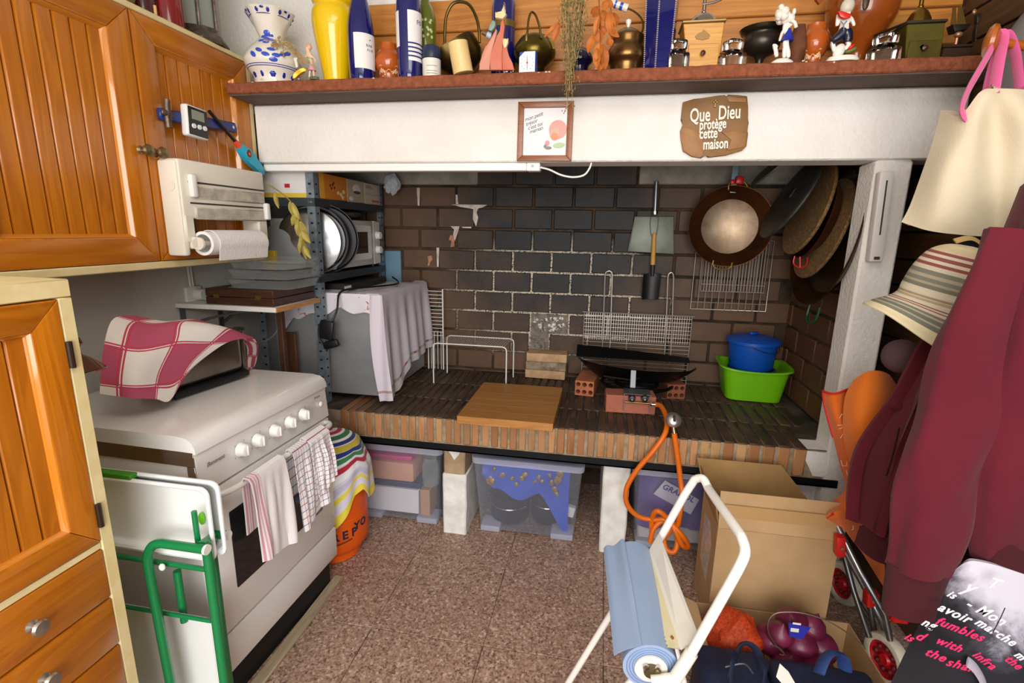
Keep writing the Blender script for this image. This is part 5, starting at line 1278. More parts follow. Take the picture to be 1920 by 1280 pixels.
for i, (xa, xb, za, zb2, n, yy, lab) in enumerate(((.50, .80, 1.085, 1.33, 22, 2.668, 'dense chrome grill rack hanging behind the paella pan'), (.462, .825, .99, 1.34, 11, 2.685, 'wide chrome grill rack with open bars behind the denser rack'))):
    t = thing('grill_rack', lab, 'rack', ((xa+xb)/2, yy, za), group='chrome racks behind the paella pan')
    g = MB(); g.tube([(xa, yy, za), (xa, yy, zb2), (xb, yy, zb2), (xb, yy, za)], .003, 6, closed=True); g.tube([(xa, yy, za+.035), (xb, yy, za+.035)], .002, 6); part('frame', g, gm, t, w=True)
    g = MB()
    for k in range(1, n): x = xa+(xb-xa)*k/n; g.tube([(x, yy-.003, za), (x, yy-.003, zb2)], .0024, 5, caps=False)
    part('bars', g, M('bright_chrome', '', .2) if i == 0 else gm, t, w=True, kind='stuff')
# pans and cork mats stacked against the side wall
def tb(name, lab, cat, T, B, y, prof, mat, k=1.0, extra=None):
    T_, B_ = P('y', y, *T), P('y', y, *B); c = (T_+B_)/2; u = (T_-B_); r = u.length/2; u.normalize()
    n = Vector((-u.z, 0, u.x)); n = n if n.x < 0 else -n     # normal facing the room
    Mx = Matrix((Y, u, n)).transposed() if Y.cross(u).dot(n) > 0 else Matrix((-Y, u, n)).transposed()
    t = thing(name, lab, cat, (c.x, c.y, c.z-r))
    g = MB(); g.lathe([(a*r, b) for a, b in prof], 56, c, Mx); part('disc' if cat == 'mat' else 'body', g, mat, t, w=True, angle=.2)
    if extra: extra(t, c, u, n, r)
    return t
ironm = M('grey_iron', '#3d3c38', .5, .5, col2='#4b4a45', vs=18, bump=.2, bs=60)
def grid_x(t, c, u, n, r):
    g = MB(); g.box(c+n*.012+u*.02, (.012, .05, .05), .004, Matrix((n, Y, u)).transposed()); part('centre_fitting', g, M('black_fitting', '#111111', .5), t, w=True)
cork = M('cork', '#8a6a3f', .95, col2='#5f4526', vs=90, bump=.9, bs=160)
def bigx(t, c, u, n, r):
    g = MB(); b0 = c-u*r; g.tube([b0+Y*.05-u*.0, b0+Y*.045-u*.055, b0+Y*.0-u*.075, b0-Y*.045-u*.055, b0-Y*.05], .0055, 8, sm=5); part('green_handle', g, M('dark_green_enamel', '#1b4d24', .35), t, w=True)
darkpan = M('dark_iron_pan', '#2b1b10', .38, .7, col2='#4a3018', vs=5)
tb('large_pan', 'very large dark paella pan with green handle leaning on the side wall', 'pan', (1612, 298), (1528, 573), 2.25, [(0, 0), (.80, 0), (1, .05), (1.008, .05), (1.008, .045), (.81, -.004), (0, -.004)], darkpan, 1, bigx)
tb('cork_mat', 'round cork mat nearest the large pan with red wire beside it', 'mat', (1582, 335), (1503, 520), 2.33, [(0, -.006), (1, -.006), (1.01, 0), (1, .006), (0, .006)], cork)
tb('copper_pan', 'medium copper brown pan between the two cork mats', 'pan', (1572, 330), (1512, 486), 2.34, [(0, 0), (.78, 0), (1, .04), (1.012, .04), (1.01, .036), (.79, -.004), (0, -.004)], M('warm_copper', '#4a2c1a', .3, .8, col2='#7a4a2c', vs=5))
tb('cork_mat', 'round cork mat standing in front, next to the grey iron griddle', 'mat', (1552, 302), (1480, 476), 2.36, [(0, -.006), (1, -.006), (1.01, 0), (1, .006), (0, .006)], cork)
tb('iron_griddle', 'round grey iron griddle tilted outermost in the stack of pans', 'griddle', (1534, 296), (1432, 446), 2.38, [(0, -.008), (.97, -.008), (1, -.003), (1, .004), (.95, .008), (0, .008)], ironm, 1, grid_x)
tb('grey_pan_lid', 'flat grey pan hanging highest behind the griddle', 'pan', (1500, 268), (1412, 346), 2.56, [(0, -.004), (1, -.004), (1, .004), (0, .004)], M('lid_grey', '#57554f', .5, .4))
g = MB(); g.tube([P('y', 2.30, *a) for a in ((1490, 480), (1488, 494), (1500, 502), (1512, 496), (1514, 482))], .003, 6, sm=4); g.tube([P('y', 2.30, *a) for a in ((1500, 481), (1500, 501))], .003, 6); solo('red_wire', 'bent red wire handle in front of the cork mat', 'handle', g, M('red_plastic', '', .35))

# ---------------------------------------------------------------- beam: fluorescent batten, cable, pillar lamp
bt = thing('light_batten', 'long white slim light batten under the front of the beam', 'light', (-.82, 1.97, 1.588))
wpl = M('batten_white', '#f0eeea', .35)
g = MB(); g.bx(-1.395, -.30, 1.945, 1.99, 1.588, 1.617, .003); part('housing', g, wpl, bt, w=True)
g = MB(); g.bx(-.30, -.2485, 1.944, 1.99, 1.587, 1.617, .003); part('end_cap', g, wpl, bt, w=True)
g = MB(); g.bx(-.282, -.272, 1.942, 1.945, 1.600, 1.608, .001); part('switch', g, M('switch_grey', '#b9b5ae', .4), bt, w=True)
g = MB(); g.tube([P('y', 1.96, *a) for a in ((1010, 313), (1030, 318), (1052, 328), (1075, 332), (1095, 328), (1105, 316), (1109, 305))], .0035, 8, sm=5); part('cable', g, wpl, bt, w=True)
pt = thing('pillar_lamp', 'slim white plastic lamp fixed upright on the white pillar', 'lamp', P('y', 1.93, 1632, 490))
a, b_ = P('y', 1.92, 1660, 322), P('y', 1.92, 1638, 490); ax_ = (a-b_).normalized(); xr_ = ax_.cross(Y)
RM = Matrix((xr_, Y, ax_)).transposed()
g = MB(); g.box((a+b_)/2, (.042, .034, (a-b_).length), .004, RM, seg=2); part('housing', g, M('lamp_white', '#dedad4', .4), pt, w=True)
g = MB(); g.box((a+b_)/2-Y*.018+ax_*.03, (.004, .002, (a-b_).length*.6), 0, RM); part('slot', g, M('slot_dark', '', .7), pt, w=True)
g = MB(); g.box(b_-Y*.018+ax_*.012-xr_*.0, (.018, .003, .010), .001, RM); part('switch', g, M('lamp_black', '#3a3733', .5), pt, w=True)

# ---------------------------------------------------------------- under the hearth
gb = thing('gas_bottle', 'orange butane gas bottle with dark lettering beside the cooker', 'gas bottle', (-1.075, 1.765, 0))
orng = M('gas_orange', '#e8600c', .4, col2='#d9560a', vs=4)
g = MB(); g.lathe([(.10, 0), (.108, .006), (.110, .035), (.122, .045), (.1405, .07), (.1435, .10), (.1435, .33), (.138, .37), (.115, .42), (.07, .45), (.03, .46), (0, .46)], 44); part('body', g, orng, gb)
g = MB(); g.lathe([(.142, .196), (.1455, .2), (.142, .204)], 44, caps=False); part('weld_seam', g, orng, gb)
g = MB(); g.lathe([(.085, .44), (.088, .45), (.088, .52), (.082, .53), (.080, .52), (.080, .45)], 32, caps=False); part('collar', g, orng, gb)
g = MB(); g.cyl((0, 0, .45), (0, 0, .53), .02, n=14); part('valve', g, brs, gb)
def wrap(word, a0, z_, size, slope):
    for i, ch in enumerate(word):
        a = a0+i*size*.80/.1437; n = Vector((math.cos(a), math.sin(a), 0)); r_ = Vector((-math.sin(a), math.cos(a), 0)); u_ = (Z+r_*0).normalized()
        base = Vector((-1.075, 1.765, 0))+n*.1441+Z*(z_+slope*i*size); rr_ = (r_+Z*slope).normalized(); uu = n.cross(rr_)
        part('lettering', lettering(ch, size, base, rr_, uu, .0005, 0, 'CENTER', 1, .0016), M('navy_ink', '#23243f', .6), gb, w=True)
wrap('REP', -1.02, .128, .050, 0); wrap('YO', -.36, .150, .046, 0)
g = MB(); g.tube([Vector((-1.075+.144*math.cos(a), 1.765+.144*math.sin(a), .105+.02*(a+1.2))) for a in [-1.35+.1*i for i in range(9)]], .003, 6); part('scrape_mark', g, M('scrape_dark', '#5a2a12', .7), gb, w=True)
# striped towel over it
def stripedtowel():
    return CLOTH('striped_kitchen_towel', '#d9d8e6', vstr=[(.06, .12, '#b8303e'), (.13, .15, '#f2f2f2'), (.16, .22, '#3f7d4c'), (.225, .25, '#f2f2f2'), (.255, .30, '#2c3f7e'), (.31, .37, '#c9b83c'), (.375, .42, '#2c3f7e'), (.43, .48, '#3f8a58'), (.485, .50, '#f2f2f2'), (.51, .56, '#b8303e'), (.57, .63, '#eeeef4'), (.66, .72, '#c6c4de'), (.75, .80, '#ead94e'), (.83, .88, '#d9d4e4'), (.90, 1, '#e6d548')], mode='REPLACE', weave=.5)
tws = thing('striped_towel', 'colourful striped terry towel draped over the gas bottle', 'towel', (-1.06, 1.75, .3))
gc = Vector((-1.075, 1.765, 0))
def st_(u, v):
    a = -1.9+2.6*u   # round the front of the bottle
    K = [.22, .20, .19, .18, .20, .25, .31, .33, .27, .255, .27, .28]; k = u*10.99; i = int(k); zb_ = K[i]+(K[min(11, i+1)]-K[i])*(k-i)
    if v < .35:
        t_ = v/.35; r_ = .02+.10*t_; return gc+Vector((r_*math.cos(a), r_*math.sin(a), .555-.05*t_*t_))
    t_ = (v-.35)/.65; r_ = .12+.034*min(1, t_*2.2)+.006*math.sin(u*26+t_*3)*(.3+t_)+.012*t_
    return gc+Vector((r_*math.cos(a), r_*math.sin(a), .505-(.505-zb_)*t_))
g = MB(); g.sheet(st_, 60, 40, .003); part('cloth', g, stripedtowel(), tws, w=True)
milky = glassy('milky_plastic', '#d3d7e6', .07, .2, 1)
milky2 = glassy('milky_plastic_lid', '#d3d6ea', .42, .3, 1)
def storage(lab, x0, x1, y0, y1, h, xs=0):
    t = thing('storage_box', lab, 'box', ((x0+x1)/2, (y0+y1)/2, 0), group='clear storage boxes under the hearth')
    tp = .025; g = MB(); rings = []
    cx_, cy_ = (x0+x1)/2, (y0+y1)/2
    for (s, z) in ((tp+.004, .012), (tp, .016), (.0, h-.035), (-.004, h-.03), (-.004, h-.022)):
        rings.append([g.bm.verts.new((a, b, z)) for a, b in rr_poly(x0+s, x1-s, y0+s, y1-s, .025, 4)])
    g.skin(rings, True, False); part('tub', g, milky, t, w=True)
    g = MB(); rings = [[g.bm.verts.new((a, b, z)) for a, b in rr_poly(x0-s, x1+s, y0-s, y1+s, .028, 4)] for (s, z) in ((.009, h-.03), (.010, h-.002), (.004, h), (-.02, h-.004))]
    g.skin(rings, False, True); part('lid', g, milky2, t, w=True)
    for (fa, fb_) in ((x0+tp+.003, x0+tp+.095), (x1-tp-.105, x1-tp-.003)):
        g = MB(); g.bx(fa, fb_, y0+tp-.004, y0+tp+.09, .001, .030, .006, seg=2); part('moulded_foot', g, milky2, t, w=True)
    return t
storage('clear storage box with pink lidded tub inside, beside the gas bottle', -1.10, -.675, 2.005, 2.50, .400)
storage('clear storage box with blue bag and black pots, between the white piers', -.520, -.035, 2.005, 2.50, .382)
storage('clear storage box with purple bag, behind the coiled hose', .185, .66, 2.03, 2.50, .392)
# contents of the first box
g = MB(); g.bx(-1.07, -.80, 2.05, 2.38, .03, .155, .004); solo('white_carton_box', 'white carton at the bottom of the storage box by the gas bottle', 'box', g, M('carton_white2', '#e2dfe0', .6))
t = thing('food_tub', 'peach filled food tub with pink lid in the clear storage box', 'tub', (-.95, 2.15, .16))
g = MB(); g.bx(-1.06, -.825, 2.06, 2.30, .185, .285, .015, seg=2); part('tub', g, M('peach', '#d9a07e', .5), t, w=True)
g = MB(); g.bx(-1.065, -.83, 2.055, 2.305, .3, .322, .006, seg=2); part('pink_lid', g, M('pink_lid', '#d8337e', .35), t, w=True)
g = MB(); g.bx(-1.06, -.79, 2.06, 2.30, .157, .184, .004); solo('navy_folder', 'dark navy flat box under the peach food tub', 'box', g, M('navy_card', '#2b2f52', .6))
t = thing('glass_jar', 'empty clear glass jar beside the peach food tub', 'jar', (-.755, 2.09, .145))
g = MB(); g.lathe([(0, 0), (.035, 0), (.04, .01), (.04, .10), (.03, .125), (.032, .14), (.028, .14), (.026, .12)], 28, (-.755, 2.10, .17)); part('glass', g, glassy('clear_glass', '', .1), t, w=True)
g = MB(); g.bx(-.79, -.742, 2.045, 2.16, .031, .165, .002); solo('cardboard_packet', 'narrow brown cardboard packet standing below the glass jar', 'packet', g, M('kraft', '#b58e66', .8))
# second box
bagm = M('royal_blue_bag', '#1f47b4', .45, col2='#2a5ac9', vs=6)
def bagf(u, v):
    x = -.49+.40*u; zt_ = .335; zb_ = .185+.02*math.sin(u*11)+(.09*max(0, .12-u)/.12)-max(0, u-.66)*.48
    return (x, 2.052+.008*math.sin(u*14+v*5)+.006*v, zt_-(zt_-zb_)*v)
t = thing('blue_shopping_bag', 'royal blue plastic bag with gold print filling the middle storage box', 'bag', (-.28, 2.2, .02))
g = MB(); g.sheet(bagf, 50, 24, .002); g.sheet(lambda u, v: (-.48+.41*u, 2.056+.4*v, .338-.03*v), 8, 8, .002); part('bag', g, bagm, t, w=True)
gold = M('gold_print', '#b79a5c', .4, .4, col2='#7d5f3a', vs=60)
g = MB(); rr2 = random.Random(5)
for (px, py, s) in ((918, 900, 10), (922, 903, 9), (926, 880, 6), (941, 890, 8), (960, 897, 6), (984, 890, 8), (979, 897, 7), (968, 908, 6), (1003, 903, 5), (1010, 895, 7), (1016, 902, 5), (1030, 890, 6), (1034, 905, 7), (1040, 918, 8), (1046, 900, 11), (1050, 890, 10), (1044, 926, 6)):
    q = P('y', 2.045, px, py); g.ball((q.x, 2.046, q.z), (s*.0016, .004, s*.0022), 8, 5, Rm('Y', rr2.uniform(-.6, .9)))
part('gold_ornament', g, gold, t, w=True, kind='stuff')
blackpot = M('black_pot_enamel', '#16171f', .25, .1)
for i, (x, y, r, h, lab) in enumerate(((-.375, 2.155, .092, .125, 'wide black pot in the storage box below the blue bag'), (-.195, 2.17, .075, .14, 'narrower black pot right of the wide pot in the box'))):
    t = thing('black_pot', lab, 'pot', (x, y, .018), group='black pots in the storage box')
    g = MB(); g.lathe([(0, 0), (r*.9, 0), (r, .012), (r, h), (r*.96, h), (r*.92, .01), (0, .008)], 36, (0, 0, .001)); part('body', g, blackpot, t)
    g = MB(); g.lathe([(r+.001, h*.62), (r+.0025, h*.64), (r+.001, h*.66)], 36, caps=False); part('steel_band', g, chrome, t)
    g = MB(); g.lathe([(r, h), (r+.003, h+.002), (r*.7, h+.018), (0, h+.024)], 36); part('lid', g, blackpot, t)
g = MB(); g.box((-.085, 2.10, .11), (.045, .03, .05), .003, Rm('Y', .2)); solo('white_packet', 'small white packet at the right end of the blue bag box', 'packet', g, M('packet_white', '#d8d8dc', .5))
# third box
t = thing('purple_bag', 'purple bag with white lettered label in the storage box', 'bag', (.42, 2.25, .1))
def purf(u, v):
    return (.215+.40*u, 2.075+.012*math.sin(u*9+v*4)+.02*(1-v), .34-.24*v-.02*math.sin(u*5))
g = MB(); g.sheet(purf, 30, 20, .002); g.sheet(lambda u, v: (.215+.40*u, 2.095+.30*v, .34-.02*math.sin(u*5)-.03*v), 10, 6, .002); part('bag', g, M('purple_plastic', '#5a3f8e', .4, col2='#4a3079', vs=7), t, w=True)
lq = P('y', 2.062, 1238, 916); lr = (P('y', 2.062, 1290, 940)-lq).normalized(); lu = Vector((-lr.z, 0, lr.x)); lu = lu if lu.z > 0 else -lu
g = MB(); g.prism([(-.015, -.035), (.165, -.05), (.165, .03), (-.0, .045)], .001, lq, lr, lu); part('label', g, M('label_lilac', '#cfc9d8', .6), t, w=True)
part('lettering', lettering('GRANOL', .034, lq+lr*.004+lu*.006-Y*.0015, lr, lu, .0004, .1, 'LEFT', 1.05, .001), M('violet_ink', '#3b2a72', .6), t, w=True)
g = MB(); g.bx(.22, .61, 2.07, 2.40, .03, .10, .01); solo('pale_linen', 'folded pale linen at the bottom of the purple bag box', 'linen', g, M('linen_pale', '#c3beb8', .9))
# ---------------------------------------------------------------- ornaments on the mantel shelf
SZ = 1.8855
def rowprof(y, rows):
    cx, pr = [], []
    for l, r, py in rows:
        a, b = P('y', y, l, py), P('y', y, r, py); cx.append((a.x+b.x)/2); pr.append(((b.x-a.x)/2, (a.z+b.z)/2-SZ))
    pr.sort(key=lambda q: q[1]); return sum(cx)/len(cx), pr
def rad(prof, z):
    if z <= prof[0][1]: return prof[0][0]
    for (r0, z0), (r1, z1) in zip(prof[:-1], prof[1:]):
        if z0 <= z <= z1 and z1 > z0: return r0+(r1-r0)*(z-z0)/(z1-z0)
    return prof[-1][0]
def fine(prof, k=5):
    pts = smooth([Vector((r, 0, z)) for r, z in prof], k); return [(max(p.x, .0005), p.z) for p in pts]
def vessel(name, lab, cat, y, rows, mat, n=36, top=None, base=True, sm=4, closed=True, group=None, pname='body', wob=None, ell=1):
    cx, pr = rowprof(y, rows)
    pr = [(max(r, .001), max(z, 0)) for r, z in pr]
    if base and pr[0][1] > .0005: pr = [(pr[0][0]*.97, 0)]+pr
    if top: pr += [(r, z) for r, z in top(pr[-1])]
    fp = fine(pr, sm) if sm else pr
    t = thing(name, lab, cat, (cx, y, SZ), group=group)
    g = MB(); full = [(0, 0)]+fp+([(0, fp[-1][1])] if closed else [(max(.001, r-.0035), z) for r, z in fp[::-1] if z > .006]+[(0, .006)])
    g.lathe(full, n, wob=wob, ell=ell); part(pname, g, mat, t)
    return t, fp, math.atan2(-y, -cx)
def shell(g, prof, a0, a1, z0, z1, off=.0008, nu=14, nv=10):
    g.sheet(lambda u, v: ((rad(prof, z0+(z1-z0)*v)+off)*math.cos(a0+(a1-a0)*u), (rad(prof, z0+(z1-z0)*v)+off)*math.sin(a0+(a1-a0)*u), z0+(z1-z0)*v), nu, nv)
def spot(g, prof, a, z, w_, h_, th=.0016, tilt=0):
    r = rad(prof, z); n = Vector((math.cos(a), math.sin(a), 0)); s = Vector((-math.sin(a), math.cos(a), 0)); dz = .004; sl = (rad(prof, z+dz)-rad(prof, z-dz))/(2*dz)
    u = (Z+n*sl).normalized(); nn = s.cross(u); m = Matrix((s*math.cos(tilt)+u*math.sin(tilt), u*math.cos(tilt)-s*math.sin(tilt), nn)).transposed()
    g.ball(n*r+Z*z, (w_, h_, th), 10, 6, m)
def ringline(g, prof, z, th=.001): g.tube([((rad(prof, z)+.0002)*math.cos(k*PI/20), (rad(prof, z)+.0002)*math.sin(k*PI/20), z) for k in range(40)], th, 5, closed=True)
def curve_on(g, prof, pts, th=.0011):
    g.tube([((rad(prof, z)+.0003)*math.cos(a), (rad(prof, z)+.0003)*math.sin(a), z) for a, z in pts], th, 5, sm=3)
def wraptext(t, word, prof, a0, z, size, mat, sp=.72):
    for i, ch in enumerate(word):
        if ch == ' ': continue
        r = rad(prof, z)+.0014; a = a0+i*size*sp/r; n = Vector((math.cos(a), math.sin(a), 0)); s = Vector((-math.sin(a), math.cos(a), 0))
        part('lettering', lettering(ch, size, n*r+Z*z, s, Z, .0002, 0, 'CENTER'), mat, t)
cobalt = M('cobalt_glaze', '#1b2f9c', .2, coat=.4); ivory = M('ivory_glaze', '#ece6d8', .18, coat=.4)
# 1 blue and white vase
t, pr, ac = vessel('majolica_vase', 'blue and white painted vase with wavy rim at the left end of the mantel', 'vase', 1.875, [(468, 546, 26), (476, 541, 38), (490, 531, 68), (490, 532, 78), (475, 549, 98), (467, 558, 117), (470, 556, 130), (480, 545, 149)], ivory, closed=False, wob=lambda a, z: 1+(.05*math.sin(6*a) if z > .205 else 0))
zt3 = pr[-1][1]
g = MB(); zs_ = [pr[0][1]+.052, pr[0][1]+.058, zt3-.022]
for z in zs_: ringline(g, pr, z, .0013)
for k in range(12):
    a = k*PI/6; spot(g, pr, a, .028, .006 if k % 2 else .009, .016); 
    if k % 2 == 0: spot(g, pr, a, .030, .012, .004)
    spot(g, pr, a, zt3-.012, .006, .009); spot(g, pr, a+.26, zt3-.006, .007, .004)
part('blue_bands', g, cobalt, t, 'cobalt blue painted bands', kind='stuff')
g = MB()
for da, z in ((-.35, .172), (-.12, .164), (-.6, .160), (-.35, .150), (-.05, .146), (-.62, .142), (-.3, .134), (.15, .132)): spot(g, pr, ac+da, z, .012, .010)
for da, z in ((-.5, .10), (-.25, .085), (.1, .085), (.35, .092), (-.05, .105), (.55, .10), (0, .07), (-.7, .085)): spot(g, pr, ac+da, z, .015, .008, tilt=da)
part('flower_painting', g, M('cobalt_light', '#3a55c4', .2, coat=.4), t, 'blue painted flowers', kind='stuff')
# dried bunch leaning on the vase
t = thing('dried_grass_bunch', 'bunch of tan dried grass leaning against the painted vase', 'dried plant', P('y', 1.80, 565, 130))
tan = M('dry_tan', '#b59a68', .8, col2='#8f7646', vs=60)
g = MB(); rr = random.Random(11); hd = MB()
for k in range(16):
    e = P('y', 1.80, rr.uniform(492, 532), rr.uniform(66, 106)); s_ = P('y', 1.825, rr.uniform(566, 582), rr.uniform(112, 124)); m_ = P('y', 1.805, rr.uniform(530, 545), rr.uniform(76, 92))
    g.tube([s_, m_, e], .0011, 4, sm=3); hd.ball(e, (rr.uniform(.004, .009), .004, rr.uniform(.003, .005)), 7, 5, Rm('Y', rr.uniform(-1, 1)))
part('stems', g, tan, t, w=True, kind='stuff'); part('seed_heads', hd, tan, t, w=True, kind='stuff')
# figurine helpers: small porcelain people, one continuous body each plus coloured clothes
porc = M('porcelain_white', '#efe9dc', .2, coat=.3)
def skinfig(pts, edges, rads, sub=2, root=0):
    me = bpy.data.meshes.new('s'); me.from_pydata([tuple(p) for p in pts], edges, []); ob = bpy.data.objects.new('s', me); COL.objects.link(ob)
    md = ob.modifiers.new('k', 'SKIN'); md.use_smooth_shade = True; sv = me.skin_vertices[0].data
    for i, r in enumerate(rads): sv[i].radius = (r, r); sv[i].use_root = i == root
    m2 = ob.modifiers.new('s', 'SUBSURF'); m2.levels = sub; m2.render_levels = sub
    dg = bpy.context.evaluated_depsgraph_get(); me2 = bpy.data.meshes.new_from_object(ob.evaluated_get(dg))
    g = MB(); g.mesh(me2, Matrix.Identity(4)); bpy.data.objects.remove(ob); bpy.data.meshes.remove(me); bpy.data.meshes.remove(me2); return g
def fpx(y, *q): return [P('y', y, *a) for a in q]
t = thing('child_figurine', 'small porcelain figurine of a child in green and pink holding a rod', 'figurine', P('y', 1.83, 586, 147))
yy = 1.835
q = fpx(yy, (585, 122), (583, 112), (580, 103), (577, 92), (577, 86), (570, 108), (566, 114), (590, 110), (592, 118), (581, 135), (580, 146), (588, 135), (589, 146))
g = skinfig(q, [(0, 1), (1, 2), (2, 3), (3, 4), (2, 5), (5, 6), (2, 7), (7, 8), (0, 9), (9, 10), (0, 11), (11, 12)], [.007, .007, .006, .009, .008, .0028, .0026, .003, .0028, .004, .0038, .004, .0038], 1)
part('body', g, M('porcelain_flesh', '#e9c3a0', .25, coat=.3), t, w=True)
g = MB(); c = P('y', yy, 585, 128); g.lathe([(.004, .018), (.009, .008), (.014, -.008), (.012, -.009), (0, -.008)], 16, c); part('skirt', g, M('porcelain_pink', '#dba6b0', .25, coat=.3), t, w=True)
g = MB(); c = P('y', yy, 582, 113); g.ball(c, (.0085, .008, .012), 12, 8); part('green_bodice', g, M('porcelain_green', '#a9c08c', .25, coat=.3), t, w=True)
g = MB(); c = P('y', yy-.004, 577, 87); g.ball(c-Y*-.006, (.0115, .009, .0125), 14, 8); part('hat', g, M('porcelain_peach', '#e0a988', .3, coat=.3), t, w=True)
g = MB(); c = P('y', yy, 590, 147); g.lathe([(0, -.005), (.018, -.005), (.017, .004), (.008, .007), (0, .007)], 16, c, None, 0, .7); part('base', g, M('porcelain_moss', '#5c6b45', .4), t, w=True)
g = MB(); g.tube(fpx(yy-.02, (566, 112), (580, 116), (592, 130)), .0014, 6); part('rod', g, M('porcelain_rod', '#c79a62', .4), t, w=True)
t = thing('gold_leaf_dish', 'little golden leaf shaped dish propped before the painted vase', 'ornament', P('y', 1.81, 560, 147))
g = MB(); a, b_ = P('y', 1.81, 550, 148), P('y', 1.815, 571, 128); d_ = (b_-a); leaf(g, a, d_, (.2, -1, .4), d_.length*1.1, .026, .2); part('dish', g, M('gold_lustre', '#c08a2a', .25, .9), t, w=True)
t = thing('white_rabbit_figurine', 'tiny white porcelain animal beside the child figurine', 'figurine', P('y', 1.83, 558, 126))
q = fpx(1.83, (557, 128), (556, 118), (553, 111), (551, 108), (560, 108)); g = skinfig(q, [(0, 1), (1, 2), (2, 3), (2, 4)], [.006, .006, .005, .003, .0025], 1); part('body', g, porc, t, w=True)
# yellow vase
yel = M('yellow_glaze', '#efc50a', .2, coat=.5)
t, pr, ac = vessel('yellow_vase', 'tall glossy yellow glass vase on the mantel shelf', 'vase', 1.885, [(586, 658, -25), (588, 658, 0), (589, 657, 8), (594, 655, 14), (589, 659, 26), (588, 660, 38), (590, 660, 55), (596, 659, 82), (604, 657, 112), (612, 655, 146)], yel, sm=4, closed=False)
# blue bottle one
bglass = M('cobalt_glass', '#12155e', .07, coat=.6, spec=.6)
labm = M('paper_label', '#eeeae6', .7)
inkv = M('label_ink', '#57505f', .7)
t, pr, ac = vessel('blue_wine_bottle', 'cobalt blue bottle with white label between yellow vase and orange pot', 'bottle', 1.845, [(666, 680, -60), (664, 681, -20), (658, 686, 0), (654, 694, 32), (653, 699, 58), (655, 701, 100), (658, 702, 138)], bglass)
zl0, zl1 = P('y', 1.82, 680, 130).z-SZ, P('y', 1.82, 680, 64).z-SZ
g = MB(); shell(g, pr, ac-.55, ac+1.3, zl0, zl1); part('label', g, labm, t, 'white paper label')
wraptext(t, 'BAR', pr, ac+.42, zl1-.042, .012, inkv); wraptext(t, 'ALB', pr, ac+.48, zl1-.056, .012, inkv)
g = MB()
for k in range(3): curve_on(g, pr, [(ac+.35+.1*i, zl1-.068-.007*k) for i in range(6)], .0005)
curve_on(g, pr, [(ac+.62+.05*i, zl1-.022+.004*math.sin(i)) for i in range(4)], .0012)
part('small_print', g, inkv, t, kind='stuff')
# orange painted pots
def orangepot(name, lab, y, rows, handle=None):
    t, pr, ac = vessel(name, lab, 'pot', y, rows, M('orange_glaze', '#b4561c', .18, coat=.5), closed=False)
    g = MB(); zm = pr[len(pr)//2][1]
    z0 = .030
    pts = []
    for k in range(13): pts.append((ac-1.1+.18*k, z0+.012*abs(math.sin(k*PI/4))+.0))
    curve_on(g, pr, pts, .0013)
    for a in (ac-.62, ac+.55):
        for j in range(-2, 3): spot(g, pr, a+j*.09, .030+.012-abs(j)*.003, .0028, .006, .0014, tilt=-j*.4)
        curve_on(g, pr, [(a-.1, .052), (a, .055), (a+.1, .052)], .001)
    part('slip_decoration', g, M('cream_slip', '#ecc79a', .4), t, 'cream painted loops', kind='stuff')
    if handle: g = MB(); g.tube(handle, .003, 8, sm=4); part('handle', g, MATS['orange_glaze'], t, w=True)
    return t
orangepot('slipware_pot', 'small orange glazed pot with cream loops behind the blue bottles', 1.90, [(714, 746, 84), (713, 747, 96), (705, 752, 108), (702, 755, 120), (706, 752, 134), (712, 747, 142)])
# blue bottle two (stripes)
t, pr, ac = vessel('blue_striped_bottle', 'cobalt bottle with white label carrying dark blue stripes', 'bottle', 1.84, [(756, 770, -60), (752, 776, -30), (744, 786, -2), (744, 789, 30), (746, 790, 80), (750, 792, 136)], bglass)
zl0, zl1 = P('y', 1.815, 775, 115).z-SZ, P('y', 1.815, 775, 21).z-SZ
g = MB(); shell(g, pr, ac-.10, ac+1.45, zl0, zl1); shell(g, pr, ac-1.75, ac-.85, zl0+.045, zl1); part('label', g, labm, t, 'white label')
g = MB()
for k in range(4): shell(g, pr, ac-.10, ac+1.45, zl0+.012+.0135*k, zl0+.017+.0135*k, .0014, 14, 1)
part('blue_stripes', g, M('label_navy', '#2a2f78', .6), t)
wraptext(t, 'FO', pr, ac+.72, zl1-.040, .019, M('label_navy', ''), .62)
# green bottle
t, pr, ac = vessel('green_bottle', 'olive green glass bottle with painted white flowers behind the jar', 'bottle', 1.935, [(788, 801, -40), (788, 803, 0), (784, 811, 16), (779, 816, 34), (779, 818, 60), (782, 820, 136)], M('olive_glass', '#5d6413', .08, coat=.5))
g = MB(); rr = random.Random(4)
for k in range(16): spot(g, pr, ac+rr.uniform(-.6, .7), P('y', 1.91, 800, rr.uniform(35, 78)).z-SZ, .0045, .0055, .0014, rr.uniform(0, 3))
part('painted_flowers', g, M('painted_green_white', '#b9c98e', .5), t, kind='stuff')
# jar with dark lid
t, pr, ac = vessel('spice_jar', 'small white labelled jar with tall dark navy lid', 'jar', 1.845, [(793, 826, 113), (793, 826, 139)], M('jar_white', '#e2ddd2', .4), sm=0)
a, b_ = P('y', 1.845, 793, 112), P('y', 1.845, 826, 87); r_ = (b_.x-a.x)/2
g = MB(); g.lathe([(0, a.z-SZ), (r_*.98, a.z-SZ), (r_*1.0, a.z-SZ+.01), (r_*.92, b_.z-SZ-.004), (r_*.85, b_.z-SZ), (0, b_.z-SZ)], 28); part('lid', g, M('navy_lid', '#23304a', .35), t)
g = MB(); 
for z in (.012, .020, .036): curve_on(g, pr, [(ac-.6+.15*i, z) for i in range(9)], .0006)
part('label_print', g, inkv, t, kind='stuff')
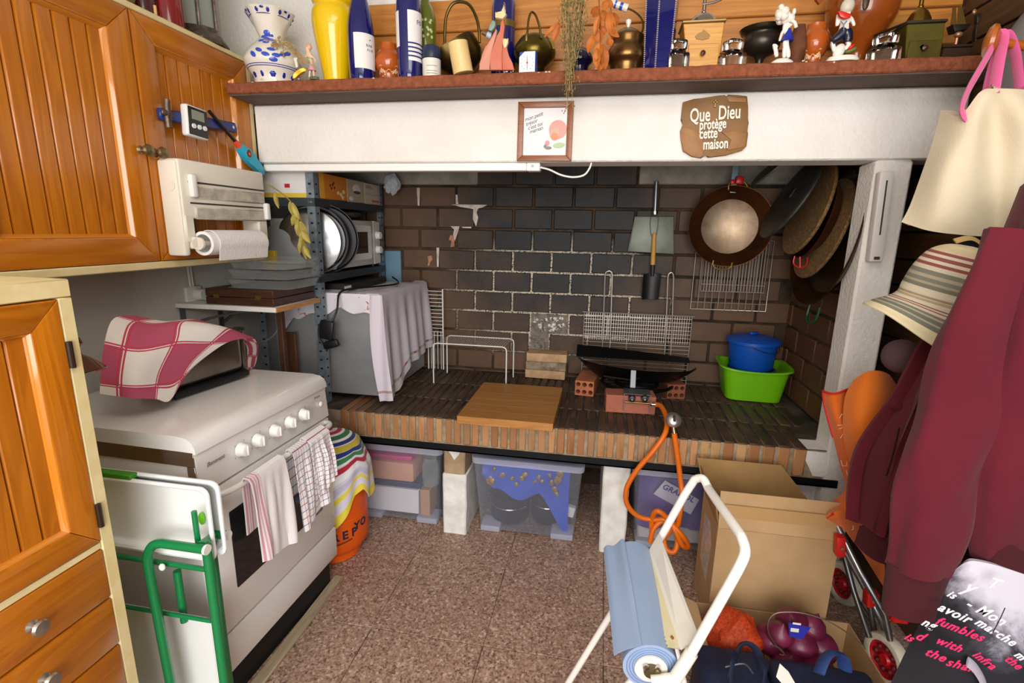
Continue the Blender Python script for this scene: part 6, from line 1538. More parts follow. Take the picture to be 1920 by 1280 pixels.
# brass coal scuttle
oldbrass = M('dark_brass', '#6a5628', .3, .85, col2='#4b3d1f', vs=10)
t = thing('brass_scuttle', 'dark brass scuttle with a tall hooped handle behind the candle', 'scuttle', P('y', 1.965, 868, 135))
c0 = P('y', 1.965, 866, 108); RTL = Rm('Z', .35) @ Rm('Y', -.55)
sp_ = [(.0, -.060), (.03, -.058), (.060, -.042), (.078, -.010), (.080, .02), (.078, .05)]
wob_ = lambda a, z: 1+(.55*max(0, math.cos(a-PI))**3*max(0, (z+.01)/.06) if z > -.01 else 0)
g = MB(); g.lathe(sp_+[(r-.004, z) for r, z in sp_[::-1] if r > .01]+[(0, -.055)], 40, (c0.x, 1.965, max(c0.z, SZ+.070)), RTL, wob=wob_); part('bowl', g, oldbrass, t, w=True)
g = MB(); g.tube(fpx(1.93, (834, 92), (834, 60), (837, 30), (848, 8), (864, 3), (880, 9), (892, 30), (898, 55), (899, 80)), .0055, 8, sm=4); part('hoop_handle', g, oldbrass, t, w=True)
g = MB(); g.ball(P('y', 1.925, 833, 86), (.006, .005, .013), 10, 7); part('handle_lug', g, M('dull_brass', '', .4), t, w=True)
# candle
a, b_ = P('y', 1.808, 869, 138), P('y', 1.800, 858, 80); a.z = max(a.z, SZ+.004)
t = thing('pillar_candle', 'leaning cream pillar candle on the mantel edge', 'candle', a)
g = MB(); g.cyl(a, b_, .0345, .0335, 28); part('wax', g, M('cream_wax', '#e8cf95', .35, col2='#e2c27e', vs=8), t, w=True)
g = MB(); g.cyl(b_, b_+(b_-a).normalized()*.006, .0012, n=6); part('wick', g, M('wick', '#55452f', .9), t, w=True)
# cats
coral = M('coral_ceramic', '#cf6a50', .45, col2='#c4745c', vs=12); creamc = M('cream_ceramic', '#e8cf9c', .45)
cats = thing('cat_trio', 'coral ceramic trio of long necked cats on the mantel', 'figurine', P('y', 1.815, 934, 133))
def catpx(name, pl, y, mat, lab=None, th=.012):
    pts = [P('y', y, 820+a/8, b/8) for a, b in pl]; g = MB(); g.prism([(p.x, p.z) for p in pts], th, (0, y, 0), X, Z, 0, .003); return part(name, g, mat, cats, lab, w=True)
catpx('left_cat', [(632, 1065), (645, 980), (680, 830), (735, 700), (820, 620), (850, 560), (880, 440), (905, 470), (895, 560), (860, 660), (820, 800), (800, 930), (800, 1065)][::-1], 1.822, M('coral_pale', '#cf8a72', .45))
catpx('middle_cat', [(800, 1065), (800, 930), (820, 800), (860, 660), (920, 560), (950, 480), (975, 380), (965, 300), (1010, 300), (1015, 420), (1000, 560), (975, 700), (975, 850), (990, 1065)][::-1], 1.818, coral)
catpx('right_cat', [(990, 1065), (975, 870), (985, 770), (1000, 620), (1050, 610), (1040, 740), (1080, 850), (1135, 960), (1168, 1065)][::-1], 1.822, coral)
catpx('middle_head', [(880, 290), (880, 205), (930, 225), (985, 210), (1000, 140), (1005, 60), (1020, 60), (1015, 150), (1025, 210), (1050, 240), (1025, 270), (990, 310)][::-1], 1.812, creamc, 'cream cat head', .016)
catpx('right_head', [(990, 680), (990, 590), (1025, 615), (1070, 585), (1070, 650), (1045, 720), (1010, 740)][::-1], 1.818, creamc, 'cream cat head', .012)
catpx('left_head', [(770, 470), (800, 400), (830, 320), (880, 340), (885, 400), (860, 450), (820, 490)][::-1], 1.818, M('sage_ceramic', '#7f9787', .45), 'sage green cat head', .014)
g = MB(); p_ = P('y', 1.805, 820+740/8, 510/8); p2 = P('y', 1.80, 820+670/8, 480/8); g.cyl(P('y', 1.81, 820+800/8, 545/8), p_, .009, .009, 14); part('blue_fish', g, M('pale_blue_ceramic', '#a9bcd0', .35), cats, w=True)
g = MB(); g.cyl(p_, p2, .009, .007, 12); part('fish_tip', g, M('brown_ceramic', '#6a4a30', .4), cats, w=True)
g = MB()
for a, b in ((760, 805), (912, 700), (890, 930), (1045, 870)): g.ball(P('y', 1.811 if a > 800 else 1.814, 820+a/8, b/8), (.002, .0012, .002), 6, 4)
part('painted_dots', g, M('dot_dark', '#7a4236', .6), cats, w=True, kind='stuff')
# blue cylinder bottle behind cats
t, pr, ac = vessel('blue_bottle', 'cobalt bottle with a gold band standing behind the ceramic cats', 'bottle', 1.985, [(934, 954, -12), (926, 962, -4), (922, 965, 10), (922, 966, 40), (924, 968, 128)], bglass)
g = MB(); shell(g, pr, ac-1.5, ac+1.5, P('y', 1.95, 940, 49).z-SZ, P('y', 1.95, 940, 36).z-SZ, .001, 30, 2); part('gold_band', g, M('old_gold', '#7d6a35', .4, .6), t)
# second brass pot
t = thing('brass_pot', 'round brass pot with thin hoop handle behind the little clock', 'pot', P('y', 1.97, 1002, 130))
cx_, pr = rowprof(1.97, [(982, 1020, 68), (975, 1030, 74), (964, 1042, 95), (966, 1038, 112), (982, 1024, 128)]); pr = [(r, max(z, 0)) for r, z in pr]
g = MB(); g.lathe([(0, 0), (pr[0][0]*.7, 0)]+fine(pr)+[(pr[-1][0]-.004, pr[-1][1]), (pr[-1][0]-.006, .03), (0, .02)], 32, (cx_, 1.97, SZ)); part('bowl', g, M('green_brass', '#6d5f22', .28, .85, col2='#54481c', vs=9), t, w=True)
g = MB(); g.tube(fpx(1.91, (986, 88), (989, 60), (991, 38), (996, 23), (1004, 28), (1011, 48), (1015, 72)), .0038, 8, sm=4); part('hoop_handle', g, oldbrass, t, w=True)
g = MB(); g.ball(P('y', 1.905, 987, 72), (.006, .004, .02), 10, 7); part('handle_lug', g, M('dull_brass', '', .4), t, w=True)
g = MB(); pts = [P('y', 1.94, *a) for a in ((1018, 78), (1024, 76), (1032, 71), (1033, 77), (1039, 76), (1041, 92), (1018, 92))]; g.prism([(p.x, p.z) for p in pts][::-1], .003, (0, 1.94, 0), X, Z); part('crimped_lip', g, M('green_brass', '', .3), t, w=True)
# clock
t = thing('kitchen_clock', 'small square blue and white dial timer on the mantel edge', 'clock', P('y', 1.83, 990, 130))
a, b_ = P('y', 1.81, 973, 131), P('y', 1.81, 1004, 95); a.z = SZ
g = MB(); g.bx(a.x, b_.x+.003, 1.812, 1.85, SZ, b_.z, .003); part('case', g, M('clock_blue', '#2a47a0', .35), t, w=True)
g = MB(); w_ = b_.x-a.x; g.prism([(a.x+.0005, SZ+.001), (b_.x-.001, SZ+.001), (b_.x-.001, b_.z-.001), (a.x+w_*.33, b_.z-.001), (a.x+.0005, b_.z-w_*.33)], .0015, (0, 1.812, 0), X, Z); part('dial', g, M('clock_white', '#eef0f2', .35), t, w=True)
cc = Vector(((a.x+b_.x)/2, 1.8095, (SZ+b_.z)/2-.002)); g = MB()
for k in range(12): an = k*PI/6; g.box(cc+Vector((.021*math.sin(an), 0, .021*math.cos(an))), (.0025, .0008, .0025))
part('minute_marks', g, M('mark_grey', '#8d93a0', .6), t, w=True, kind='stuff')
g = MB(); g.box(cc+Z*.0-X*.0, (.0016, .001, .036), 0, Rm('Y', -.03)); g.cyl(cc+Y*.001, cc-Y*.001, .003, n=10); part('red_hand', g, M('hand_red', '#b23a34', .5), t, w=True)
# navy pot behind the dried bunch
t, pr, ac = vessel('navy_vase', 'small navy glazed vase half hidden behind the hanging dried bunch', 'vase', 1.96, [(1076, 1098, 92), (1066, 1108, 102), (1064, 1112, 116), (1072, 1104, 127)], M('navy_glaze', '#14173c', .15, coat=.5))
# dried statice bunch hanging over the edge
t = thing('hanging_dried_bunch', 'grey green dried flower bunch hanging down over the mantel edge', 'dried plant', P('y', 1.77, 1070, 210))
sage = M('dried_sage', '#8f7d4c', .9, col2='#6f6038', vs=50)
rr = random.Random(21); st_m = MB(); fl_m = MB()
for k in range(46):
    x0_ = rr.uniform(1052, 1106); tpx = 1069+(x0_-1078)*.12+rr.uniform(-8, 10); L_ = rr.choice([110, 125, 140, 150, 170, 205]) if abs(x0_-1076) < 18 else rr.uniform(60, 125)
    yy = rr.uniform(1.745, 1.785); p0 = P('y', yy, x0_, -30); p1 = P('y', yy, x0_+(tpx-x0_)*.45+rr.uniform(-9, 6), L_*.5); p2 = P('y', yy, x0_+(tpx-x0_)*min(1, L_/150)+rr.uniform(-3, 3), L_)
    pts = smooth([p0, p1, p2], 9); st_m.tube(pts, .0009, 4)
    for j in range(34):
        i = rr.randrange(2, len(pts)); c = pts[i]+Vector((rr.gauss(0, .006), rr.gauss(0, .006), rr.gauss(0, .006))); d = Vector((rr.gauss(0, .6), rr.gauss(0, .6), -1)); n_ = Vector((rr.gauss(0, 1), rr.gauss(0, 1), rr.gauss(0, .4)))
        d.normalize(); s_ = d.cross(n_).normalized(); L2 = rr.uniform(.006, .012)
        V = [fl_m.bm.verts.new(v) for v in (c, c+d*L2*.5+s_*.0024, c+d*L2, c+d*L2*.5-s_*.0024)]; fl_m.bm.faces.new(V)
part('stems', st_m, tan, t, w=True, kind='stuff'); part('dried_flowers', fl_m, sage, t, w=True, kind='stuff')
t = thing('orange_leaf_branch', 'branch of orange brown dried leaves hanging beside the grey bunch', 'dried plant', P('y', 1.77, 1125, 130))
oleaf = M('orange_leaf', '#c4722c', .6, col2='#a85a20', vs=30)
g = MB(); g.tube(fpx(1.775, (1122, -30), (1124, 20), (1126, 60), (1125, 110)), .0016, 6, sm=4); g.tube(fpx(1.775, (1135, -30), (1146, 20), (1152, 50)), .0013, 6, sm=3); part('twig', g, M('twig_brown', '#7a4a22', .8), t, w=True)
for (bx_, by_, ex, ey, w_) in ((1122, 12, 1112, 32, .022), (1130, 5, 1140, 14, .02), (1124, 30, 1113, 62, .016), (1125, 34, 1131, 62, .018), (1128, 20, 1138, 40, .02), (1150, 25, 1153, 55, .026), (1142, 22, 1148, 70, .026), (1124, 58, 1123, 82, .024), (1112, 66, 1103, 100, .02), (1125, 80, 1120, 115, .024), (1130, 84, 1137, 128, .024), (1128, 100, 1123, 136, .02), (1120, 90, 1118, 128, .02), (1048, 42, 1022, 72, .014), (1050, 44, 1036, 78, .016), (1140, 55, 1160, 72, .016), (1118, 15, 1108, 26, .014), (1136, 2, 1150, 12, .016), (1140, 74, 1146, 88, .02), (1128, 50, 1133, 66, .018), (1118, 42, 1116, 66, .012)):
    yy = rr.uniform(1.755, 1.80); a, b_ = P('y', yy, bx_, by_), P('y', yy+rr.uniform(-.01, .01), ex, ey); g = MB(); d_ = b_-a; leaf(g, a, d_, (rr.uniform(-.5, .5), -1, rr.uniform(-.3, .3)), d_.length, w_*1.25, rr.uniform(-.2, .35)); part('leaf', g, oleaf, t, w=True)
# copper kettle
kcop = M('kettle_brass', '#8d6a3c', .28, .9, col2='#6f5230', vs=7)
t, pr, ac = vessel('copper_kettle', 'small copper kettle with porcelain knob and blue white handle', 'kettle', 1.92, [(1146, 1206, 68), (1144, 1207, 72), (1144, 1206, 88), (1140, 1211, 96), (1138, 1213, 112), (1146, 1206, 124)], kcop, sm=3)
zl_ = pr[-1][1]; rl_ = pr[-1][0]
g = MB(); g.lathe([(rl_*.98, zl_-.001), (rl_*.7, zl_+.012), (rl_*.35, zl_+.022), (.008, zl_+.024), (0, zl_+.024)], 28); part('lid', g, kcop, t)
g = MB(); q = P('y', 1.92, 1168, 56); g.lathe([(.006, 0), (.005, .010), (.010, .020), (.010, .026), (.005, .030), (0, .030)], 14, (0, 0, zl_+.022)); part('lid_knob', g, ivory, t, 'white porcelain knob')
a, b_ = P('y', 1.92, 1145, 5), P('y', 1.92, 1177, 16)
g = MB(); g.cyl(a, b_, .0105, .0125, 16); part('handle_grip', g, ivory, t, 'white porcelain grip with blue bands', w=True)
g = MB(); d_ = (b_-a)
for f_ in (.25, .55, .62): g.cyl(a+d_*f_, a+d_*(f_+.10), .0125, n=16)
part('grip_bands', g, M('cobalt_light', '', .2), t, w=True)
g = MB(); g.tube(fpx(1.92, (1177, 16), (1190, 22), (1202, 34), (1206, 50), (1201, 66)), .003, 8, sm=4); part('handle_wire', g, oldbrass, t, w=True)
# tall beaded blue vase
t = thing('tall_blue_vase', 'tall hexagonal cobalt glass vase with beaded ridges', 'vase', P('y', 1.885, 1238, 120))
tb_ = [P('y', 1.885, *a) for a in ((1207, 121), (1262, 119), (1212, -40), (1280, -40))]
cxb, rb_ = (tb_[0].x+tb_[1].x)/2, (tb_[1].x-tb_[0].x)/2; cxt, rt_ = (tb_[2].x+tb_[3].x)/2, (tb_[3].x-tb_[2].x)/2
g = MB(); rings = []
for z, r_, cx_ in ((SZ, rb_*.97, cxb), (SZ+.006, rb_, cxb), (tb_[2].z, rt_, cxt)):
    rings.append([g.bm.verts.new((cx_+r_*math.cos(k*PI/3+.25), 1.885+r_*math.sin(k*PI/3+.25), z)) for k in range(6)])
g.skin(rings); part('body', g, bglass, t, w=True)
g = MB()
for k in (4, 5, 3):
    for j in range(46):
        f_ = j/46; r_ = rb_+(rt_-rb_)*f_; cx_ = cxb+(cxt-cxb)*f_; g.ball((cx_+r_*math.cos(k*PI/3+.25), 1.885+r_*math.sin(k*PI/3+.25), SZ+.004+(tb_[2].z-SZ)*f_), (.0032, .0032, .0026), 6, 4)
part('beaded_ridges', g, M('bead_glass', '#a9a3a8', .15, coat=.5), t, 'pale beaded ridges', w=True, kind='stuff')
# coffee grinders
def grinder(name, lab, y, pb, pt, wood, platem, dome, crank, dpx, emb):
    t = thing(name, lab, 'grinder', P('y', y, (pb[0]+pb[1])/2, pb[2]))
    a, b_, c, d = P('y', y, pb[0], pb[2]), P('y', y, pb[1], pb[2]), P('y', y, pt[0], pt[2]), P('y', y, pt[1], pt[2])
    za, zc = SZ, (c.z+d.z)/2; g = MB(); dep = .085; rings = []
    for z, xl, xr_, e in ((za, a.x, b_.x, 0), (zc, c.x, d.x, .006)): rings.append([g.bm.verts.new(v) for v in ((xl, y-e, z), (xr_, y-e, z), (xr_, y+dep, z), (xl, y+dep, z))])
    g.skin(rings); bmesh.ops.bevel(g.bm, geom=g.bm.edges[:], offset=.002, segments=1, affect='EDGES'); part('box', g, wood, t, w=True)
    cx_ = (c.x+d.x)/2
    g = MB(); g.bx(c.x-.004, d.x+.004, y-.012, y+dep+.004, zc, zc+.008, .002); part('top_plate', g, platem, t, w=True)
    dl, dr_, dt = P('y', y+.04, dome[0], dome[2]), P('y', y+.04, dome[1], dome[2]), P('y', y+.04, (dome[0]+dome[1])/2, dome[3]); r_ = (dr_.x-dl.x)/2; h_ = max(.02, dt.z-zc-.008); cxd = (dl.x+dr_.x)/2
    g = MB(); g.lathe([(r_, 0), (r_*.92, h_*.35), (r_*.65, h_*.75), (r_*.25, h_), (.008, h_+.002), (0, h_+.002)], 28, (cxd, y+.04, zc+.008)); part('dome', g, M(name+'_dome', dome[4], .25, .9), t, w=True)
    g = MB(); g.cyl((cxd, y+.04, zc+.008+h_), (cxd, y+.04, zc+.05+h_), .006, n=12); g.ball((cxd, y+.04, zc+.012+h_), .008, 10, 6); part('shaft', g, M(name+'_dome', '', .25), t, w=True)
    g = MB(); g.tube([P('y', y+.035, *q) for q in crank], .004, 8); part('crank_arm', g, M('crank_'+name, '#8a8178' if dome[4] != '#8f6f2a' else '#3a3020', .3, .8), t, w=True)
    dz = P('y', y, 0, dpx[1]).z if False else P('y', y, (pb[0]+pb[1])/2, dpx[1]).z
    f_ = (dz-za)/(zc-za); xl, xr_ = a.x+(c.x-a.x)*f_*.5+.004, b_.x+(d.x-b_.x)*f_*.5-.004
    g = MB(); g.bx(xl, xr_, y-.007, y+.004, za+.004, dz, .0015); dr2 = part('drawer', g, wood, t, w=True)
    kq = P('y', y-.008, dpx[0], (pb[2]+dpx[1])/2); g = MB(); g.lathe([(.004, 0), (.004, .006), (.008, .010), (.008, .014), (0, .018)], 14, (kq.x, y-.006, kq.z), Rm('X', PI/2)); part('knob', g, M('knob_dark_wood', '#4a2614', .3), dr2, w=True)
    g = MB(); pts = [P('y', y-.006, *q) for q in emb]; g.prism([(p.x, p.z) for p in pts][::-1], .0015, (0, y-.0055, 0), X, Z); part('emblem', g, M('emblem_'+name, '#a07a3c' if dome[4] != '#8f6f2a' else '#5d5426', .5), t, w=True)
grinder('coffee_grinder', 'yellow wooden coffee grinder with steel dome and crank on the mantel', 1.865, (1290, 1346, 119), (1281, 1358, 44), WOOD('grinder_wood', '#b97a1a', '#dba02f', 'x', 1.2, .35, .2), M('grinder_plate', '#a08860', .35, .7), (1291, 1346, 38, 26, '#a59a90'), ((1318, 8), (1340, 4), (1366, -8)), (1317, 83), ((1303, 68), (1308, 63), (1315, 60), (1320, 55), (1326, 61), (1332, 66), (1329, 72), (1318, 75), (1306, 73)))
grinder('brass_grinder', 'olive metal coffee grinder with brass dome near the mantel right end', 1.865, (1699, 1764, 106), (1699, 1770, 45), M('olive_tin', '#6b6023', .4, .5, col2='#574d1d', vs=9), M('plate_dark', '#4a4238', .4, .6), (1699, 1746, 36, 16, '#8f6f2a'), ((1706, 40), (1672, 54), (1640, 67)), (1731, 77), ((1724, 88), (1730, 83), (1738, 88), (1735, 94), (1727, 94)))
# glass inkwells
ig = M('cut_glass', '#f4f2ee', .02, trans=1, ior=1.42)
for i, (bl, br, bt_, bb, sl, sr, stp, lab) in enumerate(((1246, 1297, 93, 120, 1256, 1296, 68, 'square glass inkwell left of the wooden coffee grinder'), (1348, 1405, 94, 117, 1359, 1402, 68, 'square glass inkwell right of the wooden coffee grinder'), (1634, 1700, 82, 108, 1646, 1697, 56, 'square glass inkwell beside the brass coffee grinder'))):
    y = 1.825; a, b_ = P('y', y, bl, bb), P('y', y, br, bt_); s0, s1 = P('y', y, sl, bt_), P('y', y, sr, stp); w_ = b_.x-a.x; cx_ = (a.x+b_.x)/2; zt_i = b_.z
    t = thing('glass_inkwell', lab, 'inkwell', (cx_, y+.03, SZ), group='cut glass inkwells on the mantel')
    RZ = Rm('Z', .5); g = MB(); k_ = .74
    g.box((0, 0, (zt_i-SZ)/2), (w_*k_, w_*k_, zt_i-SZ), .006, RZ, seg=2); part('block', g, ig, t)
    g = MB(); g.cyl((0, 0, zt_i-SZ), (0, 0, zt_i-SZ+.008), w_*.25, n=16); part('neck', g, ig, t)
    sw = s1.x-s0.x; g = MB(); g.box((0, 0, (s1.z+zt_i)/2-SZ+.004), (sw*.76, sw*.76, s1.z-zt_i-.008), .007, RZ, seg=2); part('stopper', g, ig, t)
    g = MB(); g.box((0, 0, (zt_i-SZ)*.5), (w_*.42, w_*.42, (zt_i-SZ)*.55), .004, RZ); part('hollow', g, glassy('ink_hollow', '#efece6', .06, edge=.2), t)
# iron cauldron
t, pr, ac = vessel('iron_cauldron', 'small dark iron cauldron behind the second inkwell', 'cauldron', 1.95, [(1384, 1470, 56), (1388, 1466, 63), (1394, 1460, 68), (1392, 1464, 84), (1400, 1456, 100), (1420, 1436, 112)], M('cauldron_iron', '#37332d', .32, .75, col2='#4a443a', vs=8), closed=False)
# girl figurine with bonnet
yy = 1.83
t = thing('bonnet_figurine', 'white porcelain girl figurine in blue skirt with frilly bonnet', 'figurine', P('y', yy, 1470, 112))
q = fpx(yy, (1473, 80), (1475, 62), (1474, 50), (1472, 38), (1471, 28), (1466, 62), (1461, 78), (1484, 46), (1492, 40), (1471, 95), (1470, 110), (1478, 95), (1478, 110))
g = skinfig(q, [(0, 1), (1, 2), (2, 3), (3, 4), (2, 5), (5, 6), (2, 7), (7, 8), (0, 9), (9, 10), (0, 11), (11, 12)], [.010, .008, .008, .007, .013, .0042, .004, .0042, .004, .007, .007, .007, .007], 1); part('body', g, porc, t, w=True)
g = MB(); c = P('y', yy, 1476, 78); g.lathe([(.006, .036), (.010, .026), (.018, .002), (.016, 0), (0, .002)], 18, c); part('blue_skirt', g, M('cobalt_glaze', '', .2), t, 'cobalt blue skirt', w=True)
g = MB(); c = P('y', yy-.002, 1473, 27); rr = random.Random(8)
for k in range(20): g.ball(c+Vector((rr.uniform(-.02, .018), rr.uniform(-.012, .012), rr.uniform(-.018, .018))), rr.uniform(.008, .013), 8, 6)
g.ball(P('y', yy, 1459, 34), (.010, .006, .007), 8, 6); g.ball(P('y', yy, 1489, 22), (.006, .006, .010), 8, 6); part('frilly_bonnet', g, porc, t, w=True)
g = MB(); g.tube(fpx(yy-.01, (1483, 38), (1490, 42), (1493, 52)), .005, 8, sm=3); part('sash', g, porc, t, w=True)
g = MB(); c = P('y', yy, 1467, 110); c.z = SZ
g.lathe([(0, 0), (.034, 0), (.032, .010), (.02, .018), (0, .02)], 20, c, None, 0, .6); part('base', g, porc, t, w=True)
q = fpx(yy-.004, (1456, 108), (1455, 96), (1452, 86), (1449, 82), (1459, 88)); g = skinfig(q, [(0, 1), (1, 2), (2, 3), (2, 4)], [.007, .0065, .007, .004, .003], 1); part('lamb', g, porc, t, 'little white lamb at her feet', w=True)
# brown clay gourd
t, pr, ac = vessel('clay_gourd', 'rough brown clay pot between the girl figurine and the orange pot', 'pot', 1.865, [(1486, 1506, 48), (1484, 1508, 58), (1480, 1512, 78), (1480, 1513, 94), (1486, 1508, 112)], M('rough_clay', '#7a4526', .8, col2='#5a3320', vs=30, bump=.4, bs=60))
q = fpx(1.90, (1543, 62), (1550, 56), (1554, 62), (1552, 72))
orangepot('slipware_jug', 'orange glazed little jug with cream loops behind the melon boy', 1.90, [(1508, 1544, 47), (1508, 1545, 58), (1504, 1552, 68), (1502, 1556, 86), (1508, 1548, 104), (1512, 1542, 112)], q)
# melon boy
yy = 1.82
t = thing('melon_boy_figurine', 'porcelain boy figurine with red melon slice, dark trousers and pale cap', 'figurine', P('y', yy, 1580, 112))
q = fpx(yy, (1583, 60), (1583, 48), (1584, 34), (1588, 26), (1590, 14), (1570, 40), (1569, 50), (1571, 26), (1600, 38), (1601, 50), (1595, 32), (1572, 70), (1560, 80), (1566, 100), (1588, 72), (1592, 84), (1582, 94))
g = skinfig(q, [(0, 1), (1, 2), (2, 3), (3, 4), (2, 5), (5, 6), (5, 7), (2, 8), (8, 9), (8, 10), (0, 11), (11, 12), (12, 13), (0, 14), (14, 15), (15, 16)], [.013, .012, .012, .007, .015, .006, .005, .004, .006, .005, .004, .009, .008, .006, .009, .008, .006], 1); part('body', g, porc, t, w=True)
g = MB(); c = P('y', yy, 1589, 12); g.ball(c, (.019, .016, .022), 16, 10, Rm('Y', .25)); part('pale_cap', g, M('cap_grey_white', '#cfc7b6', .4), t, w=True)
g = MB(); pts = fpx(yy-.022, (1570, 22), (1578, 21), (1596, 27), (1594, 33), (1585, 36), (1575, 32)); g.prism([(p.x, p.z) for p in pts][::-1], .010, (0, yy-.016, 0), X, Z, 0, .002); part('melon_slice', g, M('melon_red', '#d22a1e', .3, coat=.3), t, w=True)
g = MB(); q = fpx(yy-.004, (1584, 58), (1574, 68), (1559, 78)); g.tube(q, [.016, .014, .011], 12, sm=3); q = fpx(yy-.004, (1585, 58), (1590, 70), (1588, 79)); g.tube(q, [.016, .013, .011], 12, sm=3); part('dark_trousers', g, M('trouser_navy', '#1a1f36', .25, coat=.3), t, w=True)
g = MB(); g.tube(fpx(yy-.019, (1576, 39), (1582, 46), (1582, 58)), .0016, 6); g.tube(fpx(yy-.019, (1588, 39), (1582, 46)), .0016, 6); part('braces', g, M('brace_grey', '#6f7788', .4), t, w=True)
c = P('y', yy, 1580, 108); c.z = SZ
g = MB(); g.lathe([(0, 0), (.044, 0), (.046, .006), (.040, .014), (0, .018)], 24, c, None, 0, .6); g.ball(P('y', yy, 1573, 96), (.016, .012, .022), 12, 8, Rm('Y', .4)); part('base', g, porc, t, w=True)
g = MB(); g.ball(P('y', yy+.006, 1595, 94), (.018, .01, .008), 12, 7, Rm('Y', -.3)); part('grass_tuft', g, M('grass_green', '#6c7a3a', .5), t, w=True)
g = MB(); g.ball(P('y', yy-.004, 1596, 88), (.012, .007, .005), 10, 6, Rm('Y', -.6)); part('red_rind', g, M('melon_red', '', .3), t, w=True)
# big clay jug
t, pr, ac = vessel('clay_jug', 'large glossy brown glazed jug behind the melon boy', 'jug', 1.96, [(1556, 1668, -40), (1546, 1676, -12), (1545, 1677, 16), (1552, 1674, 42), (1570, 1662, 66), (1588, 1644, 90), (1596, 1634, 108)], M('jug_glaze', '#9c4a18', .2, coat=.6, col2='#87400f', vs=4))
g = MB(); g.tube(fpx(1.93, (1540, 4), (1532, -8), (1528, -30)), .012, 8, sm=3); part('side_handle', g, M('jug_glaze', '', .2), t, w=True)
g = MB(); g.ball(P('y', 1.855, 1624, 2), (.010, .006, .026), 12, 8); part('dark_lug', g, M('lug_dark', '#4a3420', .4), t, w=True)
# ship, dark box, dark figurine
t = thing('brass_ship', 'small brass sailing boat with black hull at the mantel right end', 'ornament', P('y', 1.96, 1797, 70))
g = MB(); pts = fpx(1.96, (1780, 49), (1816, 47), (1808, 58), (1784, 63)); g.prism([(p.x, p.z) for p in pts][::-1], .03, (0, 1.975, 0), X, Z, 0, .003); part('hull', g, M('hull_black', '#1a120c', .4), t, w=True)
for nm, pl in (('main_sail', ((1796, 12), (1803, 12), (1811, 46), (1794, 46))), ('rear_sail', ((1786, 14), (1792, 12), (1793, 46), (1782, 47)))):
    g = MB(); pts = fpx(1.965, *pl); g.prism([(p.x, p.z) for p in pts][::-1], .002, (0, 1.965, 0), X, Z); part(nm, g, M('sail_brass', '#8a6a34', .35, .8), t, w=True)
g = MB(); q = P('y', 1.95, 1797, 65); g.ball(q, (.012, .01, .009), 12, 8); g.cyl((q.x, 1.955, 1.95), (q.x, 1.955, q.z), .005, n=8); part('stand', g, M('copper_pink', '#c08a68', .35, .6), t, w=True)
dkb = WOOD('dark_box_wood', '#2a180c', '#42260f', 'x', 1.2, .5)
t = thing('dark_wooden_box', 'low dark wooden box under the little ship', 'box', P('y', 1.97, 1810, 105))
a, b_ = P('y', 1.93, 1766, 105), P('y', 1.93, 1862, 78)
g = MB(); g.bx(a.x, min(b_.x, XR-.03), 1.93, 2.045, SZ, 1.948, .002); part('body', g, dkb, t, w=True)
g = MB(); g.bx(a.x-.003, min(b_.x, XR-.03)+.003, 1.927, 2.048, 1.948, 1.9565, .002); part('lid', g, dkb, t, w=True)
t = thing('dark_carving', 'dark carved wooden figure on the box beside the little ship', 'carving', P('y', 1.985, 1834, 70))
q = fpx(1.985, (1834, 62), (1834, 50), (1834, 34), (1833, 24), (1828, 44), (1840, 44)); q[0].z = 1.9575+.012; g = skinfig(q, [(0, 1), (1, 2), (2, 3), (1, 4), (2, 5)], [.014, .012, .010, .012, .006, .006], 1); part('figure', g, M('carving_dark', '#1d130b', .5), t, w=True)
g = MB(); g.ball(P('y', 1.97, 1827, 22), (.006, .005, .008), 8, 6); part('pale_face', g, M('copper_pink', '', .35), t, w=True)

# ---------------------------------------------------------------- picture and plaque on the beam
YF = 1.939
t = thing('framed_print', 'small wooden framed print with slanted handwriting hung on the white beam', 'picture', P('y', YF, 1022, 302))
c4 = [P('y', YF-.012, *q) for q in ((972, 191), (1076, 189), (1071, 302), (969, 302))]
fo = [(p.x, p.z) for p in c4]; ctr = (sum(p[0] for p in fo)/4, sum(p[1] for p in fo)/4)
def ins(poly, k): return [(ctr[0]+(a-ctr[0])*k[0], ctr[1]+(b-ctr[1])*k[1]) for a, b in poly]
inn = ins(fo, (.79, .80)); fw = WOOD('frame_brown', '#7b4520', '#9a5c2e', 'x', 2, .35)
for k in range(4):
    k2 = (k+1) % 4; g = MB(); pl = [fo[k], fo[k2], inn[k2], inn[k]]; g.prism(pl[::-1], .014, (0, YF-.001, 0), X, Z, 0, .0025); part('frame_side', g, fw, t, w=True)
g = MB(); g.prism(ins(fo, (.82, .83))[::-1], .004, (0, YF-.001, 0), X, Z); part('print', g, M('print_paper', '#ece9ea', .5), t, w=True)
def on_print(px, py, d=.0056): p = P('y', YF-d, px, py); return p
hr = (P('y', YF, 1020, 205)-P('y', YF, 983, 225)).normalized(); hr = Vector((math.cos(.30), 0, math.sin(.30))); hu = Vector((-math.sin(.30), 0, math.cos(.30)))
for word, px, py in (('mon petit', 984, 228), ('trésor', 986, 236.5), ("c'est toi", 990, 244), ('maman', 993, 251)):
    part('lettering', lettering(word, .0185, on_print(px, py), hr, hu, .0002, .35, 'LEFT', .95), M('handwriting', '#4d4a50', .7), t, w=True)
def flat(g, px, py, w_, h_, tilt=0, d=.0062): g.ball(on_print(px, py, d), (w_, .0009, h_), 16, 8, Rm('Y', tilt))
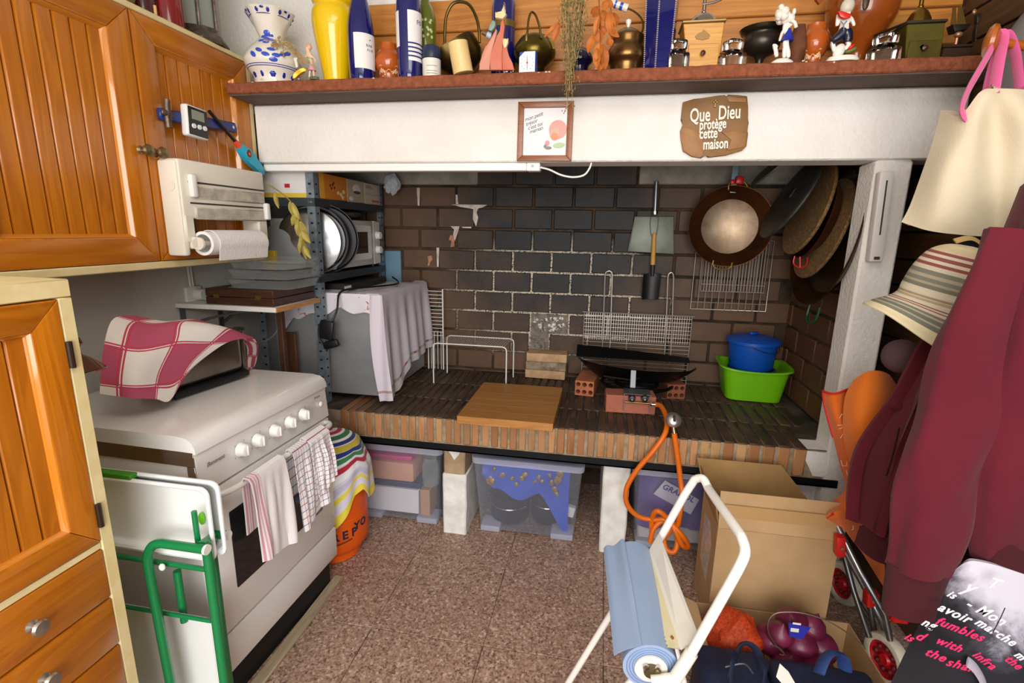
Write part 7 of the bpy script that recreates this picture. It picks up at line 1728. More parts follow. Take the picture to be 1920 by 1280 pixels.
for nm, col, bl in (('pink_hood', '#e3a79c', ((1046, 243, .033, .033, 0),)), ('pale_hair', '#d8b4a4', ((1040, 250, .018, .022, .3),)), ('face', '#e39a78', ((1040, 256, .014, .013, .2),)), ('green_cloth', '#b9cfa4', ((1048, 272, .022, .009, -.1),)), ('pink_bow', '#d99a9e', ((1026, 268, .008, .009, .4),)), ('grey_leaves', '#8d8b8c', ((1028, 277, .012, .005, 0), (1022, 274, .005, .006, .5)))):
    g = MB()
    for i_, b in enumerate(bl): flat(g, *b, d=.0060+.0009*('pink_hood pale_hair face green_cloth pink_bow grey_leaves'.split().index(nm)))
    part(nm, g, M('print_'+nm, col, .6), t, w=True)
t = thing('blessing_plaque', 'brown wood look plaque with white blessing lettering on the beam', 'plaque', P('y', YF, 1338, 296))
def pq(pl, th, mat, nm, d=0, bev=.003, lab=None):
    pts = [P('y', YF-d, *q) for q in pl]; g = MB(); g.prism([(p.x, p.z) for p in pts][::-1], th, (0, YF-d, 0), X, Z, 0, bev); return part(nm, g, mat, t, lab, w=True)
pw_ = M('plaque_brown', '#7d5527', .55, col2='#8f6633', vs=9, bump=.3, bs=30); pl_ = M('plaque_tan', '#94663c', .55, col2='#a87a4e', vs=9, bump=.3, bs=30)
pq([(1280, 193), (1300, 187), (1320, 185), (1345, 181), (1357, 180), (1360, 186), (1364, 179), (1380, 180), (1399, 182), (1401, 200), (1399, 215), (1402, 232), (1398, 242), (1401, 252), (1398, 275), (1390, 283), (1360, 292), (1327, 296), (1322, 291), (1314, 297), (1296, 294), (1280, 284), (1276, 262), (1275, 245), (1281, 236), (1276, 226), (1278, 208)], .014, pw_, 'board')
pq([(1276, 244), (1282, 239), (1300, 243), (1312, 252), (1320, 270), (1318, 292), (1312, 296), (1297, 293), (1281, 283), (1277, 262)], .004, pl_, 'raised_flake', .0145, .002, 'lighter tan raised area')
pq([(1362, 181), (1398, 184), (1399, 192), (1366, 191)], .003, pl_, 'raised_flake', .0145, .0015, 'lighter tan raised area')
pq([(1352, 248), (1378, 245), (1400, 250), (1396, 276), (1362, 282), (1372, 262)], .003, pl_, 'raised_flake', .0145, .0015, 'lighter tan raised area')
g = MB()
q = P('y', YF-.016, 1341, 194); g.box(q, (.006, .004, .026), .001); g.box(q+Z*.004, (.017, .004, .006), .001); part('cross', g, M('dull_brass', '', .4), t, 'small brass cross', w=True)
wl = M('plaque_white', '#ece6d8', .6); lr = (P('y', YF, 1390, 222)-P('y', YF, 1293, 229)).normalized(); lu = Vector((-lr.z, 0, lr.x))
for word, px, py, sz in (('Que', 1293, 229, .062), ('Dieu', 1346, 224, .062), ('protège', 1311, 243, .046), ('cette', 1311, 260, .048), ('maison', 1318, 280, .048)):
    part('lettering', lettering(word, sz, P('y', YF-.0190, px, py), lr, lu, .0008, 0, 'LEFT', 1.0, .0012, .60), wl, t, w=True)
# ---------------------------------------------------------------- right side: carton, roll stand, coats, trolley
kraft = M('corrugated_card', '#b4936a', .8, col2='#a5845a', vs=5, bump=.15, bs=30); kraftd = M('card_inside', '#9c7a4c', .85, col2='#8b6a3d', vs=6)
t = thing('cardboard_carton', 'big brown cardboard carton with taped flaps standing by the trolley', 'box', (.64, 1.73, 0))
bx0, bx1, by0, by1, bh = .432, .805, 1.605, 1.852, .404
for nm, a in (('front_panel', (bx0, bx1, by0, by0+.004, .0005, bh)), ('rear_panel', (bx0, bx1, by1-.004, by1, .0005, bh)), ('side_panel', (bx0, bx0+.004, by0+.0045, by1-.0045, .0005, bh)), ('side_panel', (bx1-.004, bx1, by0+.0045, by1-.0045, .0005, bh)), ('bottom', (bx0+.0045, bx1-.0045, by0+.0045, by1-.0045, .001, .005))):
    g = MB(); g.bx(*a); part(nm, g, kraft, t, w=True)
def flapq(nm, q, th=.004, mat=None):
    v = [Vector(a) for a in q]; n = (v[1]-v[0]).cross(v[3]-v[0]).normalized()*th; g = MB(); A_ = [g.bm.verts.new(a) for a in v]; B_ = [g.bm.verts.new(a+n) for a in v]
    g.bm.faces.new(A_); g.bm.faces.new(B_[::-1])
    for k in range(4): g.bm.faces.new((A_[k], B_[k], B_[(k+1) % 4], A_[(k+1) % 4]))
    return part(nm, g, mat or kraft, t, w=True)
flapq('front_flap', [(bx0, by0+.002, bh+.001), (bx1, by0+.002, bh+.001), (bx1-.004, by0+.03, bh+.122), (bx0+.002, by0+.03, bh+.122)])
flapq('rear_flap', [(bx0, by1-.004, bh+.001), (bx1, by1-.004, bh+.001), (bx1-.10, by1+.04, bh+.118), (bx0-.03, by1+.04, bh+.118)], .004, kraftd)
flapq('side_flap', [(bx0+.002, by0+.008, bh+.001), (bx0+.002, by1-.008, bh+.001), (bx0-.028, by1-.02, bh+.115), (bx0-.012, by0+.05, bh+.10)], .004, kraftd)
g = MB(); q = [P('y', by0-.001, *a) for a in ((1352, 975), (1545, 985))]
g.prism([(bx0+.008, bh+.035), (bx1-.01, bh+.035), (bx1-.01, bh+.085), (bx0+.008, bh+.085)], .0006, (0, by0+.0075, 0), X, Z); part('tape', g, M('brown_tape', '#b08a5c', .25, coat=.5), t, w=True)
g = MB(); g.prism([(1.68, .14), (1.80, .16), (1.80, .345), (1.71, .36), (1.665, .30)][::-1], .0008, (bx0-.0002, 0, 0), Y, Z); part('label_pouch', g, M('label_pouch', '#cfc7ba', .3, col2='#a59c8e', vs=40), t, 'clear label pouch', w=True)
g = MB(); g.tube([P('y', by0+.018, 1374, 974), P('y', by0+.018, 1382, 971), P('y', by0+.018, 1392, 973)], .0014, 6); part('pen_squiggle', g, M('pen_dark', '#4a3a2a', .7), t, w=True)
g = MB(); q = P('y', by1+.01, 1442, 927); g.ball(q-Z*.012, (.012, .008, .010), 10, 6); solo('red_cap', 'small red cap peeping over the carton flap', 'ball', g, M('red_plastic', '', .35))  # red cap, shaped as a small ellipsoid
# shallow tray carton in front
t = thing('cardboard_tray', 'low open cardboard tray in front of the big carton holding nets', 'box', (.62, 1.38, 0))
for nm, a in (('side_panel', (.385, .389, 1.16, 1.59, .001, .12)), ('side_panel', (.865, .869, 1.16, 1.59, .001, .12)), ('rear_panel', (.3895, .8645, 1.586, 1.59, .001, .12)), ('front_panel', (.3895, .8645, 1.16, 1.164, .001, .12)), ('bottom', (.3895, .8645, 1.1645, 1.5855, .001, .005))):
    g = MB(); g.bx(*a); part(nm, g, kraft, t, w=True)
flapq('side_flap', [(.385, 1.17, .121), (.385, 1.58, .121), (.335, 1.60, .128), (.335, 1.15, .128)], .004, M('card_pale', '#bf9f74', .8))
# nets and bags in the tray
netr = M('orange_net', '#c8430f', .6, col2='#8f2a0a', vs=120, bump=.5, bs=150)
t = thing('orange_net_bag', 'orange net bag of vegetables lying in the cardboard tray', 'bag', (.46, 1.42, .01))
part('net', crumple((.475, 1.46, .105), .085, 5, (1.0, 1.0, 1.0)), netr, t, w=True)
t = thing('onion_net_bag', 'purple net bag of onions with a blue label behind the navy bags', 'bag', (.66, 1.42, .01))
onm = M('red_onion', '#54102c', .45, col2='#742143', vs=14, coat=.15)
rr = random.Random(6)
for k, (x, y, z, r_) in enumerate(((.585, 1.45, .13, .052), (.66, 1.44, .14, .055), (.73, 1.45, .125, .05), (.62, 1.39, .10, .05), (.70, 1.39, .10, .05), (.64, 1.46, .20, .046), (.70, 1.47, .18, .045), (.59, 1.41, .19, .04))):
    g = MB(); g.lathe([(0, -r_*.9), (r_*.5, -r_*.8), (r_*.95, -r_*.2), (r_, .1*r_), (r_*.7, r_*.65), (r_*.2, r_*.95), (0, r_*1.2)], 20, (x, y, z), Rm('Y', rr.uniform(-.8, .8)) @ Rm('X', rr.uniform(-.6, .6))); part('onion', g, onm, t, w=True)
g = MB(); q = [P('y', 1.375, *a) for a in ((1478, 1166), (1520, 1176), (1503, 1198), (1480, 1192))]
g.prism([(p.x, p.z) for p in q][::-1], .0012, (0, 1.375, 0), X, Z); part('label', g, M('label_blue', '#2b2f9a', .4), t, 'blue label', w=True)
g = MB(); g.box(P('y', 1.372, 1490, 1181), (.022, .001, .012), 0); g.box(P('y', 1.372, 1494, 1169), (.022, .001, .006), 0); part('label_print', g, M('label_white', '', .6), t, w=True)
t = thing('wire_bucket_handle', 'thin bent wire bail arching over the onion net', 'wire', P('y', 1.36, 1470, 1240))
g = MB(); g.tube([P('y', 1.36, *a) for a in ((1487, 1242), (1460, 1215), (1443, 1190), (1440, 1168), (1450, 1152), (1470, 1147), (1510, 1150), (1560, 1168), (1610, 1202), (1622, 1216))], .0016, 6, sm=4); g.tube([P('y', 1.355, *a) for a in ((1452, 1210), (1466, 1218), (1470, 1228), (1462, 1226))], .0016, 6, sm=3); part('bail', g, M('galv_wire', '#8d8578', .35, .8), t, w=True)
navy = M('navy_nylon', '#131a30', .6, col2='#1a2440', vs=20, bump=.3, bs=200); bluen = M('blue_nylon', '#1d3564', .6, col2='#25427a', vs=10, bump=.3, bs=200)
t = thing('navy_cooler_bag', 'navy padded bag with raised carry handle at the bottom of the photo', 'bag', (.46, 1.24, .1))
def NB(px, py, y=1.235): return P('y', y, px, py)
g = MB(); a, b_ = NB(1330, 1250), NB(1445, 1232); g.bx(a.x-.02, b_.x+.02, 1.19, 1.36, .006, .172, .03, seg=3); g.jitter(.008, 9); part('body', g, navy, t, w=True)
g = MB(); g.bx(a.x+.02, b_.x-.03, 1.168, 1.20, .02, .165, .02, seg=3); part('front_pocket', g, navy, t, w=True)
g = MB(); pts = [NB(1368, 1265, 1.22), NB(1380, 1230, 1.22), NB(1390, 1208, 1.225), NB(1405, 1207, 1.23), NB(1420, 1222, 1.235), NB(1430, 1255, 1.24)]
g.tube(pts, .013, 8, sm=4, flat=.35); part('carry_handle', g, navy, t, w=True)
g = MB(); g.tube([NB(1360, 1250, 1.168), NB(1395, 1244, 1.168), NB(1412, 1262, 1.168)], .0025, 6, sm=4); part('zip', g, M('zip_grey', '#4b4f5e', .4, .5), t, w=True)
t = thing('blue_cooler_bag', 'blue and navy soft bag with strap right of the carry handle bag', 'bag', (.66, 1.26, .1))
a, b_ = NB(1525, 1250), NB(1600, 1240); g = MB(); g.bx(.53, .80, 1.18, 1.34, .006, .178, .025, seg=3); g.jitter(.008, 9); part('body', g, navy, t, w=True)
g = MB(); g.sheet(lambda u, v: (.585+.20*u, 1.176+.012*math.sin(u*3)-.004, .182-.08*v+.012*math.sin(u*PI)), 14, 6, .004); part('blue_panel', g, bluen, t, w=True)
g = MB(); g.tube([NB(1535, 1262, 1.19), NB(1548, 1232, 1.22), NB(1565, 1222, 1.24), NB(1580, 1232, 1.26), NB(1584, 1255, 1.27)], .017, 8, sm=4, flat=.3); part('strap', g, bluen, t, w=True)
g = MB(); q = [P('y', 1.165, *a) for a in ((1462, 1243), (1478, 1258), (1492, 1282), (1470, 1285), (1455, 1268))]; g.prism([(p.x, p.z) for p in q][::-1], .001, (0, 1.165, 0), X, Z); part('white_tag', g, M('tag_white', '#dcd8d0', .6), t, w=True)

g = MB(); g.tube([NB(1372, 1275, 1.165), NB(1374, 1240, 1.165), NB(1380, 1225, 1.20)], .011, 8, sm=4, flat=.25); g.tube([NB(1432, 1285, 1.18), NB(1436, 1255, 1.185), NB(1440, 1240, 1.22)], .010, 8, sm=4, flat=.25); solo('bag_strap_loop', 'flat navy webbing straps over the navy bag', 'strap', g, navy) if False else part('webbing', g, navy, bpy.data.objects['navy_cooler_bag'], w=True, kind='stuff')
# roll stand
rs = thing('roll_stand', 'white tubular roll stand with serrated cutter and blue film roll', 'stand', (.17, 1.08, 0))
wt = M('white_tube', '#e9e6df', .3, coat=.2); crm = M('yellowed_cream', '#ddd6b8', .45, col2='#d2c79c', vs=6); crw = M('cream_white', '#e2ded2', .45)
c0, c1 = Vector((.148, .925, .470)), Vector((.125, 1.255, .490)); axr = (c1-c0)
RR = .058
def cylR(pts, name, mat, lab=None): pass
dirn = axr.normalized(); e1_ = dirn.cross(Z).normalized(); e2_ = e1_.cross(dirn)
g = MB(); mats = Matrix((e1_, e2_, -dirn)).transposed()  # local z towards camera
Lr = axr.length
g.lathe([(.026, 0), (RR, 0), (RR, Lr), (.026, Lr), (.026, 0)], 44, c1, mats, caps=False); film = part('film_roll', g, M('blue_film', '#97abc9', .4, col2='#8ea3c3', vs=3), rs, 'roll of pale blue plastic film', w=True)
g = MB()
for k in range(4):
    r_ = .032+.006*k; g.tube([c0-dirn*.0006+e1_*(r_*math.cos(a*PI/18))+e2_*(r_*math.sin(a*PI/18)) for a in range(36)], .0012, 5, closed=True)
part('roll_layers', g, M('film_edge', '#7189b4', .5), film, w=True, kind='stuff')
def hang(u, v):   # film leaving the roll towards the left
    a = PI*.62+v*.9; off = .004+.028*max(0, v-.3)
    base = c0+axr*(u*1.02); return base+e1_*((RR+off)*math.cos(a))*1+e2_*((RR+off*.4)*math.sin(a))+Vector((0, 0, .006*math.sin(v*9)*u))
g = MB(); g.sheet(hang, 10, 14, .0008); part('loose_film', g, M('blue_film', '', .45), film, w=True)
g = MB(); g.lathe([(.0, -.0), (.024, -.0), (.034, .002), (.034, .006), (.0, .006)], 32, c0, mats); part('core_flange', g, crw, rs, w=True)
g = MB(); g.cyl(c0-dirn*.006, c0-dirn*.014, .016, n=20); g.box(c0-dirn*.012+e1_*.012, (.014, .01, .02), .002); part('clamp', g, M('clamp_metal', '#6a5f45', .35, .8), rs, w=True)
for k in (-1, 1):
    g = MB(); cc = c0-dirn*.012+e1_*.012*k+e2_*.012; g.lathe([(.004, 0), (.007, 0), (.007, .002), (.004, .002), (.004, 0)], 14, cc, mats, caps=False); part('clamp_ring', g, chrome, rs, w=True)
# side tubes: hoop
n0 = [Vector((.192, .905, .462)), P('y', .915, 1297, 1222), P('y', .92, 1360, 1110)]
nc = [P('y', .925, 1390, 1055), P('y', .94, 1397, 1030), P('y', .965, 1390, 1005)]
fc = [P('y', 1.22, 1328, 915), P('y', 1.245, 1318, 897), P('y', 1.26, 1303, 898)]
f0 = [P('y', 1.265, 1285, 925), P('y', 1.265, 1240, 1005), P('y', 1.265, 1215, 1048)]
path = n0[:2]+smooth([n0[2]]+nc, 5)+smooth(fc, 5)+f0
g = MB(); g.tube(path, .0105, 12); part('hoop_handle', g, wt, rs, w=True)
d_ = (n0[1]-n0[0]); g = MB(); g.cyl(n0[0]-d_*.25, n0[1]-d_*.0, .0135, n=14); part('sleeve', g, crw, rs, w=True)
g = MB(); g.cyl(Vector((.150, .905, .455)), n0[0]+d_*.1, .012, n=14); part('elbow', g, crw, rs, w=True)
# cutter bar
a0, a1, b0_, b1_ = P('y', 1.25, 1200, 1034), P('y', 1.25, 1217, 1031), P('y', .93, 1252, 1212), P('y', .93, 1275, 1216)
g = MB()
nT = 60; top = [a1+(b1_-a1)*(i/nT) for i in range(nT+1)]; teeth = [(a0+(b0_-a0)*(i/nT))+(e1_*(.0018 if i % 2 else -.0018)) for i in range(nT+1)]
T1 = [g.bm.verts.new(p) for p in top]; T2 = [g.bm.verts.new(p) for p in teeth]; T3 = [g.bm.verts.new(p-Z*.002) for p in top]; T4 = [g.bm.verts.new(p-Z*.002) for p in teeth]
for i in range(nT):
    g.bm.faces.new((T1[i], T1[i+1], T2[i+1], T2[i])); g.bm.faces.new((T3[i], T4[i], T4[i+1], T3[i+1])); g.bm.faces.new((T2[i], T2[i+1], T4[i+1], T4[i]))
part('serrated_cutter', g, crm, rs, 'yellowed saw toothed cutter strip', w=True, angle=.3)
u0, u1, u2, u3 = a1, P('y', 1.255, 1236, 1000), P('y', .93, 1312, 1196), b1_
g = MB(); V = [g.bm.verts.new(p) for p in (u0, u1, u2, u3)]; W2 = [g.bm.verts.new(p-Z*.003+X*.002) for p in (u0, u1, u2, u3)]
g.bm.faces.new(V); g.bm.faces.new(W2[::-1])
for k in range(4): g.bm.faces.new((V[k], W2[k], W2[(k+1) % 4], V[(k+1) % 4]))
part('cutter_plate', g, crw, rs, w=True)
g = MB(); q = c0+(c1-c0)*.2; g.tube([P('y', .93, 1262, 1200)+Z*.004, P('y', .935, 1258, 1195)+Z*.004], .003, 6); part('rust_spot', g, M('rust', '#8a4a24', .8), rs, w=True)
lega = P('y', 1.19, 1157, 1132); legb = P('y', 1.19, 1066, 1279)
dl = (legb-lega); kk = (lega.z-.008)/(lega.z-legb.z)
g = MB(); g.tube([lega-dl*.25, lega+dl*kk], .009, 10); part('leg', g, wt, rs, w=True)
g = MB(); g.tube([Vector((.12, .95, .41)), Vector((-.10, .97, .008))], .009, 10); part('leg', g, wt, rs, w=True)
g = MB(); g.tube([Vector((.20, 1.19, .45)), Vector((.335, 1.12, .008))], .009, 10); part('leg', g, wt, rs, w=True)
g = MB(); g.tube([Vector((.20, .95, .43)), Vector((.335, 1.0, .008))], .009, 10); part('leg', g, wt, rs, w=True)

# shopping trolley frame
tr2 = thing('shopping_trolley', 'two wheeled shopping trolley frame with red joints and white tyred red wheels', 'trolley', (.97, 1.65, 0))
redp = M('red_joint', '#c81f1c', .35); tyre = M('tyre_cream', '#d6d0bf', .6, col2='#b9b09a', vs=15); hubm = M('hub_red', '#b01420', .35)
alu = M('aluminium_tube', '#a7abb0', .28, .95)
def wheel(c, r_):
    mx = Rm('Z', .25) @ Rm('Y', -PI/2)
    g = MB(); g.lathe([(r_*.70, .016), (r_*.80, .019), (r_*.95, .017), (r_, .008), (r_, -.008), (r_*.95, -.017), (r_*.80, -.019), (r_*.70, -.016), (r_*.70, .016)], 36, c, mx, caps=False); wh = part('wheel', g, tyre, tr2, w=True)
    g = MB(); g.lathe([(0, .012), (r_*.2, .014), (r_*.25, .006), (r_*.6, .004), (r_*.70, .013), (r_*.70, -.013), (r_*.6, -.004), (0, -.006)], 30, c, mx); part('hub', g, hubm, wh, w=True)
    g = MB()
    for k in range(8): a = k*PI/4; q = mx @ Vector((r_*.45*math.cos(a), r_*.45*math.sin(a), .0052)); g.ball(Vector(c)+q, (.010, .010, .010), 7, 5)
    part('hub_holes', g, M('hub_hole', '#5a0a10', .6), wh, w=True, kind='stuff')
wheel((.975, 1.86, .078), .078); wheel((.945, 1.50, .080), .078)
g = MB(); g.cyl((.96, 1.50, .08), (.99, 1.86, .08), .006, n=10); part('axle', g, alu, tr2, w=True)
tA = [P('y', 1.62, 1570, 985), P('y', 1.53, 1612, 1070), P('y', 1.50, 1658, 1150), Vector((.955, 1.49, .10))]
g = MB(); g.tube(tA, .009, 10); part('frame_tube', g, alu, tr2, w=True)
tB = [P('y', 1.64, 1577, 1020), P('y', 1.60, 1600, 1105), P('y', 1.50, 1630, 1195)]
g = MB(); g.tube(tB, .009, 10); part('frame_tube', g, M('grey_tube_dark', '#6b6b6a', .3, .9), tr2, w=True)
tC = [P('y', 1.63, 1582, 1030), P('y', 1.60, 1628, 1115), P('y', 1.58, 1640, 1190)]
g = MB(); g.tube(tC, .009, 10); part('frame_tube', g, alu, tr2, w=True)
tD = [P('y', 1.58, 1636, 1130), P('y', 1.55, 1655, 1170), Vector((.985, 1.56, .08))]
g = MB(); g.tube(tD, .010, 10); part('frame_tube', g, alu, tr2, w=True)
for a, sz in (((1574, 1022), (.026, .03, .07)), ((1633, 1120), (.036, .035, .05))):
    g = MB(); q = P('y', 1.585, *a); g.box(q, sz, .004, Rm('Y', -.12), seg=2); j = part('red_joint', g, redp, tr2, w=True)
    g = MB(); g.cyl(q-Y*.02, q-Y*.0185, .005, n=10); part('rivet', g, chrome, j, w=True)
g = MB(); g.tube([Vector((.98, 1.68, .40)), Vector((1.06, 1.73, .95))], .009, 10); part('frame_tube', g, alu, tr2, w=True)
g = MB(); q = P('y', 1.50, 1690, 1140); g.box(q, (.05, .02, .10), .006); part('red_base', g, redp, tr2, w=True)
# orange printed cloth and orange mitt
orc = M('orange_cotton', '#dc6a1a', .85, col2='#d0600f', vs=5, sheen=.2); redt = M('red_trim', '#c8201c', .7)
wpr = M('white_print_ink', '#e6c9a8', .8)
ap = thing('printed_orange_apron', 'orange apron with white printed doodles and red edging by the coats', 'apron', P('y', 1.70, 1600, 1000))
rows = [[(1543, 733, 1.68), (1565, 738, 1.64), (1600, 726, 1.66), (1650, 712, 1.72)],
        [(1546, 760, 1.68), (1572, 775, 1.63), (1620, 780, 1.68), (1660, 770, 1.74)],
        [(1562, 820, 1.67), (1590, 830, 1.62), (1630, 840, 1.68), (1680, 840, 1.74)],
        [(1574, 870, 1.67), (1600, 880, 1.62), (1640, 890, 1.67), (1690, 890, 1.74)],
        [(1584, 915, 1.66), (1606, 925, 1.61), (1640, 930, 1.67), (1690, 930, 1.72)],
        [(1556, 945, 1.68), (1590, 950, 1.60), (1630, 960, 1.66), (1690, 970, 1.72)],
        [(1528, 985, 1.68), (1563, 962, 1.58), (1600, 1005, 1.62), (1660, 1040, 1.70)],
        [(1545, 998, 1.69), (1572, 985, 1.61), (1612, 1030, 1.64), (1664, 1110, 1.70)]]
CGa = [[P('y', q[2], q[0], q[1]) for q in r] for r in rows]; f, W_, H_ = bez(CGa, 7)
g = MB(); g.sheet(f, W_, H_, -.003); part('cloth', g, orc, ap, w=True)
g = MB(); g.tube(smooth([r[0] for r in CGa[:3]], 5), .0035, 6); g.tube(smooth(CGa[0], 6), .004, 6); g.tube(smooth([CGa[6][0], CGa[6][1]], 4), .004, 6); part('red_edging', g, redt, ap, w=True, kind='stuff')
g = MB(); rr = random.Random(3)
for (px, py, k) in ((1576, 778, 0), (1572, 795, 1), (1578, 815, 0), (1580, 866, 2), (1590, 885, 2), (1600, 884, 0), (1604, 905, 1), (1610, 920, 0), (1605, 945, 1), (1570, 955, 0), (1585, 975, 2), (1592, 985, 2)):
    base = [(-5, 4), (0, -5), (4, 3), (7, -3)] if k == 0 else [(-5, 0), (5, -1), (4, 5), (-2, 6)] if k == 1 else [(-6, -6), (-3, 5), (5, 4), (5, -3)]
    g.tube([P('y', 1.612 if px > 1595 else 1.625, px+a, py+b)-Y*.010 for a, b in base], .0011, 5)
part('white_doodles', g, wpr, ap, 'white printed doodles', w=True, kind='stuff')
mt = thing('orange_oven_mitt', 'plain orange rounded oven mitt hanging in front of the printed apron', 'mitt', P('y', 1.6, 1620, 890))
rows = [[(1600, 712, 1.60), (1625, 697, 1.575), (1650, 695, 1.575), (1668, 702, 1.60)], [(1584, 745, 1.60), (1615, 740, 1.55), (1655, 738, 1.55), (1690, 740, 1.60)], [(1580, 800, 1.60), (1612, 800, 1.535), (1655, 800, 1.535), (1700, 800, 1.60)], [(1586, 845, 1.60), (1615, 850, 1.54), (1655, 850, 1.54), (1700, 850, 1.60)], [(1600, 880, 1.60), (1625, 890, 1.56), (1655, 895, 1.56), (1690, 895, 1.60)], [(1614, 898, 1.60), (1630, 903, 1.585), (1655, 905, 1.585), (1680, 905, 1.60)]]
CGm = [[P('y', q[2], q[0], q[1]) for q in r] for r in rows]; f, W_, H_ = bez(CGm, 7); g = MB(); g.sheet(f, W_, H_, -.02); part('mitt', g, M('plain_orange', '#dd7116', .85, sheen=.2), mt, w=True)
for dx in (-3.2, 3.2):
    g = MB(); q = P('y', 1.536, 1620+dx, 838); g.lathe([(.0045, 0), (.0075, .001), (.0075, .002), (.0045, .002), (.0045, 0)], 16, q, Rm('X', PI/2), caps=False); part('printed_ring', g, wpr, mt, w=True)

# coat rail with wooden knob pegs, tote bag, hat, jacket
cr = thing('coat_rail', 'wooden coat rail with a turned orange wood knob on the right wall', 'rail', (1.09, 1.5, 1.76))
g = MB(); g.bx(XR-.022, XR-.001, .7, 1.75, 1.74, 1.82, .004); part('board', g, WOOD('rail_wood', '#6a3a14', '#8f5522', 'y', 1, .4), cr, w=True)
kq = P('y', 1.50, 1860, 78)
for yy in (1.50, 1.22, .95):
    kz = kq.z if yy == 1.50 else 1.80; kx = kq.x if yy == 1.50 else .95
    g = MB(); g.cyl((XR-.02, yy, 1.785), (kx+.01, yy, kz), .011, .010, 12); pg = part('peg', g, M('peg_wood', '#a85a14', .3, coat=.4), cr, w=True)
    g = MB(); g.lathe([(0, -.014), (.02, -.013), (.036, -.004), (.038, .004), (.030, .012), (.012, .016), (0, .017)], 28, (kx, yy, kz), Rm('Z', -.5) @ Rm('Y', -PI/2+.1)); part('knob', g, M('peg_wood', '', .3), pg, w=True)
tbag = thing('tote_bag', 'cream cotton tote bag with pink handles hanging from the wooden knob', 'bag', P('y', 1.48, 1800, 440))
canvas = M('cream_canvas', '#d8cbb0', .85, col2='#cfc0a2', vs=4, bump=.3, bs=180, sheen=.15)
rows = [[(1764, 206, 1.53), (1800, 216, 1.46), (1838, 172, 1.44), (1868, 166, 1.42), (1925, 168, 1.43), (1985, 175, 1.47)],
        [(1752, 255, 1.53), (1790, 250, 1.46), (1830, 225, 1.43), (1868, 215, 1.44), (1930, 222, 1.40), (1985, 225, 1.46)],
        [(1728, 325, 1.53), (1770, 320, 1.45), (1820, 310, 1.43), (1868, 300, 1.45), (1930, 300, 1.41), (1985, 300, 1.46)],
        [(1706, 385, 1.53), (1755, 395, 1.45), (1810, 395, 1.44), (1865, 390, 1.45), (1905, 385, 1.43), (1975, 375, 1.46)],
        [(1690, 416, 1.53), (1740, 432, 1.47), (1800, 440, 1.46), (1860, 444, 1.46), (1885, 443, 1.46), (1965, 420, 1.48)]]
CGt = [[P('y', q[2], q[0], q[1]) for q in r] for r in rows]; f, W_, H_ = bez(CGt, 8); g = MB(); g.sheet(f, W_, H_, -.03); part('bag_body', g, canvas, tbag, w=True)
pk = M('pink_webbing', '#dc5f97', .8, sheen=.3)
def strap(pts, w_=.017): 
    g = MB(); g.tube([P('y', q[2], q[0], q[1]) for q in pts], w_, 8, sm=5, flat=.28); part('handle', g, pk, tbag, w=True)
strap([(1812, 222, 1.452), (1803, 205, 1.447), (1815, 170, 1.45), (1842, 122, 1.47), (1862, 86, 1.485), (1872, 66, 1.49), (1880, 76, 1.485), (1872, 120, 1.46), (1862, 180, 1.435)])
strap([(1842, 200, 1.50), (1852, 150, 1.505), (1866, 100, 1.515), (1880, 68, 1.515), (1893, 72, 1.51), (1905, 110, 1.49), (1911, 170, 1.45)])
strap([(1806, 208, 1.455), (1818, 222, 1.452), (1840, 196, 1.45)], .016)
# sun hat
hat = thing('striped_sun_hat', 'striped straw coloured sun hat with drooping brim under the tote bag', 'hat', P('y', 1.42, 1735, 640))
def hatmat():
    m, nt, b = newmat('hat_stripes'); tc_ = nd(nt, 'ShaderNodeTexCoord'); sp_ = nd(nt, 'ShaderNodeSeparateXYZ'); nt.links.new(tc_.outputs['UV'], sp_.inputs[0])
    cr_, gr_, rd_, br_ = '#cdc2aa', '#77786a', '#8a4a48', '#a8977a'
    st = [(0, cr_), (.10, '#c9b996'), (.24, rd_), (.262, cr_), (.285, rd_), (.305, cr_), (.325, rd_), (.345, cr_), (.375, gr_), (.40, '#a59c84'), (.42, gr_), (.445, '#a59c84'), (.46, gr_), (.485, cr_), (.555, br_), (.585, '#cfc0a0'), (.60, br_), (.64, cr_), (.70, rd_), (.715, cr_), (.735, rd_), (.75, cr_), (.775, gr_), (.80, '#b3a88e'), (.815, gr_), (.85, '#b3a88e'), (.865, gr_), (.90, '#dccfa8')]
    nt.links.new(ramp(nt, sp_.outputs[1], st, 'CONSTANT'), b.inputs['Base Color']); b.inputs['Roughness'].default_value = .85
    w_ = nd(nt, 'ShaderNodeMath', operation='MULTIPLY', i_1=60.0); nt.links.new(sp_.outputs[1], w_.inputs[0]); s_ = nd(nt, 'ShaderNodeMath', operation='SINE'); nt.links.new(w_.outputs[0], s_.inputs[0]); bumpn(nt, b, s_.outputs[0], .5, .002); return m
hprof = smooth([Vector((.002, 0, .205)), Vector((.045, 0, .200)), Vector((.078, 0, .178)), Vector((.094, 0, .135)), Vector((.098, 0, .09)), Vector((.098, 0, .065)), Vector((.112, 0, .045)), Vector((.138, 0, .018)), Vector((.158, 0, -.012))], 6)
hc = P('y', 1.42, 1742, 612); HM = Rm('Y', .22) @ Rm('X', .12)
def hatf(u, v):
    i = v*(len(hprof)-1); k = min(int(i), len(hprof)-2); p = hprof[k]+(hprof[k+1]-hprof[k])*(i-k); a = u*2*PI
    w_ = max(0, (v-.62)/.38); z = p.z-.05*w_*math.cos(a-2.6)*w_*-.6-.02*w_*math.sin(3*a)*.4
    q = HM @ Vector((p.x*math.cos(a), p.x*math.sin(a)*.8, z)); return hc+q
g = MB(); g.sheet(hatf, 72, 56, .003); part('crown_and_brim', g, hatmat(), hat, w=True)
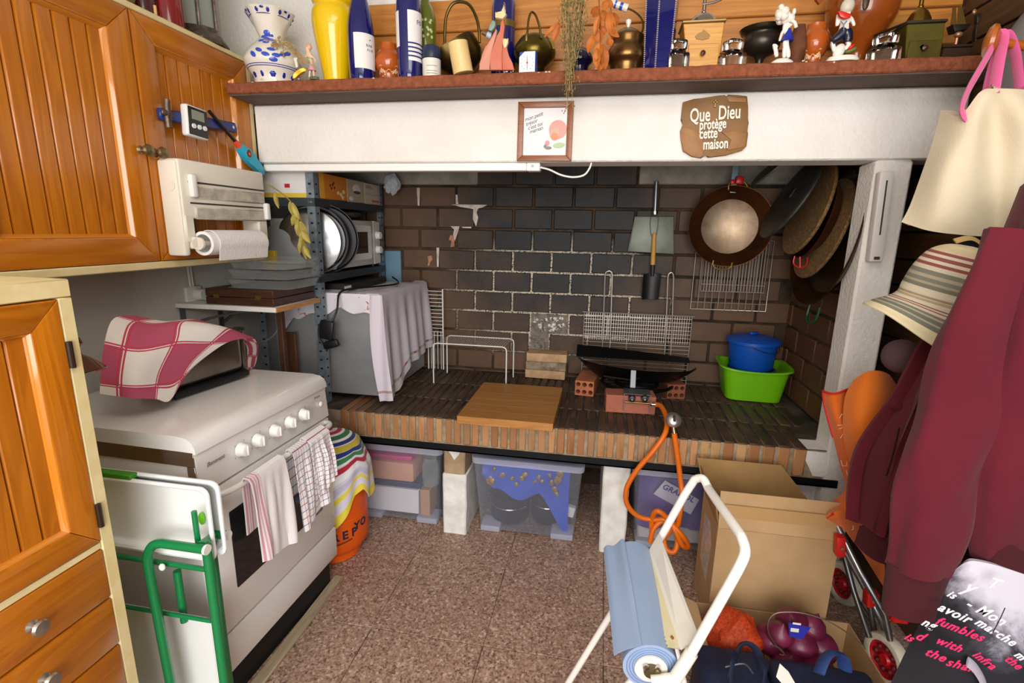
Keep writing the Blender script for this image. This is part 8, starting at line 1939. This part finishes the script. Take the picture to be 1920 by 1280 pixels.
g = MB(); g.tube([P('y', 1.44, *a) for a in ((1790, 452), (1818, 446), (1838, 456), (1846, 478), (1836, 500))], .008, 8, sm=4, flat=.3); part('hat_band', g, M('band_tan', '#b89a62', .8), hat, w=True)
g = MB(); c = P('y', 1.60, 1690, 668); g.ball(c, (.05, .05, .05), 20, 12); solo('mauve_beanie', 'soft mauve grey beanie hanging below the sun hat', 'hat', g, M('mauve_cloth', '#6a5058', .9))
g = MB(); c = P('y', 1.62, 1952, 92); g.ball(c, (.085, .07, .15), 24, 14, Rm('Y', .3)); t = thing('grey_beanie', 'grey fabric beanie at the upper right edge behind the pink handles', 'hat', c-Z*.15); part('fabric', g, M('grey_fabric', '#6f6a68', .9, bump=.3, bs=200), t, w=True)
# dark rippled sheet behind tote and hat
t = thing('dark_sheet', 'dark rippled sheet behind the tote bag', 'coat', (1.04, 1.62, .9))
g = MB(); g.sheet(lambda u, v: (1.10-.03*math.sin(u*9)-.06*math.sin(PI*u)*(.4+.6*v), 1.32+.50*u, 1.74-.45*v), 30, 12, .01); part('cloth', g, M('black_sheet', '#14121a', .9), t, w=True)
# maroon fleece jacket
mar = M('maroon_fleece', '#54091a', .95, col2='#610f21', vs=3, bump=.3, bs=260, sheen=.08); mard = M('maroon_rib', '#3f0814', .95, sheen=.05, bump=.4, bs=300)
jk = thing('maroon_jacket', 'maroon fleece jacket with ribbed cuff hanging at the right edge', 'jacket', P('y', 1.2, 1780, 1100))
rows = [[(1912, 350, 1.34), (1935, 335, 1.27), (1975, 330, 1.22), (2040, 330, 1.22)],
        [(1848, 495, 1.36), (1885, 480, 1.27), (1935, 470, 1.19), (2040, 470, 1.20)],
        [(1778, 598, 1.38), (1832, 590, 1.28), (1900, 580, 1.17), (2040, 580, 1.18)],
        [(1735, 655, 1.39), (1790, 660, 1.29), (1870, 655, 1.17), (2040, 660, 1.17)],
        [(1688, 750, 1.40), (1745, 750, 1.30), (1850, 745, 1.19), (2040, 740, 1.16)],
        [(1634, 850, 1.41), (1705, 850, 1.31), (1830, 850, 1.21), (2040, 850, 1.15)],
        [(1616, 940, 1.41), (1690, 950, 1.32), (1820, 955, 1.22), (2040, 950, 1.15)],
        [(1612, 985, 1.40), (1680, 1005, 1.32), (1815, 1010, 1.22), (2040, 1050, 1.15)]]
CGj = [[P('y', q[2], q[0], q[1]) for q in r] for r in rows]; f0_, W_, H_ = bez(CGj, 10)
def jf(u, v):
    p = Vector(f0_(u, v)); w_ = min(1, v*1.6)
    return p+Vector((0, -.030*math.sin(u*19+v*3+1)*w_-.012*math.sin(u*9-v*11)*w_, 0))
g = MB(); g.sheet(jf, W_, H_, -.03); part('body', g, mar, jk, w=True)
hem = [[CGj[-1][i] for i in range(4)], [P('y', q[2], q[0], q[1]) for q in ((1601, 1018, 1.40), (1660, 1058, 1.31), (1812, 1055, 1.21), (2040, 1150, 1.14))]]
f1_, W1, H1 = bez(hem, 10); g = MB(); g.sheet(f1_, W1, H1, -.026); part('ribbed_hem', g, mard, jk, w=True)
# sleeve
def ring_tube(cent, rads, flat, mat, name, wr=0, seed=0, closed=True):
    pts = smooth([P('y', q[2], q[0], q[1]) for q in cent], 8); n = len(pts); R2 = smooth([Vector((r, 0, 0)) for r in rads], 8)
    g = MB(); rings = []
    for i, p in enumerate(pts):
        d = (pts[min(i+1, n-1)]-pts[max(i-1, 0)]).normalized(); ax = d.cross(Y).normalized(); up = ax.cross(d).normalized(); ring = []
        for k in range(32):
            a = 2*PI*k/32; r = R2[i].x*(1+wr*(noise.noise(Vector((math.cos(a)*1.3, math.sin(a)*1.3, i*.09+seed)))*.9))
            ring.append(g.bm.verts.new(p+ax*(r*math.cos(a))+up*(r*flat*math.sin(a))))
        rings.append(ring)
    g.skin(rings); return part(name, g, mat, jk, w=True)
ring_tube([(1920, 440, 1.14), (1876, 560, 1.125), (1822, 700, 1.115), (1782, 830, 1.11), (1752, 950, 1.115), (1722, 1065, 1.12)], [.068, .074, .082, .080, .076, .068], .55, mar, 'sleeve', .42, 3)
ring_tube([(1722, 1062, 1.12), (1712, 1100, 1.12), (1704, 1148, 1.12)], [.062, .058, .054], .6, mard, 'ribbed_cuff', .03, 1)
ring_tube([(2010, 420, 1.10), (1960, 640, 1.09), (1920, 820, 1.09), (1890, 960, 1.10), (1880, 1040, 1.12)], [.06, .07, .075, .07, .055], .5, mar, 'front_panel', .4, 8)
g = MB(); g.tube([P('y', 1.268, *a) for a in ((1686, 802), (1675, 850), (1662, 892))], .004, 8, sm=4, flat=.5); part('pocket_slit', g, M('pocket_dark', '#2c0a12', .95), jk, w=True)
hem2 = [[P('y', q[2], q[0], q[1]) for q in r] for r in (((1835, 1000, 1.10), (1880, 1010, 1.08), (1925, 1040, 1.08), (2000, 1080, 1.10)), ((1846, 1062, 1.105), (1880, 1085, 1.085), (1925, 1112, 1.085), (2000, 1150, 1.10)))]
f2_, W1, H1 = bez(hem2, 8); g = MB(); g.sheet(f2_, W1, H1, -.02); part('ribbed_hem', g, mard, jk, w=True)
# black printed cloth bag with handwriting
def smoke():
    m, nt, b = newmat('smoky_print'); tc_ = nd(nt, 'ShaderNodeTexCoord'); sp_ = nd(nt, 'ShaderNodeSeparateXYZ'); nt.links.new(tc_.outputs['UV'], sp_.inputs[0])
    n1 = noisen(nt, coords(nt), 9, 6, .65, .6)
    a = nd(nt, 'ShaderNodeMath', operation='MULTIPLY_ADD', i_1=.9); nt.links.new(sp_.outputs[0], a.inputs[0]); nt.links.new(n1, a.inputs[2])
    s_ = nd(nt, 'ShaderNodeMath', operation='MULTIPLY_ADD', i_1=-.85); nt.links.new(sp_.outputs[1], s_.inputs[0]); nt.links.new(a.outputs[0], s_.inputs[2])
    nt.links.new(ramp(nt, s_.outputs[0], [(.48, '#17171f'), (.62, '#3a3944'), (.78, '#a9a6b4'), (.95, '#c9c6d2')]), b.inputs['Base Color']); b.inputs['Roughness'].default_value = .85; return m
pb = thing('printed_shirt', 'dark smoky cloth printed with white and pink handwriting under the jacket', 'shirt', P('y', 1.06, 1800, 1280))
rows = [[(1752, 1120, 1.12), (1800, 1060, 1.09), (1850, 1055, 1.08), (1960, 1090, 1.08)],
        [(1724, 1170, 1.12), (1790, 1150, 1.08), (1860, 1150, 1.07), (1980, 1170, 1.07)],
        [(1696, 1225, 1.12), (1780, 1225, 1.07), (1870, 1225, 1.06), (1990, 1230, 1.06)],
        [(1668, 1285, 1.12), (1770, 1310, 1.07), (1880, 1310, 1.05), (2000, 1310, 1.05)]]
CGp = [[P('y', q[2], q[0], q[1]) for q in r] for r in rows]; f, W_, H_ = bez(CGp, 8); g = MB(); g.sheet(f, W_, H_, -.01); part('cloth', g, smoke(), pb, w=True)
wi, pi_ = M('white_ink', '#e9e6ee', .7), M('pink_ink', '#e02a66', .7)
def wr_(word, px, py, size, mat, ang=-.42, y=1.048, sh=.3):
    r_ = Vector((math.cos(ang), 0, math.sin(ang))); u_ = Vector((-math.sin(ang), 0, math.cos(ang))); part('lettering', lettering(word, size, P('y', y, px, py), r_, u_, .0004, sh, 'LEFT', 1.15, .0006), mat, pb, w=True)
wr_('y', 1803, 1106, .040, wi, -.3); wr_('T', 1846, 1098, .034, wi, -.2); wr_('is', 1774, 1116, .022, wi); wr_('- Mon', 1808, 1135, .030, wi, -.45); wr_('avoir', 1756, 1142, .028, wi, -.36); wr_('marche', 1826, 1168, .026, wi, -.5)
wr_('ng', 1726, 1170, .026, wi, -.3); wr_('fumbles', 1752, 1168, .027, pi_, -.3); wr_('is', 1694, 1196, .024, pi_, -.4, 1.06); wr_('d', 1714, 1196, .030, pi_, -.3, 1.055); wr_('with', 1752, 1204, .026, pi_, -.3); wr_('the', 1732, 1226, .028, pi_, -.3); wr_('shan', 1772, 1246, .028, pi_, -.15); wr_('infra', 1822, 1228, .024, pi_, -.6); wr_('the', 1882, 1236, .024, pi_, -.6); wr_('m', 1900, 1228, .024, wi, -.6)
g = MB(); g.tube([P('y', 1.045, *a) for a in ((1814, 1240), (1828, 1252), (1842, 1275), (1850, 1300))], .011, 8, sm=3, flat=.2); part('pale_brush_stroke', g, M('pale_stroke', '#a9a4b2', .8), pb, w=True)
g = MB(); g.tube([P('y', 1.046, *a) for a in ((1884, 1140), (1876, 1158), (1862, 1185))], .004, 8, sm=3, flat=.2); part('dark_brush_stroke', g, M('dark_stroke', '#231a3a', .8), pb, w=True)
